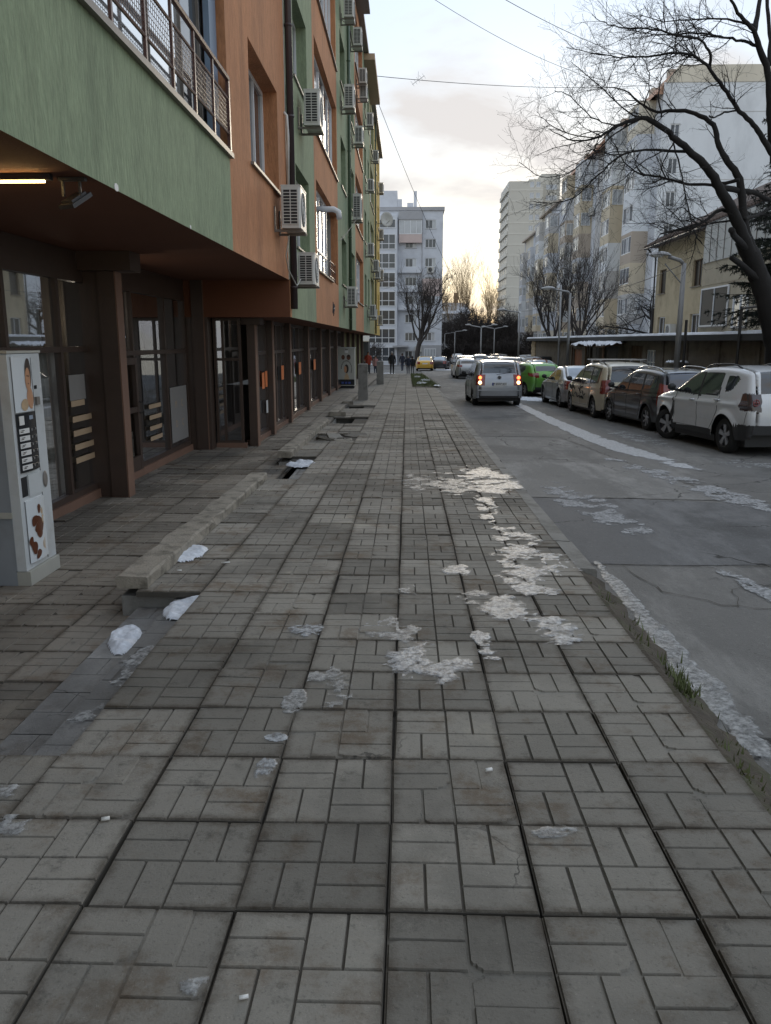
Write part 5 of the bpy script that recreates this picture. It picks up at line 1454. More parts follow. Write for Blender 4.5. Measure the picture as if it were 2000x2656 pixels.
# ---------------------------------------------------------------- vending machines
mat('vend_side', (0.27, 0.29, 0.31), 0.45, var=0.12, stain=(0.18, 0.18, 0.17), stain_amt=0.5, stain_scale=1.8)
mat('vend_front', (0.56, 0.58, 0.58), 0.35, var=0.08, stain=(0.36, 0.34, 0.30), stain_amt=0.5, stain_scale=2.2)
mat('vend_base', (0.42, 0.41, 0.36), 0.55, var=0.2)
mat('print_white', (0.66, 0.69, 0.70), 0.25, var=0.05)
mat('skin_print', (0.52, 0.27, 0.15), 0.3, var=0.2, vscale=9)
mat('hair_print', (0.035, 0.022, 0.018), 0.3)
mat('choc', (0.115, 0.040, 0.020), 0.3, var=0.35, vscale=14)
mat('cream_print', (0.5, 0.36, 0.22), 0.3, var=0.3, vscale=12)
mat('panel_black', (0.014, 0.016, 0.020), 0.25)
vm = thing('vending_machine', 'tall white drinks vending machine standing on the forecourt by the first shop window', 'vending machine', (-3.3, 6.66, FC), rad(0))
VX, VY, VW, VH = -3.30, 6.66, .60, 2.02
b = MB(); b.box(VX - .78, VX - .10, VY, VY + VW, FC + .0, FC + VH - .02); b.build('cabinet', 'vend_side', vm)
b = MB(); b.box(VX - .80, VX + .0, VY - .01, VY + VW + .01, FC + VH - .02, FC + VH); b.build('top_cover', 'vend_base', vm)
b = MB(); b.box(VX - .095, VX - .01, VY + .0, VY + VW, FC + .13, FC + VH - .025); dr = b.build('door', 'vend_front', vm)
b = MB(); b.box(VX - .099, VX + .02, VY + .002, VY + VW - .002, FC, FC + .125); b.build('base', 'vend_base', vm)
fz = lambda t: FC + VH * t
def plaque(y0, y1, z0, z1, x, mt, name='panel', par=None, bulge=.02):
    b = MB(); k = 8; pr = []
    for i in range(k + 1):
        t = i / k; pr.append((x + bulge * math.sin(math.pi * t), y0 + (y1 - y0) * t))
    for (xa, ya), (xb, yb) in zip(pr, pr[1:]):
        b.quad((xa, ya, z0), (xb, yb, z0), (xb, yb, z1), (xa, ya, z1)); b.quad((xa, ya, z1), (xb, yb, z1), (VX - .01, yb, z1), (VX - .01, ya, z1)); b.quad((xa, ya, z0), (xb, yb, z0), (VX - .01, yb, z0), (VX - .01, ya, z0))
    return b.build(name, mt, par or vm, smooth=False)
PY0, PY1 = VY + .05, VY + .40
plaque(PY0, PY1, fz(.745), fz(.975), VX, 'print_white', 'poster_panel')
plaque(PY0, PY1, fz(.49), fz(.74), VX, 'panel_black', 'selection_panel')
plaque(PY0 + .02, PY1 + .02, fz(.09), fz(.365), VX, 'print_white', 'lower_panel')
b = MB(); b.box(VX - .012, VX - .006, PY0, PY0 + .10, fz(.385), fz(.47)); b.build('cup_slot', 'panel_black', vm)
b = MB(); b.box(VX - .008, VX + .004, PY0 + .11, PY1 + .02, fz(.38), fz(.475)); b.build('dispenser', 'vend_front', vm)
b = MB(); b.lathe([(0, 0), (.035, 0), (.045, -.006)], (VX + .002, VY + .50, fz(.43)), 'x', 14); b.v = [(x, y, fz(.43) + (z - fz(.43)) * 1.7) for x, y, z in b.v]; b.build('lock', 'sill_metal', vm)
b = MB(); b.box(VX - .01, VX + .012, VY + .44, VY + .50, fz(.765), fz(.80)); b.build('coin_slot', 'sill_metal', vm)
b = MB(); b.box(VX - .01, VX - .002, VY + .45, VY + .49, fz(.835), fz(.85)); b.build('card_reader', 'panel_black', vm)
b = MB(); b.box(VX - .30, VX - .085, VY - .018, VY - .001, fz(.30), fz(.325)); b.build('hinge', 'vend_base', vm)
b = MB(); b.box(VX - .105, VX - .092, VY - .003, VY + .01, FC + .13, fz(.985)); b.build('edge_strip', 'vend_side', vm)
def pxy(y, z, d=.004):
    t = (y - PY0) / (PY1 - PY0); return VX + .02 * math.sin(math.pi * min(1, max(0, t))) + d
def blob(yc, zc, a, b_, mt, name, d=.004, rot=0.0, n=18, jag=.0):
    q = MB(); pts = []
    for k in range(n):
        t = 2 * math.pi * k / n; yy = a * math.cos(t); zz = b_ * math.sin(t); rr_ = 1 + jag * math.sin(3 * t + yc * 50)
        y = yc + (yy * math.cos(rot) - zz * math.sin(rot)) * rr_; z = zc + (yy * math.sin(rot) + zz * math.cos(rot)) * rr_
        pts.append((pxy(y, z, d), y, z))
    q.poly(pts); return q.build(name, mt, vm)
# the print: a dark-haired head and shoulders with a cup, a rose of chocolate below
blob(PY0 + .255, fz(.905), .075, .13, 'hair_print', 'print_shape', .003)
blob(PY0 + .235, fz(.880), .060, .100, 'skin_print', 'print_shape', .004)
blob(PY0 + .260, fz(.80), .075, .095, 'skin_print', 'print_shape', .0035, .2)
blob(PY0 + .14, fz(.775), .06, .05, 'cream_print', 'print_shape', .004, .3)
blob(PY0 + .22, fz(.895), .012, .006, 'hair_print', 'print_shape', .005); blob(PY0 + .25, fz(.893), .012, .006, 'hair_print', 'print_shape', .005)
blob(PY0 + .235, fz(.862), .014, .006, 'choc', 'print_shape', .005)
for k in range(6):
    z = fz(.655 - .031 * k)
    q = MB()
    for a_, c_ in ((.02, .17),):
        q.quad((pxy(PY0 + a_, z, .003), PY0 + a_, z), (pxy(PY0 + c_, z, .004), PY0 + c_, z), (pxy(PY0 + c_, z, .004), PY0 + c_, z + .042), (pxy(PY0 + a_, z, .003), PY0 + a_, z + .042))
    lab_ = q.build('drink_label', 'paper_white', vm)
    q = MB()
    for j in range(2): q.box(pxy(PY0 + .05 + .05 * j, 0, .0035), pxy(PY0 + .05 + .05 * j, 0, .005), PY0 + .035, PY0 + .11 - .02 * j, z + .012 + .014 * j, z + .018 + .014 * j)
    q.build('label_print', 'ink', lab_)
    for y in (PY0 + .20, PY0 + .29):
        q = MB(); q.box(pxy(y, 0, .002), pxy(y, 0, .008), y, y + .022, z + .012, z + .032); q.build('button', 'chrome', vm)
q = MB(); q.box(pxy(PY0 + .05, 0, .002), pxy(PY0 + .08, 0, .003), PY0 + .025, PY0 + .15, fz(.692), fz(.73)); q.build('price_label', 'paper_white', vm)
q = MB(); q.box(pxy(PY0 + .2, 0, .003), pxy(PY0 + .22, 0, .004), PY0 + .19, PY0 + .26, fz(.71), fz(.727)); q.build('display', 'frost_glass', vm)
for (y, z, a, b_, r_) in ((.22, .318, .035, .042, 0), (.13, .272, .060, .042, .5), (.21, .262, .055, .045, -.5), (.17, .235, .050, .050, .2), (.25, .232, .055, .040, .7), (.20, .205, .060, .034, -.2), (.09, .155, .045, .060, .2), (.15, .120, .050, .035, .6), (.29, .150, .042, .050, 0), (.05, .185, .030, .045, 0), (.30, .262, .035, .050, .9), (.28, .300, .03, .03, 0)):
    blob(PY0 + y, fz(z), a, b_, 'choc' if y < .27 else 'cream_print', 'print_shape', .003 + .0004 * r_, r_, 14, .12)
b = MB(); b.box(VX - .104, VX - .093, VY - .001, VY + VW + .001, FC + .125, FC + .14); b.box(VX - .012, VX - .007, VY + .42, VY + .426, FC + .15, fz(.97)); b.build('door_gap', 'panel_black', vm)
b = MB(); b.box(VX - .78, VX - .4, VY - .003, VY - .0005, fz(.05), fz(.95)); b.build('side_panel', 'vend_side', vm)
# second vending machine
v2 = thing('vending_machine', 'beige vending machine with a printed head in profile at the end of the shop row', 'vending machine', (-3.0, 37.3, G(37) + .1))
V2Y = 38.2
z0 = G(37.6) + .10
b = MB(); b.box(-3.22, -2.46, V2Y, V2Y + .75, z0 + .12, z0 + 1.85); b.build('cabinet', 'vend_base', v2)
b = MB(); b.box(-3.24, -2.44, V2Y - .02, V2Y + .77, z0 + 1.85, z0 + 1.89); b.build('top_cover', 'vend_front', v2)
b = MB(); b.box(-3.20, -2.48, V2Y + .02, V2Y + .73, z0, z0 + .12); b.build('base', 'panel_black', v2)
def flat(pts, mt, d=.004, nm='print_shape'):
    q = MB(); q.poly([(-2.84 + (x + 2.62) * .64, V2Y - d, z0 + .02 + z * .93) for x, z in pts]); q.build(nm, mt, v2)
def ell(cx, cz, a, c, k=14): return [(cx + a * math.cos(6.2832 * i / k), cz + c * math.sin(6.2832 * i / k)) for i in range(k)]
flat([(-3.19, .14), (-2.05, .14), (-2.05, .42), (-3.19, .42)], 'panel_black', .003)
flat(ell(-2.62, .95, .16, .22), 'hair_print', .004); flat(ell(-2.70, .92, .10, .17), 'skin_print', .005); flat([(-2.8, .42), (-2.4, .42), (-2.48, .62), (-2.58, .75), (-2.68, .72), (-2.75, .6)], 'cream_print', .0045)
flat(ell(-2.86, 1.52, .13, .12), 'choc', .004); flat(ell(-2.46, 1.52, .15, .14), 'choc', .004); flat(ell(-2.46, 1.58, .11, .06), 'hair_print', .005)
flat([(-2.74, 1.74), (-2.48, 1.74), (-2.48, 1.92), (-2.74, 1.92)], 'paper_white', .004); flat([(-2.72, 1.87), (-2.5, 1.87), (-2.5, 1.91), (-2.72, 1.91)], 'ink', .005)
for k in range(15):
    t = math.pi * (1.0 - k / 14) * 1.1 - .4; cx_, cz_ = -2.62 + .38 * math.cos(t), .95 + .40 * math.sin(t)
    flat(ell(cx_, cz_, .025, .045, 8), 'ink', .004)
for k in range(3): flat([(-3.0 + .25 * k, .20), (-2.82 + .25 * k, .20), (-2.82 + .25 * k, .30), (-3.0 + .25 * k, .30)], 'plate_blue', .005)
# ---------------------------------------------------------------- concrete posts
for (x, y, hw, h, lab) in ((-1.66, 30.75, .185, 1.36, 'tall grey concrete post nearest on the pavement, with a seam near its foot'), (-1.50, 45.5, .20, 1.28, 'stained grey concrete post farther along the pavement')):
    t = thing('concrete_post', lab, 'post', (x, y, G(y)), group='concrete posts on the pavement')
    b = MB(); b.box(x - hw, x + hw, y - hw, y + hw, G(y) - .02, G(y) + h * .27); b.build('base', 'kerb_concrete', t)
    b = MB(); b.box(x - hw + .012, x + hw - .012, y - hw + .012, y + hw - .012, G(y) + h * .27, G(y) + h - .05)
    b.build('shaft', 'kerb_concrete', t)
    b = MB(); z = G(y) + h - .05; b.v = [(x - hw, y - hw, z), (x + hw, y - hw, z), (x + hw, y + hw, z), (x - hw, y + hw, z), (x - hw + .03, y - hw + .03, z + .05), (x + hw - .03, y - hw + .03, z + .05), (x + hw - .03, y + hw - .03, z + .05), (x - hw + .03, y + hw - .03, z + .05)]
    b.f = [(4, 5, 6, 7), (0, 1, 5, 4), (1, 2, 6, 5), (2, 3, 7, 6), (3, 0, 4, 7), (3, 2, 1, 0)]; b.m = [0] * 6; b.build('cap', 'kerb_concrete', t)
# ---------------------------------------------------------------- grass island at the far end of the kerb
def blades(name, pts, h, mt, label, parent=None, kind='stuff', seed=1):
    r = random.Random(seed); b = MB()
    for (x, y, z) in pts:
        a = r.uniform(0, 6.28); l = h * (.5 + r.random()); w_ = .006; dx, dy = math.cos(a), math.sin(a); bend = r.uniform(.1, .7) * l
        p0, p1, p2 = (x - dy * w_, y + dx * w_, z), (x + dy * w_, y - dx * w_, z), (x + dx * bend, y + dy * bend, z + l)
        b.f.append((len(b.v), len(b.v) + 1, len(b.v) + 2)); b.m.append(0); b.v += [p0, p1, p2]
    o = b.build(name, mt, parent); o['kind'] = kind
    if label: o['label'] = label; o['category'] = 'grass'
    return o
r = random.Random(8)
pts = []
for k in range(5200):
    t = r.random(); y = 42.0 + 22.5 * t; xa = .30; xb = 1.72 - .55 * t
    x = xa + (xb - xa) * r.random(); pts.append((x, y, G(y) + .01))
isl = MB(); isl.poly([(.28, 41.9, G(41.9) + .012), (1.75, 41.0, G(41) + .0), (1.8, 43, G(43) - .0), (1.4, 55, G(55) + .012), (1.15, 64.6, G(64.6) + .012), (.3, 64.6, G(64.6) + .012)]); o = isl.build('grass_bed', 'soil'); o['kind'] = 'structure'
blades('grass', pts, .16, 'grass', 'green grass bed at the far end of the pavement with snow specks')
pts = []
for k in range(150):
    y = 4.1 + abs(r.gauss(0, .22)); x = 1.52 + r.gauss(.03, .035); pts.append((x, y, G(y) - .05))
for k in range(60):
    y = r.uniform(2.6, 6.2); x = 1.52 + r.gauss(.02, .04); pts.append((x, y, G(y) - .06))
blades('grass', pts, .065, 'grass', 'green grass tuft growing from the earth verge by the kerb', seed=4)
b = MB()
for k in range(700):
    y = r.uniform(2.2, 6.5); x = 1.50 + r.gauss(0, .06); s_ = r.uniform(.006, .018); z = G(y) - .04 - max(0, x - 1.48) * .55
    b.v += [(x - s_, y, z), (x + s_, y + s_, z + r.uniform(.005, .03)), (x, y - s_, z + .01)]; i = len(b.v) - 3; b.f.append((i, i + 1, i + 2)); b.m.append(0)
mat('moss', (0.070, 0.072, 0.022), 0.95, var=0.5, vscale=20)
mo = b.build('moss', 'moss'); tag(mo, 'mossy crumbs along the earth verge beside the road', 'moss', None, 'stuff')
# ---------------------------------------------------------------- ice and snow
def ice_patch(cx, cy, rx, ry, rot, seed, mt='ice', h=.035, thr=.0, base=0.0, name='ice_patch', label='', res=None, cat='ice', kind=None, group=None, gnd=None, freq=1.0):
    rs = random.Random(seed); off = Vector((rs.uniform(0, 90), rs.uniform(0, 90), 0))
    cell_ = .012 if mt != 'snow' else .006
    nx_ = res or int(max(16, min(70, rx / cell_))); ny_ = res or int(max(16, min(130, ry / cell_)))
    flat_ = .16 if mt != 'snow' else .8
    rx *= 1.2; ry *= 1.2; TH = []
    gz = gnd or (lambda x, y: G(y) + base)
    c, s_ = math.cos(rot), math.sin(rot)
    Hm = np.zeros((nx_ + 1, ny_ + 1)); b = MB(); idx = {}
    for i in range(nx_ + 1):
        for j in range(ny_ + 1):
            u, v = 2 * i / nx_ - 1, 2 * j / ny_ - 1
            x, y = rx * u, ry * v
            P = Vector((cx + c * x - s_ * y, cy + s_ * x + c * y, 0)) + off
            f = 1 - (u * u + v * v)
            n1 = mnoise.noise(P * 3.2 * freq) * .8 + mnoise.noise(P * 8 * freq) * .55 + mnoise.noise(P * 21 * freq) * .45 + mnoise.noise(P * 55 * freq) * .32
            if mt == 'snow': n1 = (mnoise.noise(P * 3.2 * freq) * .8 + mnoise.noise(P * 8 * freq) * .4) * 1.4
            Hm[i, j] = min(f, .7) * .75 + n1 * (1.15 if mt != 'snow' else .5) - thr * .8 - .02 if f > -.1 else -1
    rough_ = lambda x, y: .6 + .5 * mnoise.noise(Vector((x * 9, y * 9, seed))) + .22 * mnoise.noise(Vector((x * 31, y * 31, seed)))
    for i in range(nx_):
        for j in range(ny_):
            q = [(i, j), (i + 1, j), (i + 1, j + 1), (i, j + 1)]
            if sum(Hm[a] > .22 for a in q) < 3: continue
            f = []
            for a in q:
                if a not in idx:
                    u, v = 2 * a[0] / nx_ - 1, 2 * a[1] / ny_ - 1; x, y = rx * u, ry * v
                    X_, Y_ = cx + c * x - s_ * y, cy + s_ * x + c * y
                    hh = max(0, Hm[a] - .2); z = gz(X_, Y_) + .002 + h * flat_ * min(1, hh * 2.2) * rough_(X_, Y_) if hh > .03 else gz(X_, Y_) - .004
                    idx[a] = len(b.v); b.v.append((X_, Y_, z)); TH.append(min(1.0, max(0.0, (Hm[a] - .2) * 1.5)))
                f.append(idx[a])
            b.f.append(tuple(f)); b.m.append(0)
    if not b.f: return None
    o = b.build(name, mt, None, smooth=True)
    at_ = o.data.attributes.new('thick', 'FLOAT', 'POINT'); at_.data.foreach_set('value', TH)
    return tag(o, label, cat, group, kind)
def ice_strip(path, widths, seed, mt, h, thr, base, name, label, lift=.003, seg=.05, nw=10, freq=1.0):
    """a ribbon of slush along a path of ground points"""
    rs = random.Random(seed); off = Vector((rs.uniform(0, 90), rs.uniform(0, 90), 0))
    P = [Vector((p[0], p[1], 0)) for p in path]; rows_ = []
    for i in range(len(P) - 1):
        k = max(2, int((P[i + 1] - P[i]).length / seg))
        for q in range(k):
            t = q / k; c = P[i].lerp(P[i + 1], t); d = (P[i + 1] - P[i]).normalized(); w_ = widths[i] + (widths[i + 1] - widths[i]) * t
            rows_.append((c, Vector((-d.y, d.x, 0)), w_))
    b = MB(); TH = []; n = len(rows_); Hm = []
    for i, (c, nn, w_) in enumerate(rows_):
        for j in range(nw + 1):
            v = 2 * j / nw - 1; p = c + nn * (w_ * v); Q = p + off
            f = 1 - v * v; e_ = min(1, 6 * i / n, 6 * (n - 1 - i) / n)
            n1 = mnoise.noise(Q * 2.2 * freq) * .7 + mnoise.noise(Q * 6 * freq) * .5 + mnoise.noise(Q * 18 * freq) * .35 + mnoise.noise(Q * 50 * freq) * .2
            hm_ = f * .9 + (e_ - 1) * .8 + n1 - thr; Hm.append(hm_)
            hh = max(0, hm_ - .2); TH.append(min(1.0, hh * 1.5))
            b.v.append((p.x, p.y, G(p.y) + base + (lift + h * min(1, hh * 1.6) * (.65 + .5 * mnoise.noise(Q * 9)) if hh > .02 else -.004)))
    for i in range(n - 1):
        for j in range(nw):
            q = [i * (nw + 1) + j, i * (nw + 1) + j + 1, (i + 1) * (nw + 1) + j + 1, (i + 1) * (nw + 1) + j]
            if sum(Hm[a] > .2 for a in q) >= 3: b.f.append(tuple(q)); b.m.append(0)
    used = sorted({a for f in b.f for a in f}); mp_ = {a: i for i, a in enumerate(used)}
    b.v = [b.v[a] for a in used]; TH = [TH[a] for a in used]; b.f = [tuple(mp_[a] for a in f) for f in b.f]
    o = b.build(name, mt, None, smooth=True)
    at_ = o.data.attributes.new('thick', 'FLOAT', 'POINT'); at_.data.foreach_set('value', TH)
    return tag(o, label, 'ice')
gpx = lambda u, v, z0=0.0: at_g(u, v, z0)
def ice_px(u0, v0, u1, v1, seed, label, mt='ice', h=.03, thr=-.05, z0=0.0, rot=0, freq=1.0, name='ice_patch', cat='ice'):
    a, b_ = gpx((u0 + u1) / 2, v0, z0), gpx((u0 + u1) / 2, v1, z0); l, r_ = gpx(u0, (v0 + v1) / 2, z0), gpx(u1, (v0 + v1) / 2, z0)
    ice_patch((l.x + r_.x) / 2, (a.y + b_.y) / 2, abs(r_.x - l.x) / 2, abs(a.y - b_.y) / 2, rot, seed, mt, h, thr, z0, label=label, freq=freq, name=name, cat=cat, group='ice patches on the pavement')
ice_px(1205, 1210, 1335, 1285, 1, 'large white ice patch by the kerb, farthest along the pavement', thr=-.15)
ice_px(1040, 1230, 1240, 1285, 2, 'thin frosty ice patch left of the farthest white patch', 'dirty_ice', .015, .02)
ice_px(1240, 1280, 1300, 1375, 3, 'narrow trail of ice crumbs running along a slab joint', thr=.0)
ice_px(1290, 1372, 1400, 1430, 4, 'pale ice patch beside the kerb, just above the widest one', thr=-.05)
ice_px(1280, 1425, 1485, 1500, 5, 'wide crusty ice patch reaching the kerb edge', thr=-.02)
ice_px(1300, 1475, 1440, 1545, 6, 'ragged ice patch on the joint below the wide crusty one', thr=.0)
ice_px(1185, 1535, 1310, 1580, 7, 'frosty ice patch in the middle of the third slab column from the road', 'dirty_ice', .02)
ice_px(1255, 1545, 1380, 1625, 8, 'grey crusty ice patch beside the frosty one near the slab joint', thr=.0)
ice_px(1380, 1600, 1505, 1675, 9, 'solid white ice lump patch nearest the earth verge', thr=-.12, h=.04)
ice_px(1150, 1465, 1220, 1495, 10, 'small lone ice patch in the second slab column', thr=-.1)
ice_px(1225, 1635, 1275, 1680, 11, 'small ice spot on the slab joint below the frosty patches', thr=-.1)
ice_px(1240, 1680, 1310, 1710, 12, 'tiny frosty ice spot lowest in the third column', thr=-.05)
ice_px(940, 1595, 1080, 1690, 13, 'broad dull ice smear in the middle of the walkway', 'dirty_ice', .018, -.02)
ice_px(1000, 1670, 1205, 1770, 14, 'long glistening ice crust across the central slab joint', thr=-.05, h=.03)
ice_px(735, 1615, 850, 1655, 15, 'ragged ice patch left of the central crust', thr=.0)
ice_px(775, 1730, 915, 1825, 16, 'large dull grey ice sheet left of the central slab joint', 'dirty_ice', .02, -.05)
ice_px(735, 1790, 790, 1850, 17, 'small ice lump at the lower end of the dull grey sheet', 'dirty_ice', thr=-.02)
ice_px(650, 1935, 705, 2120, 18, 'ice caught in the long slab joint left of centre', thr=.12)
ice_px(690, 1905, 745, 1925, 19, 'tiny ice crumbs above the left slab joint', thr=.0)
ice_px(1365, 2140, 1580, 2175, 20, 'ice line lying in a cross joint near the right slabs', 'dirty_ice', thr=.1)
ice_px(1790, 2370, 1850, 2415, 21, 'small ice lump at a slab corner near the bottom right', thr=-.1, h=.03)
ice_px(455, 2480, 535, 2610, 22, 'clear ice patch on a slab edge near the bottom left', 'dirty_ice', .02, -.15)
ice_px(0, 2005, 70, 2065, 23, 'pale ice lump at the left edge beside the steps', 'dirty_ice', thr=-.1, h=.04)
ice_px(460, 1415, 530, 1455, 24, 'white snow lump beside the mossy coping', 'snow', .06, -.25)
ice_px(0, 2100, 90, 2170, 31, 'grey ice crumbs in the cracked slab at the left edge', 'dirty_ice', .02, .0)
ice_px(1040, 1520, 1110, 1545, 32, 'faint frost spot on the second slab column', 'dirty_ice', .01, .0)
# snow in the steps
zs = lambda z: (lambda x, y: z)
sz = G(4.5)
ice_patch(-1.62, 5.64, .13, .24, 0, 41, 'snow', .05, -.35, gnd=zs(-.135), name='snow_patch', label='white snow heap on the upper step under the slab edge', cat='snow', group='snow on the entrance steps')
ice_patch(-1.93, 5.2, .09, .26, .15, 42, 'snow', .06, -.35, gnd=zs(-.215), name='snow_patch', label='white snow heap on the lower step by the coping end', cat='snow', group='snow on the entrance steps')
ice_patch(-1.60, 4.55, .13, .30, 0, 43, 'dirty_ice', .02, -.05, gnd=zs(-.135), label='grey ice on the upper entrance step', cat='ice', group='snow on the entrance steps')
ice_patch(-1.62, 3.75, .12, .30, 0, 44, 'dirty_ice', .02, -.0, gnd=zs(-.135), label='thin ice near the foot of the upper entrance step', cat='ice', group='snow on the entrance steps')
ice_patch(-1.75, 13.2, .2, .4, 0, 45, 'snow', .06, -.2, gnd=zs(-.2), name='snow_patch', label='small snow heap on the steps between the copings', cat='snow')
# dirty snow ridge in the gutter
def ridge(x): return None
gr = lambda x, y: G(y) + ROAD
pth = [gpx(u, v, ROAD) for u, v in ((1990, 2030), (1985, 1960), (1850, 1805), (1735, 1685), (1668, 1595), (1590, 1510), (1545, 1455))]
ice_strip(pth, [.12, .14, .13, .11, .09, .08, .05], 51, 'dirty_ice', .010, -.15, ROAD, 'snow_ridge', 'long dirty ice ridge lying in the gutter along the earth verge', seg=.03, nw=14)
o = ice_patch(2.35, 10.2, .30, 1.6, .1, 52, 'salt_film', .006, -.1, gnd=lambda x, y: G(y) + ROAD + .008, name='salt_stain', label='pale salty streak on the darker asphalt patch near the kerb', cat='ice')
# salty, icy band along the middle of the road
pth = [gpx(u, v, ROAD) for u, v in ((1330, 1040), (1350, 1052), (1436, 1094), (1520, 1130), (1610, 1163), (1700, 1190), (1820, 1222))]
ice_strip(pth, [.16, .20, .24, .28, .32, .30, .22], 53, 'band_ice', .012, -.50, ROAD, 'ice_band', 'long pale icy band along the road in front of the parked cars', seg=.07, nw=14, freq=.8)
o = ice_patch(4.25, 11.8, .28, 2.6, .16, 54, 'salt_film', .006, -.1, gnd=lambda x, y: G(y) + ROAD + .010, name='salt_stain', label='faint end of the icy band fading into the near road', cat='ice', freq=.7)
o = ice_patch(3.0, 6.0, .10, 1.3, .12, 57, 'salt_film', .004, .0, gnd=lambda x, y: G(y) + ROAD + .008, name='salt_stain', label='faint pale tyre streak on the near road surface', cat='ice')
o = ice_patch(5.35, 18.7, .35, 1.6, .1, 55, 'dirty_ice', .03, .0, gnd=gr, name='ice_patch', label='grey ice patch between the icy band and the dark estate car', cat='ice')
o = ice_patch(5.2, 34.0, .55, 1.4, .1, 56, 'snow', .06, -.1, gnd=gr, name='snow_patch', label='white snow patch on the road behind the green hatchback', cat='snow')
o = ice_patch(6.2, 14.2, .5, .5, .1, 58, 'dirty_ice', .02, .05, gnd=gr, name='ice_patch', label='thin ice under the rear of the white crossover', cat='ice')
for k, (x, y, a, b_, l) in enumerate(((.85, 46.0, .28, 1.4, 'snow patch on the near end of the grass bed'), (1.15, 50.5, .28, 1.6, 'snow patch on the middle of the grass bed'), (.75, 57.3, .25, 1.8, 'snow patch on the far end of the grass bed'), (1.55, 42.2, .16, .8, 'snow rim at the outer corner of the grass bed'))):
    ice_patch(x, y, a, b_, 0, 60 + k, 'snow', .05, -.1, gnd=lambda x, y: G(y) + .07, name='snow_patch', label=l, cat='snow', res=24)
ice_patch(-2.2, 70.5, 1.4, 4.0, 0, 71, 'snow', .10, -.3, gnd=lambda x, y: G(y) - .15, name='snow_patch', label='snow bank beside the people at the pavement end', cat='snow', res=40, freq=.4)
ice_patch(4.2, 89.0, 1.2, 1.5, 0, 72, 'snow', .10, -.3, gnd=lambda x, y: G(y) - .17, name='snow_patch', label='snow patch beside the black saloon near the yellow taxi', cat='snow', res=30, freq=.4)
# crumbs of ice scattered over the walk
b = MB(); r = random.Random(17)
for k in range(420):
    if r.random() < .6: u, v = r.gauss(1290, 110), r.uniform(1200, 1750)
    else: u, v = r.gauss(880, 170), r.uniform(1580, 2500)
    p = at_g(u, v); s_ = r.uniform(.003, .012)
    if p.x > 1.4 or p.x < -1.4: continue
    i = len(b.v); b.v += [(p.x - s_, p.y - s_, p.z), (p.x + s_, p.y - s_ * .6, p.z), (p.x + s_ * .5, p.y + s_, p.z), (p.x - s_ * .6, p.y + s_ * .8, p.z), (p.x, p.y, p.z + s_ * 1.1)]
    for q in ((0, 1, 4), (1, 2, 4), (2, 3, 4), (3, 0, 4)): b.f.append(tuple(i + a for a in q)); b.m.append(0)
tag(b.build('ice_crumbs', 'ice'), 'scattered small ice crumbs over the pavement slabs', 'ice crumbs', None, 'stuff')
# cigarette ends, leaf and stones
for k, (u, v, l, c, lab) in enumerate(((273, 2130, .03, 'ac_white', 'pale flat pebble near the left slabs'), (1268, 2002, .03, 'paper_white', 'white stub on a central slab'), (632, 2595, .025, 'paper_white', 'white pebble at the bottom edge slab'), (465, 1482, .035, 'paper_white', 'cigarette end on the slab by the mossy coping'), (585, 1462, .07, 'paper_white', 'thin white stick on the slab near the step corner'))):
    p = at_g(u, v); q = MB(); q.tube([(p.x - l / 2, p.y, p.z + .008), (p.x + l / 2, p.y + l * .3, p.z + .008)], (.006 if k > 1 else .008), 6); tag(q.build('litter_piece', c, smooth=True), lab, 'litter')
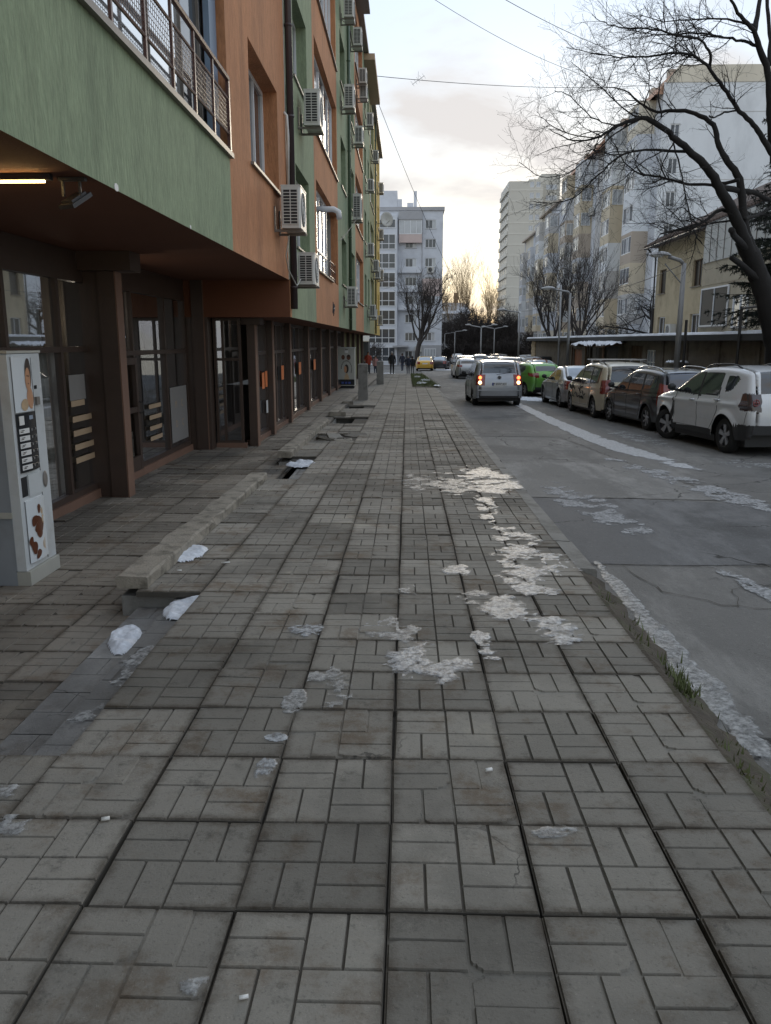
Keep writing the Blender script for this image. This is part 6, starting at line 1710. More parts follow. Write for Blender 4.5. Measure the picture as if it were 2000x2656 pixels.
# ---------------------------------------------------------------- people
PEOPLE_MATS = {}
def pm(name, col):
    if name not in M: mat(name, col, .85, var=.15, vscale=8)
    return name
pm('skin', (.45, .26, .18)); pm('cloth_black', (.012, .012, .014)); pm('cloth_navy', (.02, .024, .04)); pm('cloth_jeans', (.035, .045, .075)); pm('cloth_red', (.34, .055, .03)); pm('cloth_pink', (.42, .22, .2)); pm('cloth_grey', (.10, .10, .105)); pm('hair_dark', (.02, .014, .01)); pm('hat_white', (.6, .58, .55)); pm('hair_grey', (.25, .24, .23)); pm('shoe', (.015, .013, .012))
def person(label, x, y, rz, h, coat, legs, hair, stride=.18, coat_to=.42, hatted=False, arm=0.0, z=None):
    zz = G(y) if z is None else z
    t = thing('person', label, 'person', (x, y, zz), rz, 'people at the end of the pavement')
    k = h / 1.75
    bm_ = bmesh.new(); sk = []
    def vtx(p, r, r2=None): v = bm_.verts.new(Vector(p) * k); sk.append((r * k, (r2 or r) * k)); return v
    pel = vtx((0, 0, .98), .15, .12); sp = vtx((0, .01, 1.18), .16, .12); ch = vtx((0, .0, 1.36), .175, .115); nk = vtx((0, .01, 1.50), .06); hb = vtx((0, .02, 1.58), .085, .095); hd = vtx((0, .03, 1.66), .088, .105); tp = vtx((0, .02, 1.72), .055, .065)
    ed = [(pel, sp), (sp, ch), (ch, nk), (nk, hb), (hb, hd), (hd, tp)]
    for sd in (-1, 1):
        st_ = stride * sd
        hip = vtx((.09 * sd, .0, .92), .115, .115); kn = vtx((.10 * sd, st_ * .55 + .03, .50), .075); an = vtx((.10 * sd, st_ - (.06 if st_ < 0 else 0), .10 if st_ >= 0 else .13), .048); he = vtx((.10 * sd, st_ - .02, .05), .045, .04); to = vtx((.115 * sd, st_ + .15, .035), .04, .03)
        ed += [(pel, hip), (hip, kn), (kn, an), (an, he), (he, to)]
        sh = vtx((.19 * sd, 0, 1.42), .075); el = vtx((.27 * sd, -st_ * .5 - .02, 1.14), .058); wr = vtx((.26 * sd, -st_ * .6 + .12 + arm * (sd > 0), .92 + arm), .042); ha = vtx((.25 * sd, -st_ * .6 + .16 + arm * (sd > 0), .84 + arm), .036, .028)
        ed += [(ch, sh), (sh, el), (el, wr), (wr, ha)]
        for q in range(4):
            f1 = vtx((.25 * sd, -st_ * .6 + .135 + .02 * q + arm * (sd > 0), .775 + arm), .011); ed.append((ha, f1))
        th = vtx((.225 * sd, -st_ * .6 + .20 + arm * (sd > 0), .81 + arm), .012); ed.append((ha, th))
    for a, b_ in ed: bm_.edges.new((a, b_))
    me = bpy.data.meshes.new('body'); bm_.to_mesh(me); bm_.free()
    o = bpy.data.objects.new('body', me); C.objects.link(o)
    o.modifiers.new('s', 'SKIN')
    for i, (a, b_) in enumerate(sk):
        me.skin_vertices[0].data[i].radius = (a, b_); me.skin_vertices[0].data[i].use_root = (i == 0)
    sb = o.modifiers.new('d', 'SUBSURF'); sb.levels = 1; sb.render_levels = 1
    dg = bpy.context.evaluated_depsgraph_get(); m2 = bpy.data.meshes.new_from_object(o.evaluated_get(dg))
    bpy.data.objects.remove(o)
    for mm in (legs, coat, 'skin', 'shoe'): m2.materials.append(M[mm])
    for p in m2.polygons:
        c = p.center / k; p.use_smooth = True
        if c.z > 1.50: p.material_index = 2
        elif c.z < .09: p.material_index = 3
        elif abs(c.x) > .16 and c.z < .88 + arm and c.z > .7: p.material_index = 2
        elif c.z > .92 or (abs(c.x) > .2): p.material_index = 1
    bo = bpy.data.objects.new('body', m2); C.objects.link(bo); bo.parent = t
    # coat skirt, collar, hair or hat, face
    b = MB(); b.lathe([(.205 * k, coat_to * h + .06), (.215 * k, .98 * k), (.19 * k, 1.2 * k), (.2 * k, 1.36 * k), (.11 * k, 1.5 * k), (.085 * k, 1.54 * k)], (0, 0, 0), 'z', 16)
    b.v = [(x_, y_ * .72, z_) for x_, y_, z_ in b.v]; b.build('coat', coat, t, smooth=True, local=True)
    b = MB(); b.sphere((0, .0, 1.665 * k), .102 * k, 8, 0, (1, 1.08, 1.12)); b.v = [v for v in b.v]
    keep = [f for f in b.f if np.mean([b.v[i][2] for i in f]) > (1.645 if hatted else 1.60) * k and not (np.mean([b.v[i][1] for i in f]) > .05 * k and np.mean([b.v[i][2] for i in f]) < 1.70 * k)]
    b.f = keep; b.m = [0] * len(keep); b.build('hat' if hatted else 'hair', hair, t, smooth=True, local=True)
    b = MB(); b.sphere((0, .125 * k, 1.625 * k), .016 * k, 4, 0, (1, 1, 1.5)); b.build('nose', 'skin', t, smooth=True, local=True)
    b = MB()
    for sd in (-1, 1): b.sphere((.035 * k * sd, .108 * k, 1.655 * k), .011 * k, 4); b.sphere((.098 * k * sd, .01 * k, 1.63 * k), .022 * k, 4, 0, (.5, 1, 1.5))
    b.build('eyes_and_ears', 'hair_dark', t, smooth=True, local=True)
    return t
person('tall person in a black coat walking away from the camera', -1.22, 66.8, 0, 1.80, 'cloth_black', 'cloth_black', 'hair_grey', .16)
person('person in a dark jacket at the left of the pair by the taxi', .10, 66.6, .1, 1.48, 'cloth_navy', 'cloth_grey', 'hair_grey', .08)
person('person in a dark jacket at the right of the pair by the taxi', .45, 66.9, -.1, 1.42, 'cloth_black', 'cloth_grey', 'hair_dark', .06)
person('person in a red jacket carrying a pink bundle towards the camera', -3.05, 64.0, math.pi, 1.78, 'cloth_red', 'cloth_grey', 'hair_dark', .12, arm=.22)
person('person in a dark coat with a white hat beside the beige vending machine', -3.95, 57.5, 2.9, 1.72, 'cloth_black', 'cloth_black', 'hat_white', .06, hatted=True)
person('person in a brown-red top just behind the red jacket', -3.9, 67.0, 3.0, 1.65, 'cloth_grey', 'cloth_black', 'hat_white', .08, hatted=True)
person('small person in a pale pink jacket to the right of the red jacket', -2.55, 66.0, 3.3, 1.45, 'cloth_pink', 'cloth_jeans', 'hair_dark', .1)
person('person in dark blue clothes far behind the tall black coat', -.45, 78.0, .3, 1.65, 'cloth_navy', 'cloth_jeans', 'hair_dark', .14)
# ---------------------------------------------------------------- garages along the right side
mat('garage_wall', (0.17, 0.145, 0.115), 0.95, var=0.4, vscale=3, bump=0.8, bscale=20, stain=(0.06, 0.05, 0.04), stain_amt=0.7, world=True)
mat('garage_brick', (0.46, 0.36, 0.23), 0.9, var=0.25, vscale=6)
mat('door_orange', (0.33, 0.115, 0.045), 0.7, var=0.25, vscale=4, stain=(0.14, 0.07, 0.04), stain_amt=0.6)
mat('door_grey', (0.19, 0.185, 0.17), 0.7, var=0.25, vscale=3)
mat('door_dark', (0.05, 0.055, 0.055), 0.6, var=0.3, vscale=3)
mat('wood_brown', (0.12, 0.075, 0.045), 0.8, var=0.35, vscale=5)
mat('roof_felt', (0.06, 0.06, 0.06), 0.9)
XGR = 10.0
RZ = 2.04
gar = thing('garage_row', 'long low row of brown garages with a flat snow-edged roof behind the parked cars', 'garage row', (XGR, 44, G(44)))
TG = TX(XGR, -1)
ops = [(47.0, 49.4, -1, 1.35, .15), (42.9, 44.9, -1, 1.5, .15), (39.0, 42.1, -1, 1.55, .2), (35.0, 37.2, -1, 1.62, .2), (33.2, 34.5, .45, 1.45, .15)]
b = MB(); wall(b, TG, 16, 66.0, -1.4, RZ - .22, ops, .15); b.quad((XGR, 66, -1.4), (XGR + 6, 66, -1.4), (XGR + 6, 66, RZ - .22), (XGR, 66, RZ - .22)); b.build('wall', 'garage_wall', gar)
b = MB(); b.box(XGR + .22, XGR + 6, 16, 65.9, -1.3, RZ - .25); b.build('inner_wall', 'door_dark', gar)
b = MB(); b.box(XGR - .35, XGR + 6.3, 15.5, 66.6, RZ - .22, RZ - .03); rfo = b.build('roof', 'roof_felt', gar)
def planks(name, a, c, z0, z1, n, mt, dep=.12, gap=.012):
    d0 = MB(); d0.tbox(TG, a, c, -dep - .04, -dep, z0, z1); d = d0.build(name, 'door_dark', gar)
    for k in range(n):
        q = MB(); q.tbox(TG, a + (c - a) * k / n + gap, a + (c - a) * (k + 1) / n - gap, -dep, -dep + .02 + .006 * (k % 2), z0 + .02, z1 - .02); q.build('plank', mt, d)
planks('garage_door', 47.0, 49.4, -1, 1.35, 6, 'door_orange'); planks('garage_door', 42.9, 44.9, -1, 1.5, 2, 'door_grey', gap=.02); planks('garage_door', 39.0, 42.1, -1, 1.55, 4, 'door_dark', .15); planks('garage_door', 35.0, 37.2, -1, 1.62, 9, 'wood_brown', .15, .03)
window(gar, TG, 33.2, 34.5, .45, 1.45, -.12, 3, 2, .05, gm='frost_glass')
for k in range(13):     # the pale brick pier at the far end
    for j in range(2):
        q = MB(); z = -1.0 + k * .215; y = 63.8 + (j + .25 * (k % 2)) * .95; q.box(XGR - .06, XGR + .1, y, y + .9, z + .008, z + .205); q.build('brick', 'garage_brick', gar)
for (y0, y1, nm) in ((16.5, 30, 'pier'), (46.2, 46.7, 'pier')):
    pass
for y in (17.5, 20.5, 23.5, 26.5, 29.5, 32.2, 38.2, 45.5, 50.5):
    q = MB(); q.box(XGR - .05, XGR + .02, y - .14, y + .14, -1.2, RZ - .23); q.build('pier', 'garage_wall', gar)
# snow along the roof
b = MB(); rr = random.Random(12); k = 150; pr = []
for i in range(k + 1):
    y = 15.6 + 50.9 * i / k; h = .05 + .05 * rr.random()
    pr.append([(XGR - .33, y, RZ - .03), (XGR - .30 + .05 * rr.random(), y, RZ - .03 + h), (XGR + 2, y, RZ + .02 + h), (XGR + 6, y, RZ + .02)])
for a, c in zip(pr, pr[1:]):
    for q in range(3): b.quad(a[q], a[q + 1], c[q + 1], c[q])
tag(b.build('roof_snow', 'snow', None, smooth=True), 'thin white snow layer along the garage roof edge', 'snow', None, 'stuff')
# lean-to roof with thick snow in front of the garages
lt = thing('lean_to', 'small lean-to roof with thick snow in front of the brown garage doors', 'lean-to', (XGR - .9, 39, -.5))
b = MB(); b.v = [(XGR - 1.1, 37.6, 1.52), (XGR - .02, 37.6, 1.66), (XGR - .02, 45, 1.66), (XGR - 1.1, 45, 1.52), (XGR - 1.1, 37.6, 1.58), (XGR - .02, 37.6, 1.72), (XGR - .02, 45, 1.72), (XGR - 1.1, 45, 1.58)]
b.f = [(0, 1, 2, 3), (4, 7, 6, 5), (0, 4, 5, 1), (3, 2, 6, 7), (0, 3, 7, 4)]; b.m = [0] * 5; b.build('roof', 'wood_brown', lt)
for y in (37.8, 41.4, 44.8): b = MB(); b.tube([(XGR - 1.0, y, G(y) - .2), (XGR - 1.0, y, 1.54)], .05, 6); b.build('post', 'wood_brown', lt)
ice_patch(XGR - .6, 41.3, .6, 3.6, 0, 81, 'snow', .22, -.5, gnd=lambda x, y: 1.60 + (x - XGR + 1) * .13, name='snow_layer', label='thick white snow lying on the lean-to roof', cat='snow', res=40, freq=.5)
# low orange board fence beside the brick pier
fe = thing('board_fence', 'low orange board fence beside the pale brick pier of the garages', 'fence', (XGR - 1.2, 54, G(54)))
for k in range(14):
    b = MB(); y = 51.6 + k * .42; b.box(XGR - 1.2, XGR - 1.16, y, y + .40, G(y) - .2, .62 + .03 * (k % 3)); b.build('board', 'door_orange', fe)
b = MB(); b.box(XGR - 1.15, XGR - 1.1, 51.6, 57.4, .3, .4); b.build('rail', 'wood_brown', fe)
# meter cupboard
mc = thing('meter_cupboard', 'grey metal meter cupboard against the garage wall under a snowy shelf', 'cupboard', (9.5, 29.3, G(29)))
b = MB(); b.box(9.45, 9.85, 29.0, 29.75, G(29) - .2, 1.0); b.build('cabinet', 'door_grey', mc)
b = MB(); b.box(9.44, 9.448, 29.05, 29.70, -.2, .9); b.build('door', 'sill_metal', mc)
b = MB(); b.box(9.35, 9.9, 28.9, 29.85, 1.0, 1.05); b.build('top', 'sill_metal', mc)
ice_patch(9.62, 29.4, .3, .5, 0, 83, 'snow', .12, -.5, gnd=lambda x, y: 1.052, name='snow_layer', label='white snow lump lying on the grey meter cupboard', cat='snow', res=20)
# frame of old pipes in front of the garages
pf = thing('pipe_frame', 'rusty dark pipe frame standing before the garages at the right', 'frame', (9.3, 24, G(24)))
b = MB(); b.tube([(9.6, 24.0, G(24) - .2), (9.6, 24.0, 2.78)], .045, 8); b.build('post', 'dark_metal', pf)
b = MB(); b.tube([(9.6, 24.0, 2.72), (9.6, 19.5, 2.78)], .035, 8); b.build('crossbar', 'dark_metal', pf)
b = MB(); b.tube([(9.6, 19.5, G(20) - .2), (9.6, 19.5, 2.82)], .045, 8); b.build('post', 'dark_metal', pf)
for (x, y, h, l) in ((9.6, 22.6, 1.1, 'short dark post in front of the garage wall at the right'), (9.4, 28.0, 2.5, 'slim dark post with a spindly climber before the garages')):
    b = MB(); b.tube([(x, y, G(y) - .2), (x, y, h)], .05, 8); tag(b.build('fence_post', 'dark_metal'), l, 'post')
# ---------------------------------------------------------------- yellow house behind the garages
mat('house_yellow', (0.50, 0.415, 0.275), 0.92, var=0.14, vscale=1.2, bump=0.4, bscale=20, stain=(0.24, 0.19, 0.12), stain_amt=0.55, stain_scale=0.7, world=True)
mat('house_grey', (0.45, 0.39, 0.29), 0.92, var=0.15, vscale=1.2, stain=(0.2, 0.17, 0.12), stain_amt=0.5, stain_scale=0.8, world=True)
mat('roof_tile', (0.10, 0.07, 0.055), 0.85, var=0.4, vscale=5)
mat('sheet_white', (0.52, 0.52, 0.50), 0.5, var=0.12, vscale=1.5, stain=(.3, .3, .28), stain_amt=.4)
XH = 15.0
yh = thing('house', 'ochre two-storey house with tiled eaves and a sheeted bay behind the garages', 'house', (XH, 42, G(42)))
TH = TX(XH, -1)
ho = [(48.75, 50.0, 4.55, 5.92, .2), (48.4, 49.8, 2.0, 3.2, .2), (42.9, 44.3, 4.6, 5.94, .2), (42.85, 44.2, 1.9, 3.2, .2)]
b = MB(); wall(b, TH, 30, 50.6, -1, 7.35, ho, .2); b.quad((XH, 50.6, -1), (XH + 9, 50.6, -1), (XH + 9, 50.6, 7.35), (XH, 50.6, 7.35)); b.quad((XH, 30, -1), (XH + 9, 30, -1), (XH + 9, 30, 7.35), (XH, 30, 7.35)); b.build('wall', 'house_yellow', yh)
for i, (a, c, z0, z1, d) in enumerate(ho): window(yh, TH, a, c, z0, z1, -.18, 2 if i > 0 else 1, 1, .06, fm='wood_brown' if i in (0, 2) else 'white_pvc', gm='window_dull', sill=.08)
# roof with tile rows on the eave
b = MB(); b.v = [(XH - .65, 29.5, 7.3), (XH - .65, 51.2, 7.3), (XH + 4.5, 49, 10.2), (XH + 4.5, 31, 10.2), (XH + 9.6, 51.2, 7.3), (XH + 9.6, 29.5, 7.3)]; b.f = [(0, 1, 2, 3), (1, 4, 2), (3, 2, 4, 5), (0, 3, 5), (0, 5, 4, 1)]; b.m = [0] * 5; hr = b.build('roof', 'roof_tile', yh)
for k in range(62):
    q = MB(); y = 29.6 + k * .35; q.tube([(XH - .72, y, 7.31), (XH + .2, y - 0.0, 7.84)], .085, 6); q.build('roof_tile', 'roof_tile', hr)
b = MB(); b.tube([(XH - .70, 51.0, 7.22), (XH - .70, 29.6, 7.22)], .07, 8); b.tube([(XH - .6, 50.7, 7.2), (XH - .15, 50.5, 6.7), (XH - .1, 50.5, -.8)], .045, 8); b.build('gutter', 'dark_metal', hr, smooth=True)
# bay with corrugated white sheets above, big glazed box below
b = MB(); b.box(XH - 1.3, XH, 27, 39.1, 4.3, 5.3); b.box(XH - 1.28, XH, 27, 39.0, 1.6, 4.3); bay = b.build('bay', 'house_grey', yh)
for k in range(12):
    y = 29.2 + k * .82; q = MB(); q.box(XH - 1.35, XH - 1.30, y, y + .80, 5.3, 6.95); q.build('sheet_panel', 'sheet_white', bay)
    q = MB(); q.box(XH - 1.375, XH - 1.35, y - .015, y + .02, 5.3, 6.95); q.build('batten', 'sill_metal', bay)
q = MB(); q.box(XH - 1.30, XH - .05, 29.2, 39.05, 5.3, 7.0); q.build('sheet_return', 'sheet_white', bay)
TB = TX(XH - 1.30, -1)
window(yh, TB, 35.7, 38.95, 2.45, 4.17, .0, 2, 1, .07, gm='window_dull', sill=.12)
window(yh, TB, 33.6, 35.1, 2.35, 3.65, .0, 2, 1, .07, gm='window_lace', sill=.12)
# AC of the house
o = copy_tree(ACP); o.location = (XH - .0, 46.8, 2.1); o.rotation_euler = (0, 0, math.pi); o.scale = (1, 1.1, 1); tag(o, 'air conditioner on the ochre house wall just above the garage roof', 'air conditioner', 'air conditioners on the house')
# ---------------------------------------------------------------- big panel block on the right
PAN = {'pan_white': (.74, .76, .78), 'pan_blue': (.60, .62, .66), 'pan_grey': (.52, .51, .50), 'pan_beige': (.60, .52, .39), 'pan_brown': (.46, .39, .32), 'pan_cream': (.68, .62, .51), 'pan_tile': (.42, .25, .17)}
for k_, v_ in PAN.items(): mat(k_, v_, .92, var=.12, vscale=.8, stain=tuple(x * .62 for x in v_), stain_amt=.5, stain_scale=.45, stretch=(1, 1, .4), world=True)
PM = list(PAN)
XB = 20.3
FLH = 2.55
def block_right():
    rr = random.Random(21)
    t = thing('apartment_block', 'long grey and beige panel apartment block with stepped bays and an orange roof edge', 'building', (XB, 70, G(70)))
    TB_ = TX(XB, -1)
    sections = [(70.0, 92.0, 21.5), (92.0, 112.0, 21.8), (112.0, 128.0, 19.8), (128.0, 146.0, 18.4)]
    base = -0.3
    wmesh = 0
    for si, (y0, y1, top) in enumerate(sections):
        nf = int((top - base - 1.4) / FLH)
        ops_, pos = [], []
        bays = []
        y = y0 + 1.8
        while y < y1 - 4:
            bays.append((y, y + 3.4)); y += 8.2
        flat_ = []
        for a, c in zip([y0 + .3] + [q[1] for q in bays], [q[0] for q in bays] + [y1 - .3]):
            if c - a > 2.2: flat_.append(((a + c) / 2 - .7, (a + c) / 2 + .7))
        for f in range(nf):
            z = base + 1.0 + f * FLH + .45
            for a, c in flat_: ops_.append((a, c, z, z + 1.35, .15))
        b = MB(); wall(b, TB_, y0, y1, -2, top, ops_, .15, lambda u, z: [0, 4, 2, 0, 3][int((u - y0) / 8.2) % 5], splits=[y0 + 8.2 * k for k in range(1, 4)])
        b.build('wall', [PM[1], PM[0], PM[2], PM[3], PM[5]], t)
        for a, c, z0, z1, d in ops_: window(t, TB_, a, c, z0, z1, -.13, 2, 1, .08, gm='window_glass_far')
        for bi, (a, c) in enumerate(bays):
            for f in range(nf):
                z = base + 1.0 + f * FLH
                dpt = 1.35 if f > 0 else 1.1
                T3 = TX(XB - dpt, -1)
                col = rr.choice(PM[:6])
                b = MB()
                b.quad((XB, a, z), (XB - dpt, a, z), (XB - dpt, a, z + FLH), (XB, a, z + FLH)); b.quad((XB, c, z), (XB - dpt, c, z), (XB - dpt, c, z + FLH), (XB, c, z + FLH)); b.quad((XB, a, z), (XB - dpt, a, z), (XB - dpt, c, z), (XB, c, z))
                b.quad((XB, a, z + FLH), (XB - dpt, a, z + FLH), (XB - dpt, c, z + FLH), (XB, c, z + FLH))
                o_ = (a + .15, c - .15, z + .85, z + 2.25, .1)
                wall(b, T3, a, c, z, z + FLH, [o_], .1)
                b.build('bay', col, t)
                window(t, T3, o_[0], o_[1], o_[2], o_[3], -.08, 3 + (f % 2), 1, .09, gm=['window_glass_far', 'window_lace', 'window_glass_far'] if rr.random() < .7 else 'window_glass_far')
                if rr.random() < .35:
                    T4 = TY(a, -1)
                    window(t, T4, XB - dpt + .15, XB - .2, z + .85, z + 2.2, .01, 2, 1, .06, gm='window_lace')
        b = MB(); b.box(XB + .0 if si < 2 else XB - .5, XB + 12, y0 + .02, y1 + .15, top, top + .25); b.build('roof', PM[4], t)
        if si < 2:
            b = MB(); b.v = [(XB - .6, y0 - .04, top - .45), (XB - .6, y1, top - .45), (XB + 1.05, y1, top + 1.55), (XB + 1.05, y0 - .04, top + 1.55), (XB + 1.9, y0 - .04, top + 1.5), (XB + 1.9, y1, top + 1.5), (XB + .3, y0 - .04, top - .45)]
            b.f = [(0, 1, 2, 3), (3, 2, 5, 4), (0, 3, 4, 6)]; b.m = [0] * 3; b.build('mansard', 'pan_tile', t)
            for q in range(4):
                b = MB(); yy = y0 + 3 + q * 5; b.box(XB + 1.3, XB + 1.9, yy, yy + .9, top + .3, top + 2.3); b.build('chimney', 'pan_brown', t)
        for yw in (y0, y1 - .02):
            b = MB(); b.quad((XB, yw, -2), (XB + 12, yw, -2), (XB + 12, yw, top), (XB, yw, top)); b.build('cross_wall', 'pan_white', t)
    # near end wall with its band and one column of windows
    TE = TY(69.9, -1)
    eo = []
    for f in range(8):
        z = 2.3 + f * FLH
        if f in (1, 2, 3, 4, 5, 6): eo.append((XB + .7, XB + 1.5, z, z + 1.25, .15))
    b = MB(); wall(b, TE, XB, XB + 16, -2, 21.9, eo, .15); b.build('end_wall', 'pan_white', t)
    for q in eo: window(t, TE, *q[:4], -.12, 2, 1, .08, gm='window_glass_far')
    b = MB(); b.prism([(XB + .15, 69.84, 21.9), (XB + 16, 69.84, 21.9), (XB + 16, 69.84, 23.15), (XB + 1.1, 69.84, 23.15)], (0, .14, 0)); b.build('end_band', 'pan_cream', t)
    for z in (4.4, 9.5, 14.6, 19.7):
        b = MB(); b.box(XB, XB + 16, 69.885, 69.897, z, z + .05); b.build('panel_joint', 'pan_grey', t)
    # dish and ACs as parts of the far facade
    return t
block_right()
for k, (y, z) in enumerate(((76.5, 12.4), (76.4, 6.9), (84.6, 15.0), (84.7, 9.6), (93.2, 15.2), (100.5, 12.4), (101, 9.4))):
    o = copy_tree(ACP); o.location = (XB, y, z); o.rotation_euler = (0, 0, math.pi); o.scale = (1.2, 1.2, 1.2)
    tag(o, f'air conditioner on the grey panel block, {["nearest high", "nearest low", "second high", "second low", "third high", "fourth", "farthest"][k]} of those between its bays', 'air conditioner', 'air conditioners on the panel block')
# ---------------------------------------------------------------- tower block
mat('tower_beige', (.60, .57, .50), .92, var=.08, vscale=.3, world=True)
mat('tower_band', (.68, .65, .58), .92, var=.08)
mat('tower_balcony', (.42, .40, .34), .9)
tw = thing('tower_block', 'tall pale beige tower block with banded storeys beyond the bare trees', 'building', (33, 235, -2))
YT, XT0, XT1 = 232.0, 27.5, 36.7
TZ = 44.2
tw_ops = []
for f in range(15):
    z = 2.6 + f * 2.82
    for x in (XT0 + 5.6, XT0 + 7.3): tw_ops.append((x, x + 1.1, z + .6, z + 2.0, .12))
b = MB(); wall(b, TY(YT), XT0, XT1, -2, TZ, tw_ops, .12); wall(b, TX(XT0, -1), YT, YT + 20, -2, TZ, [], .1); b.quad((XT0, YT, TZ), (XT1, YT, TZ), (XT1, YT + 20, TZ), (XT0, YT + 20, TZ)); b.build('wall', 'tower_beige', tw)
for q in tw_ops: window(tw, TY(YT), *q[:4], -.1, 2, 1, .09, gm='window_lace')
for f in range(15):
    z = 2.3 + f * 2.82
    b = MB(); b.box(XT0 - .02, XT1, YT - .06, YT + .02, z, z + .28); b.build('storey_band', 'tower_band', tw)
    b = MB(); b.box(XT0 - .45, XT0 - .03, YT + .3, YT + 19, z - .1, z + .9); b.build('balcony', 'tower_band', tw)
    for k in range(4):
        window(tw, TX(XT0, -1), YT + 1 + k * 4.7, YT + 4.4 + k * 4.7, z + .35, z + 2.5, .01, 3, 1, .1, gm='window_glass_far')
b = MB(); b.box(XT1 + .01, XT1 + 5.2, YT + 4, YT + 20, -2, TZ + 2.6); b.box(XT1 - 3, XT1 + .01, YT + 6, YT + 18, TZ, TZ + 1.6); b.build('wing', 'tower_beige', tw)
for f in range(15):
    z = 3.2 + f * 2.82; window(tw, TY(YT + 4), XT1 + 1.4, XT1 + 4.4, z, z + 1.3, .01, 4, 1, .09, gm='window_lace')
# ---------------------------------------------------------------- grey block closing the street
mat('blk_white', (.66, .68, .72), .92, var=.12, vscale=.7, stain=(.45, .46, .49), stain_amt=.5, stain_scale=.4, world=True)
mat('blk_pink', (.62, .50, .46), .92, var=.1)
mat('blk_grey', (.40, .40, .41), .92, var=.15)
YB, XA, XC = 128.0, -16.0, 5.36
fb = thing('apartment_block', 'pale grey eight-storey block with a glazed stair shaft closing the street', 'building', (-5, YB, G(YB)))
TBk = TY(YB)
g0 = G(YB) - .3
zf = lambda f: g0 + 1.0 + f * 2.77
oo = []
for f in range(8):
    oo.append((.98 - .3, 2.55 + .2, zf(f), zf(f) + 1.35, .15)); oo.append((3.55 - 7.7 + 2.0, 4.3 - 4.55, zf(f), zf(f) + 1.3, .15))
colA = (-4.1 + 2.65 + .9, -4.1 + 2.65 + 2.6)
oo = []
for f in range(8):
    z = zf(f)
    oo.append((2.65, 4.33, z, z + 1.30, .15))
    if f != 7: oo.append((-.36, 1.38, z - .05, z + 1.25, .15))
b = MB(); wall(b, TBk, XA, XC, g0 - 1, 21.1, oo, .15, lambda u, z: 0); b.quad((XC, YB, g0 - 1), (XC, YB + 14, g0 - 1), (XC, YB + 14, 21.1), (XC, YB, 21.1)); b.build('wall', 'blk_white', fb)
for i, q in enumerate(oo): window(fb, TBk, *q[:4], -.13, 3, 1, .09, gm=['window_glass_far', 'window_glass_far', 'window_lace'] if i % 3 else 'window_glass_far', sill=.06)
# projecting top bay with pink apron
b = MB(); b.box(-1.3, 2.15, YB - .8, YB - .01, 16.4, 17.6); b.build('bay_apron', 'blk_pink', fb)
window(fb, TY(YB - .8), -1.3, 2.15, 17.62, 19.7, -.1, 4, 1, .12, gm='window_lace')
b = MB(); b.box(-1.4, 2.2, YB - .9, YB - .01, 19.72, 20.8); b.build('bay_head', 'blk_grey', fb)
# glazed stair shaft
b = MB(); b.box(-6.4, -1.55, YB - 1.6, YB - .01, g0 - .5, 20.2); st_ = b.build('stair_shaft', 'blk_white', fb)
for f in range(8):
    z = zf(f) - .4
    if f == 7: window(fb, TY(YB - 1.6), -5.4, -1.8, z + .3, z + 1.6, .01, 3, 1, .1, gm='window_glass_far')
    else: window(fb, TY(YB - 1.6), -5.9, -1.8, z, z + 2.25, .01, 4, 1, .12, gm='window_glass_far', zs=[z + .85])
b = MB(); b.box(XA - .2, XC + .2, YB - .25, YB + 14.2, 21.1, 21.6); rf2 = b.build('roof', 'blk_grey', fb)
b = MB(); b.box(-8.2, -1.6, YB + 1.5, YB + 8, 21.6, 24.2); b.box(-1.59, -.9, YB + 1.6, YB + 6, 21.6, 23.0); b.build('roof_house', 'blk_white', rf2)
b = MB(); b.box(.9, 1.4, YB + 3, YB + 3.6, 21.6, 24.4); b.build('chimney', 'blk_white', rf2)
b = MB(); b.box(-.1, .85, YB + 3, YB + 4.6, 21.6, 22.7); b.build('chimney', 'blk_white', rf2)
b = MB(); b.tube([(2.2, YB - .1, g0), (2.2, YB - .1, 21.1)], .06, 6); b.build('down_pipe', 'blk_grey', fb)
b = MB(); b.box(2.3, XC + .02, YB - .04, YB - .005, 8.6, 11.2); b.build('painted_panel', 'blk_pink', fb)
b = MB(); b.box(2.25, XC - .02, YB - .45, YB - .01, g0 - .5, 1.2); b.build('ground_floor', 'blk_grey', fb)
window(fb, TY(YB - .45), 2.65, 4.5, -.7, .7, .01, 4, 1, .1, gm='window_lace')
b = MB(); b.box(-2.2, .2, YB - 2.6, YB - .02, .9, 1.15); b.build('porch_roof', 'blk_grey', fb)
for f in (3, 4, 5):
    b = MB(); z = zf(f) - .95; b.box(-1.4, 2.1, YB - .7, YB - .02, z, z + .12); b.box(-1.4, 2.1, YB - .72, YB - .66, z + .1, z + .85); b.build('balcony', 'blk_white', fb)
o = copy_tree(ACP); o.location = (3.0, YB, zf(5) - .9); o.rotation_euler = (0, 0, -math.pi / 2); o.scale = (1.3, 1.3, 1.3); tag(o, 'air conditioner under a window high on the grey block closing the street', 'air conditioner', 'air conditioners on the grey block')
o = copy_tree(ACP); o.location = (1.2, YB, .2); o.rotation_euler = (0, 0, -math.pi / 2); o.scale = (1.3, 1.3, 1.3); tag(o, 'air conditioner at ground level of the grey block closing the street', 'air conditioner', 'air conditioners on the grey block')
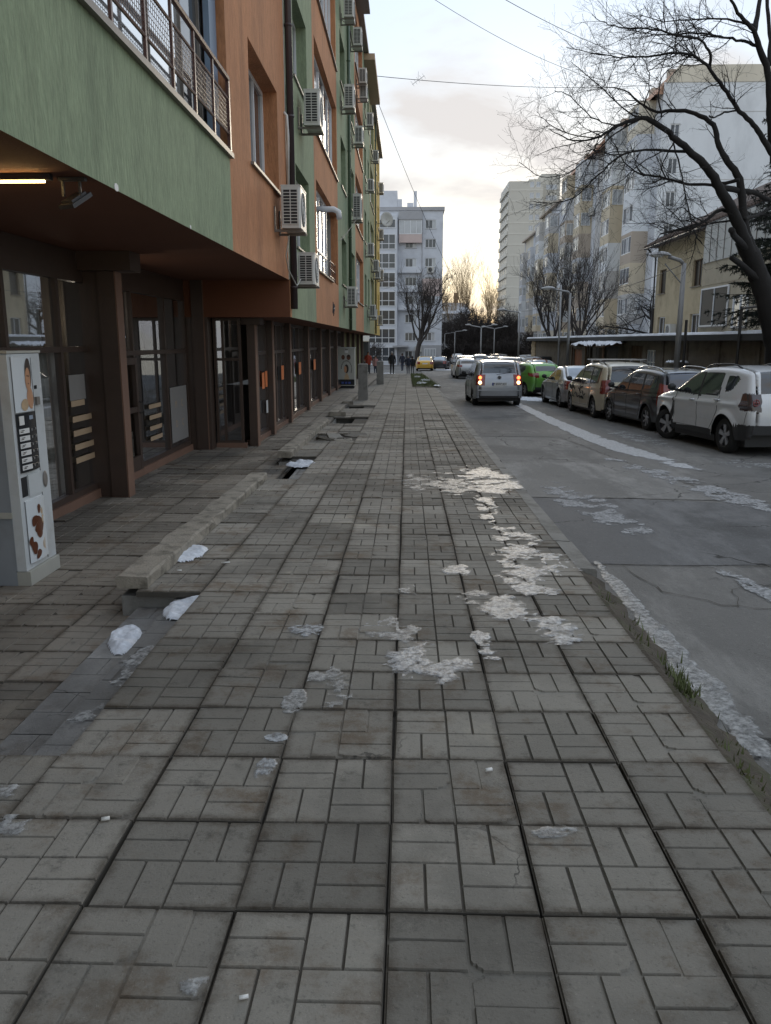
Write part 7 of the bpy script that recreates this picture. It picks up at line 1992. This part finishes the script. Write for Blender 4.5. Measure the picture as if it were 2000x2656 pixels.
# low snowy house far behind the dark trees
lh = thing('distant_house', 'low house with a snow-covered roof half hidden by the dark trees', 'house', (8, 190, -2))
b = MB(); b.box(7.5, 14, 190, 205, -2.5, 8.0); b.build('wall', 'blk_grey', lh)
b = MB(); b.prism([(7.2, 189.5, 8.0), (14.5, 189.5, 8.0), (13.5, 196, 10.5), (8.0, 196, 10.5)], (0, .3, .25)); b.build('roof', 'snow', lh)
b = MB(); b.box(11, 12, 196, 197, 10, 13); b.build('chimney', 'pan_tile', lh)
for k in range(2): window(lh, TY(190), 8.2 + k * 2.6, 9.7 + k * 2.6, 4.6, 6.2, .01, 2, 1, .1, gm='window_glass_far')
b = MB(); b.box(14.5, 34, 182, 190, -2.5, 5.2); b.build('wing', 'garage_wall', lh)  # low building added to shut out bright sky gaps under the trees
b = MB(); b.box(14.3, 34.2, 181.7, 190.2, 5.2, 5.6); b.build('filler_roof', 'snow', lh)
# small kiosk awning at the far end of the building
kt = thing('kiosk', 'dark kiosk with a pale awning behind the people at the pavement end', 'kiosk', (-5, 72, G(72)))
b = MB(); b.box(-6.5, -3.4, 72, 75, G(72) - .2, 2.0); b.build('cabin', 'door_dark', kt)
b = MB(); b.prism([(-6.6, 70.9, 1.75), (-3.3, 70.9, 1.75), (-3.3, 72.0, 2.25), (-6.6, 72.0, 2.25)], (0, 0, .06)); b.build('awning', 'vend_base', kt)
b = MB(); b.box(-5.8, -4.0, 71.6, 71.7, 2.4, 3.3); b.build('sign', 'cloth_red', kt)
# ---------------------------------------------------------------- street lamps
mat('galv', (.30, .30, .30), .55, metal=.3, var=.2, vscale=4)
mat('lamp_head', (.36, .36, .36), .45, var=.15)
mat('lamp_diffuser', (.55, .55, .52), .25)
def street_lamp(label, x, y, h, arms, dirx, r=.055, base=None, armlen=.95, droop=.18):
    z = G(y) - .2 if base is None else base
    t = thing('street_lamp', label, 'street lamp', (x, y, z), group='street lamps')
    b = MB(); b.tube([(x, y, z), (x, y, z + 1.0)], r * 1.5, 10); b.tube([(x, y, z + 1.0), (x, y, z + h)], [r * 1.15, r * .85], 10); b.build('pole', 'galv', t, smooth=True)
    for sd in (dirx if isinstance(dirx, (list, tuple)) else [dirx]):
        b = MB(); b.tube([(x, y, z + h - .05), (x + sd * .12, y, z + h + .08), (x + sd * armlen * .6, y, z + h + .02 + droop)], r * .7, 8); b.build('arm', 'galv', t, smooth=True)
        xa = x + sd * armlen * .5; zz = z + h + droop
        b = MB(); n = 9
        prof = []
        for i in range(n):
            q = i / (n - 1); prof.append((xa + sd * q * .75, .05 + .09 * math.sin(math.pi * (q ** .7) * .92), zz + .05 + .03 * math.sin(math.pi * q) - .0 * q))
        k = 8
        i0 = len(b.v)
        for (X_, w_, Z_) in prof:
            for j in range(k):
                a = math.pi * j / (k - 1); b.v.append((X_, y + w_ * math.cos(a), Z_ + w_ * .75 * math.sin(a)))
        for i in range(n - 1):
            for j in range(k - 1): b.f.append((i0 + i * k + j, i0 + i * k + j + 1, i0 + (i + 1) * k + j + 1, i0 + (i + 1) * k + j)); b.m.append(0)
        b.f.append(tuple(i0 + j for j in range(k))); b.f.append(tuple(i0 + (n - 1) * k + j for j in reversed(range(k)))); b.m += [0, 0]
        hd = b.build('lamp_head', 'lamp_head', t, smooth=True)
        b = MB(); b.sphere((xa + sd * .45, y, zz + .045), .1, 6, 0, (2.2, 1, .5)); b.build('diffuser', 'lamp_diffuser', hd, smooth=True)
    return t
p = at_y(1738, 690, 26.7)
street_lamp('grey concrete street lamp rising between the dark estate and the white crossover', 8.75, 26.7, 4.75, 1, -1, .085, armlen=.85)
b = MB(); b.tube([(8.75, 26.7, 3.55), (8.15, 26.7, 4.2)], .02, 6); tag(b.build('lamp_brace', 'galv'), 'thin slanting brace on the nearest street lamp', 'brace')
street_lamp('grey street lamp rising behind the silver saloon', 8.65, 44.3, 5.05, 1, -1, .07, armlen=1.6)
street_lamp('grey street lamp behind the moving silver carrier', 8.75, 64.5, 4.95, 1, -1, .07, armlen=2.0)
street_lamp('twin-armed street lamp, the nearer of two in the far car park', 8.9, 99, 4.8, 2, (-1, 1), .08, armlen=2.4, droop=.3)
street_lamp('twin-armed street lamp, the farther of two in the far car park', 12.6, 119, 5.2, 2, (-1, 1), .08, armlen=2.4, droop=.3)
street_lamp('small single-armed street lamp before the dark trees', 7.2, 124, 4.9, 1, 1, .07, armlen=2.2)
street_lamp('slim single-armed street lamp farthest away by the grey block', 6.7, 146, 5.0, 1, 1, .07, armlen=2.2)
b = MB(); b.tube([(9.55, 51.7, G(52) - .2), (9.5, 51.7, 5.2)], .06, 8); tag(b.build('wire_post', 'galv', smooth=True), 'plain grey post beside the second street lamp', 'post')
# ---------------------------------------------------------------- trees
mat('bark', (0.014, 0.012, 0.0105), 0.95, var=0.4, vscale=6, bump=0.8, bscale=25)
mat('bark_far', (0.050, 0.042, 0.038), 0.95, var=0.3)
mat('bark_backlit', (0.28, 0.20, 0.11), 0.95, var=0.3)  # yellow backlight glow of the poplars put into the bark colour
mat('needles', (0.016, 0.022, 0.014), 0.85, var=0.4, vscale=3)
mat('twig_brown', (0.045, 0.037, 0.033), 0.95, var=0.3)
def wander(p, d, l, r0, r1, n, rng, jit, up=0.0, curl=None):
    pts, rs = [Vector(p)], [r0]; d = Vector(d).normalized()
    for i in range(n):
        d = (d + Vector((rng.gauss(0, jit), rng.gauss(0, jit), rng.gauss(0, jit) + up))).normalized()
        pts.append(pts[-1] + d * (l / n)); rs.append(r0 + (r1 - r0) * (i + 1) / n)
    return pts, rs, d
def bare_tree(label, base, h, spread, seed, mt='bark_far', tm=None, trunk_r=.16, fork=.25, levels=4, kids=(7, 5, 5, 4), up=.06, ratio=.62, name='bare_tree', ang=.7, twig_r=.006, group='bare street trees', lean=(0, 0), minr=.004, upright=.0):
    rng = random.Random(seed)
    t = thing(name, label, 'tree', base, 0, group)
    tb, cb = MB(), MB()
    pts, rs, d = wander(base, (lean[0], lean[1], 1), h * fork * 1.6, trunk_r, trunk_r * .6, 6, rng, .06)
    tb.tube(pts, rs, 9)
    def rec(pts, rs, lev, L):
        if lev >= levels: return
        k = kids[min(lev, len(kids) - 1)]
        for q in range(k):
            f = (.45 if lev == 0 else .22) + (.55 if lev == 0 else .78) * (q + rng.random()) / k
            i = min(len(pts) - 2, int(f * (len(pts) - 1))); p = pts[i].lerp(pts[i + 1], f * (len(pts) - 1) - i if f < 1 else .9)
            dd = (pts[i + 1] - pts[i]).normalized()
            o = dd.orthogonal().normalized(); o.rotate(Matrix.Rotation(rng.uniform(0, 6.283), 3, dd))
            a = ang * rng.uniform(.6, 1.25)
            nd = (dd * math.cos(a) + o * math.sin(a)); nd.z += upright; nd.x *= spread; nd.y *= spread
            l = L * ratio * rng.uniform(.65, 1.2) * (1.25 - .5 * f if lev else 1)
            r0 = max(minr, rs[i] * (.55 if lev else .5))
            n = 5 if lev < 2 else 4
            P, R_, _ = wander(p, nd, l, r0, max(minr * .7, r0 * .35), n, rng, .11 + .03 * lev, up)
            (tb if lev == 0 and False else cb).tube(P, R_, 6 if lev == 0 else (4 if lev == 1 else 3), 0, cap=False)
            rec(P, R_, lev + 1, l)
    rec(pts, rs, 0, h * .62)
    tb.build('trunk', mt, t, smooth=True); c = cb.build('crown', tm or mt, t, smooth=False)
    return t
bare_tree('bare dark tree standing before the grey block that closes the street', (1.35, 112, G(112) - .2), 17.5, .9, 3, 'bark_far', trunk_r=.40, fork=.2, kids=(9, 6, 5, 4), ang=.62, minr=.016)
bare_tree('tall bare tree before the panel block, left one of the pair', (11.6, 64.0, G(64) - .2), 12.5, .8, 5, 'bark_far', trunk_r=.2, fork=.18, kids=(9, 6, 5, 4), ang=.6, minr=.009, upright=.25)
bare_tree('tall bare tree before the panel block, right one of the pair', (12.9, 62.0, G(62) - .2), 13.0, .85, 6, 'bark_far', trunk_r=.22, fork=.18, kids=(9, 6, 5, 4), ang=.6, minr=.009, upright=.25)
bare_tree('gnarled bare fruit tree between the garages and the ochre house', (16.1, 54.5, 0), 7.0, 1.2, 9, 'bark', trunk_r=.22, fork=.35, kids=(8, 6, 6, 4), ang=1.0, minr=.008, up=-.02)
bare_tree('low tangled bare tree behind the garage roof at its far end', (14.0, 60.0, 0), 5.2, 1.3, 19, 'bark', trunk_r=.14, fork=.25, kids=(8, 6, 5, 4), ang=1.0, minr=.008, up=-.02)
rq = random.Random(44)
DARK = [(8.6, 150, 12.5), (11.6, 146, 14.0), (14.5, 152, 16.0), (17.5, 147, 15.0), (20.6, 151, 14.0), (23.5, 140, 12.5), (9.8, 160, 14.5), (13.2, 163, 17.0), (17.0, 160, 17.0), (21.5, 165, 16.0), (26.5, 150, 14.0), (19.5, 128, 10.0)]
NM = ['first', 'second', 'third', 'fourth', 'fifth', 'sixth', 'seventh', 'eighth', 'ninth', 'tenth', 'eleventh', 'twelfth']
for i, (x, y, h) in enumerate(DARK):
    bare_tree(f'dense dark bare tree beyond the car park, {NM[i]} of its clump', (x, y, G(y) - .2), h * .84, 1.05, 60 + i, 'bark_far', tm='twig_brown', trunk_r=.2, fork=.12, kids=(10, 7, 6, 4), ang=.75, minr=.022, group='dark trees beyond the car park', upright=.12)
for i, (x, h) in enumerate(((12.2, 22.0), (16.3, 26.5), (20.4, 23.0))):
    bare_tree(f'tall thin pale poplar glowing against the sky, {["left", "middle", "right"][i]} one', (x - 1.0, 190 + i * 4, -2), h, .95, 80 + i, 'bark_backlit', trunk_r=.22, fork=.22, kids=(11, 8, 5, 3), ang=.5, minr=.013, name='poplar_tree', group='pale poplars', upright=.35)
for i, (x, y, h) in enumerate(((-7.0, 96, 5.0), (-5.4, 100, 4.6), (-3.8, 98, 4.2))):
    bare_tree(f'small bare bush-like tree under the glazed stair shaft, {["left", "middle", "right"][i]} one', (x, y, G(y) - .2), h, 1.2, 90 + i, 'bark_far', trunk_r=.08, fork=.15, kids=(9, 6, 5, 3), ang=.8, minr=.012, group='bushes under the stair shaft')
for i, (x, y, h) in enumerate(((7.6, 139, 5.5), (10.4, 141, 6.5), (13.2, 138, 6.0), (16.0, 141, 7.0), (19.0, 138, 6.5), (22.0, 134, 6.0), (25.0, 132, 6.5), (11.8, 170, 8), (15.5, 172, 8), (19.5, 172, 8))):
    bare_tree(f'dense dark thicket bush at the foot of the dark trees, {NM[i]} from the grey block', (x, y, G(y) - .3), h, 1.3, 130 + i, 'bark_far', tm='twig_brown', trunk_r=.1, fork=.06, kids=(14, 8, 6, 4), ang=.9, minr=.024, name='thicket_bush', group='thicket at the foot of the dark trees', upright=.1)
# the big linden at the right: limbs follow the photograph, set around its trunk, twigs grown on them
lin = thing('linden_tree', 'big dark bare tree with arching limbs at the right edge', 'tree', (9.75, 20.8, G(21) - .2))
cp = lambda x, y: (1300 + x / 2.38, y / 2.38)
LIMBS = [  # (points in a crop of the photograph, start radius px, end radius px, depth start, depth end)
 ([(1720, 2330), (1690, 2080), (1660, 1950), (1612, 1770), (1560, 1620), (1500, 1480)], 92, 62, 20.9, 20.8),
 ([(1560, 1620), (1505, 1490), (1440, 1330), (1380, 1220), (1330, 1130), (1250, 1010), (1180, 950), (1080, 860), (1000, 790), (900, 730), (800, 745), (690, 790), (590, 850), (450, 870), (300, 800)], 50, 2.5, 20.8, 18.5),
 ([(1565, 1640), (1520, 1480), (1500, 1330), (1470, 1110), (1400, 1000), (1345, 900), (1310, 770), (1200, 700), (1070, 680), (960, 690), (860, 640), (760, 560), (640, 540)], 38, 2.5, 20.8, 22.4),
 ([(1680, 960), (1600, 830), (1540, 750), (1450, 660), (1370, 540), (1290, 430), (1200, 350), (1080, 325), (900, 350), (740, 355), (600, 330), (400, 290)], 22, 2, 21.0, 19.0),
 ([(1290, 430), (1282, 310), (1210, 240), (1060, 210), (900, 175), (760, 175), (640, 140), (560, 90)], 12, 2, 20.2, 18.5),
 ([(1690, 1000), (1660, 700), (1650, 450), (1590, 290), (1560, 190), (1480, 100), (1420, 0), (1380, -90)], 34, 6, 21.2, 20.4),
 ([(1590, 290), (1500, 258), (1400, 235), (1300, 215), (1180, 205), (1040, 215), (900, 205), (780, 180)], 12, 2, 21.0, 22.6),
 ([(1565, 190), (1590, 60), (1610, -90)], 20, 12, 21.0, 21.5), ([(1655, 400), (1660, 200), (1640, 0), (1630, -100)], 16, 10, 21.2, 22),
 ([(1555, 155), (1400, 118), (1200, 120), (1000, 128), (860, 90)], 9, 2, 21.0, 19.2),
 ([(1470, 1110), (1350, 1135), (1150, 1135), (980, 1090), (850, 1070), (760, 1000), (700, 890), (620, 800)], 15, 2, 20.9, 22.8),
 ([(1170, 940), (1000, 930), (850, 930), (720, 970), (600, 1080), (450, 1220), (300, 1250), (180, 1240)], 12, 2, 20.0, 18.4),
 ([(960, 760), (780, 690), (640, 560), (540, 470), (430, 380)], 7, 2, 19.4, 21.5),
 ([(900, 730), (700, 770), (560, 720), (430, 600), (330, 560)], 7, 2, 19.4, 17.6),
 ([(990, 720), (975, 600), (990, 480), (1060, 410), (1140, 330)], 6, 2, 20.5, 21.5), ([(880, 660), (915, 520), (900, 400), (830, 330)], 5, 2, 20.0, 19),
 ([(1430, 1310), (1340, 1300), (1250, 1370), (1120, 1410), (980, 1445)], 16, 5, 20.8, 19.6), ([(1250, 1370), (1180, 1330), (1110, 1280), (1050, 1330)], 5, 2, 20, 19.4),
 ([(1060, 880), (1100, 1020), (1130, 1160), (1180, 1400), (1240, 1505)], 6, 4, 20.0, 19.2), ([(1080, 860), (1000, 1000), (975, 1090)], 6, 3, 20, 21.0),
 ([(1600, 1740), (1500, 1650), (1420, 1590)], 26, 18, 20.8, 20.2), ([(1545, 1560), (1450, 1470), (1420, 1420)], 24, 22, 20.8, 19.8),
 ([(1455, 685), (1380, 690), (1320, 725), (1285, 715)], 7, 6, 20.7, 19.8),
 ([(850, 740), (700, 830), (560, 960), (420, 1060), (250, 1090), (110, 1000)], 7, 2, 19.4, 17.8), ([(1000, 930), (860, 1010), (720, 1130), (560, 1200)], 5, 2, 19.6, 18.6),
 ([(620, 850), (430, 830), (290, 760), (220, 690)], 5, 2, 18.9, 17.5), ([(1330, 1150), (1440, 1170), (1560, 1190), (1670, 1240)], 24, 14, 20.8, 21.6), ([(1500, 1350), (1580, 1330), (1680, 1270)], 14, 10, 20.8, 22),
 ([(1420, 1360), (1250, 1390), (1100, 1420), (1000, 1440)], 8, 3, 20.8, 20.0)]
rng = random.Random(101)
tb, cb, tw_ = MB(), MB(), MB()
limb_pts = []
for li, (P, r0, r1, d0, d1) in enumerate(LIMBS):
    n = len(P); pts, rs = [], []
    for i, (x, y) in enumerate(P):
        f = i / (n - 1); Y = d0 + (d1 - d0) * f
        u, v = cp(x, y); pts.append(at_y(u, v, Y)); rp_ = (r0 + (r1 - r0) * f ** .75) / 2.38 * .80; rs.append(max(.006, rp_ * Y / F_PX))
    # resample smooth
    Q, R2 = [], []
    for i in range(n - 1):
        a, b_, c, d = pts[max(0, i - 1)], pts[i], pts[i + 1], pts[min(n - 1, i + 2)]
        for k in range(4):
            t_ = k / 4; Q.append(.5 * ((2 * b_) + (c - a) * t_ + (2 * a - 5 * b_ + 4 * c - d) * t_ ** 2 + (3 * b_ - a - 3 * c + d) * t_ ** 3) + Vector((rng.gauss(0, .008), rng.gauss(0, .01), rng.gauss(0, .008)))); R2.append(rs[i] + (rs[i + 1] - rs[i]) * t_)
    Q.append(pts[-1]); R2.append(rs[-1])
    tgt = tb if li in (0, 1, 5) else cb; i0 = len(tgt.v)
    tgt.tube(Q, R2, 12 if r0 > 15 else 6)
    for iv in range(i0, len(tgt.v)):        # rough, ridged bark
        v_ = Vector(tgt.v[iv]); k_ = (iv - i0) // (12 if r0 > 15 else 6); c_ = Q[min(k_, len(Q) - 1)]
        tgt.v[iv] = V3(c_ + (v_ - c_) * (1 + .16 * mnoise.noise(v_ * 9) + .12 * mnoise.noise(v_ * 23)))
    limb_pts.append((Q, R2, li))
cz = Vector((9.5, 20.5, 7))
def twigs(Q, R2, lev, L, dens):
    tot = sum((b_ - a).length for a, b_ in zip(Q, Q[1:])); k = int(tot * dens)
    for _ in range(k):
        f = rng.uniform(.06 if lev else .25, 1.0) * (len(Q) - 1); i = min(len(Q) - 2, int(f)); p = Q[i].lerp(Q[i + 1], f - i)
        if R2[i] > .07 and lev == 0: continue
        dd = (Q[i + 1] - Q[i]).normalized(); o = dd.orthogonal().normalized(); o.rotate(Matrix.Rotation(rng.uniform(0, 6.283), 3, dd))
        a = rng.uniform(.4, 1.1); nd = dd * math.cos(a) + o * math.sin(a)
        l = L * rng.uniform(.35, 1.15); r0 = min(R2[i] * .55, [.013, .0065, .0042][lev])
        P, R_, _ = wander(p, nd, l, r0, max(.0022, r0 * .4), 6 if lev == 0 else 4, rng, .16, .02 if lev else .0)
        tw_.tube(P, R_, 4 if lev == 0 else 3, 0, cap=False)
        if lev < 2: twigs(P, R_, lev + 1, L * (.5 if lev == 0 else .42), [0, 8.0, 9.0][lev + 1])
for Q, R2, li in limb_pts:
    if li in (0, 7, 8, 20, 21, 22): continue
    thin = sum(R2) / len(R2)
    twigs(Q, R2, 0, 1.05, 6.0 if thin < .06 else 2.8)
tb.build('trunk', 'bark', lin, smooth=True); cbo = cb.build('crown', 'bark', lin, smooth=True)
o = tw_.build('twigs', 'bark', cbo); o['kind'] = 'stuff'
ice_patch(9.2, 20.8, .12, .14, 0, 91, 'snow', .05, -.6, gnd=lambda x, y: at_y(*cp(1470, 1450), 20.6).z, name='snow_layer', label='snow lying on the sawn stub of the big bare tree', cat='snow', res=14)
# spruce behind it
spz = G(25) - .2
SX, SY = 11.75, 24.6
spt = thing('spruce_tree', 'dark spruce with drooping branches behind the big bare tree', 'tree', (SX, SY, spz))
b = MB(); b.tube([(SX, SY, spz), (SX, SY, 13)], [.22, .03], 8); b.build('trunk', 'bark', spt, smooth=True)
nb, sb_ = MB(), MB(); rng = random.Random(55)
z = 2.6
while z < 12.6:
    R0 = .35 + (12.9 - z) * .21
    for k in range(9):
        a = rng.uniform(0, 6.283); L = R0 * rng.uniform(.75, 1.15)
        if math.cos(a) > .75: continue
        n = 8; P = [Vector((SX + math.cos(a) * L * i / n, SY + math.sin(a) * L * i / n, z + .05 - .30 * L * (i / n) + .22 * L * (i / n) ** 2.2 + rng.gauss(0, .01))) for i in range(n + 1)]
        sb_.tube(P, [.02 * (1 - i / n) + .004 for i in range(n + 1)], 4, cap=False)
        for i in range(1, n + 1):
            for s in (-1, 1, 0):
                l2 = .34 * L * (1.05 - i / (n + .5)) + .13
                dd = Vector((math.cos(a + s * .9), math.sin(a + s * .9), -.12 - .25 * rng.random())).normalized() if s else Vector((math.cos(a) * .3, math.sin(a) * .3, -.9)).normalized()
                if s == 0: l2 *= .7
                q0 = P[i]; q1 = q0 + dd * l2
                m_ = max(5, int(l2 / .008))
                for w_ in range(m_):
                    c = q0.lerp(q1, (w_ + rng.random()) / m_); nd = Vector((rng.gauss(0, 1), rng.gauss(0, 1), rng.gauss(0, .7))) + dd * .9; nd.normalize(); nl = .06 + .05 * rng.random(); si_ = nd.cross(Vector((rng.gauss(0, 1), rng.gauss(0, 1), 1))).normalized() * .011
                    j = len(nb.v); e = c + nd * nl; nb.v += [V3(c - si_), V3(c + si_), V3(e)]; nb.f.append((j, j + 1, j + 2)); nb.m.append(0)
    z += .24 + .04 * rng.random()
sbo = sb_.build('branches', 'bark', spt); o = nb.build('needles', 'needles', spt); o['kind'] = 'stuff'
# ---------------------------------------------------------------- cables across the street
mat('cable', (.02, .02, .022), .6)
def cable(a, b_, sag, label, r=.012):
    a, b_ = Vector(a), Vector(b_); q = MB(); q.tube([a.lerp(b_, t / 24) - Vector((0, 0, 4 * sag * (t / 24) * (1 - t / 24))) for t in range(25)], r, 4, cap=False); tag(q.build('overhead_cable', 'cable'), label, 'cable', 'cables over the street')
cable((-1.8, 30.0, 15.85), (21.6, 70.5, 23.2), 1.0, 'upper overhead cable slanting from the green house roof to the tree', .016)
cable((-1.8, 33.0, 15.85), (21.0, 71.0, 22.0), 1.5, 'thin overhead cable just under the upper one')
cable((-1.8, 46.5, 15.6), (21.5, 75.0, 23.2), .4, 'lower overhead cable that carries the small aerial', .016)
cable((-1.72, 51.2, 15.4), (8.9, 99, 3.6), 1.2, 'steep wire running down from the tan eave to the far lamps', .016)
cable((8.75, 26.7, 4.2), (8.65, 44.3, 4.4), .35, 'wire between the two nearest street lamps')
cable((8.65, 44.3, 4.5), (8.75, 64.5, 4.1), .35, 'wire between the second and third street lamps')
cable((XF + .35, 23.4, 4.55), (XF + .3, 32.6, 6.5), .05, 'clothes wire along the lower loggia to the tall air conditioner')
ae = thing('tv_aerial', 'small tv aerial hanging on the lower overhead cable', 'aerial', at_y(1085, 207, 50.5))
p = at_y(1085, 207, 50.5); b = MB(); b.tube([p + Vector((-.35, 0, -.25)), p + Vector((.35, 0, .22))], .012, 4); b.build('boom', 'galv', ae)
for k in range(5):
    q = p.lerp(p + Vector((.33, 0, .2)), (k - 2) / 2); b = MB(); b.tube([q + Vector((-.1, .1, .16)), q + Vector((.1, -.1, -.16))], .008, 4); b.build('element', 'galv', ae)
b = MB(); b.tube([p, p + Vector((0, 0, .45))], .008, 4); b.build('hanger', 'galv', ae)
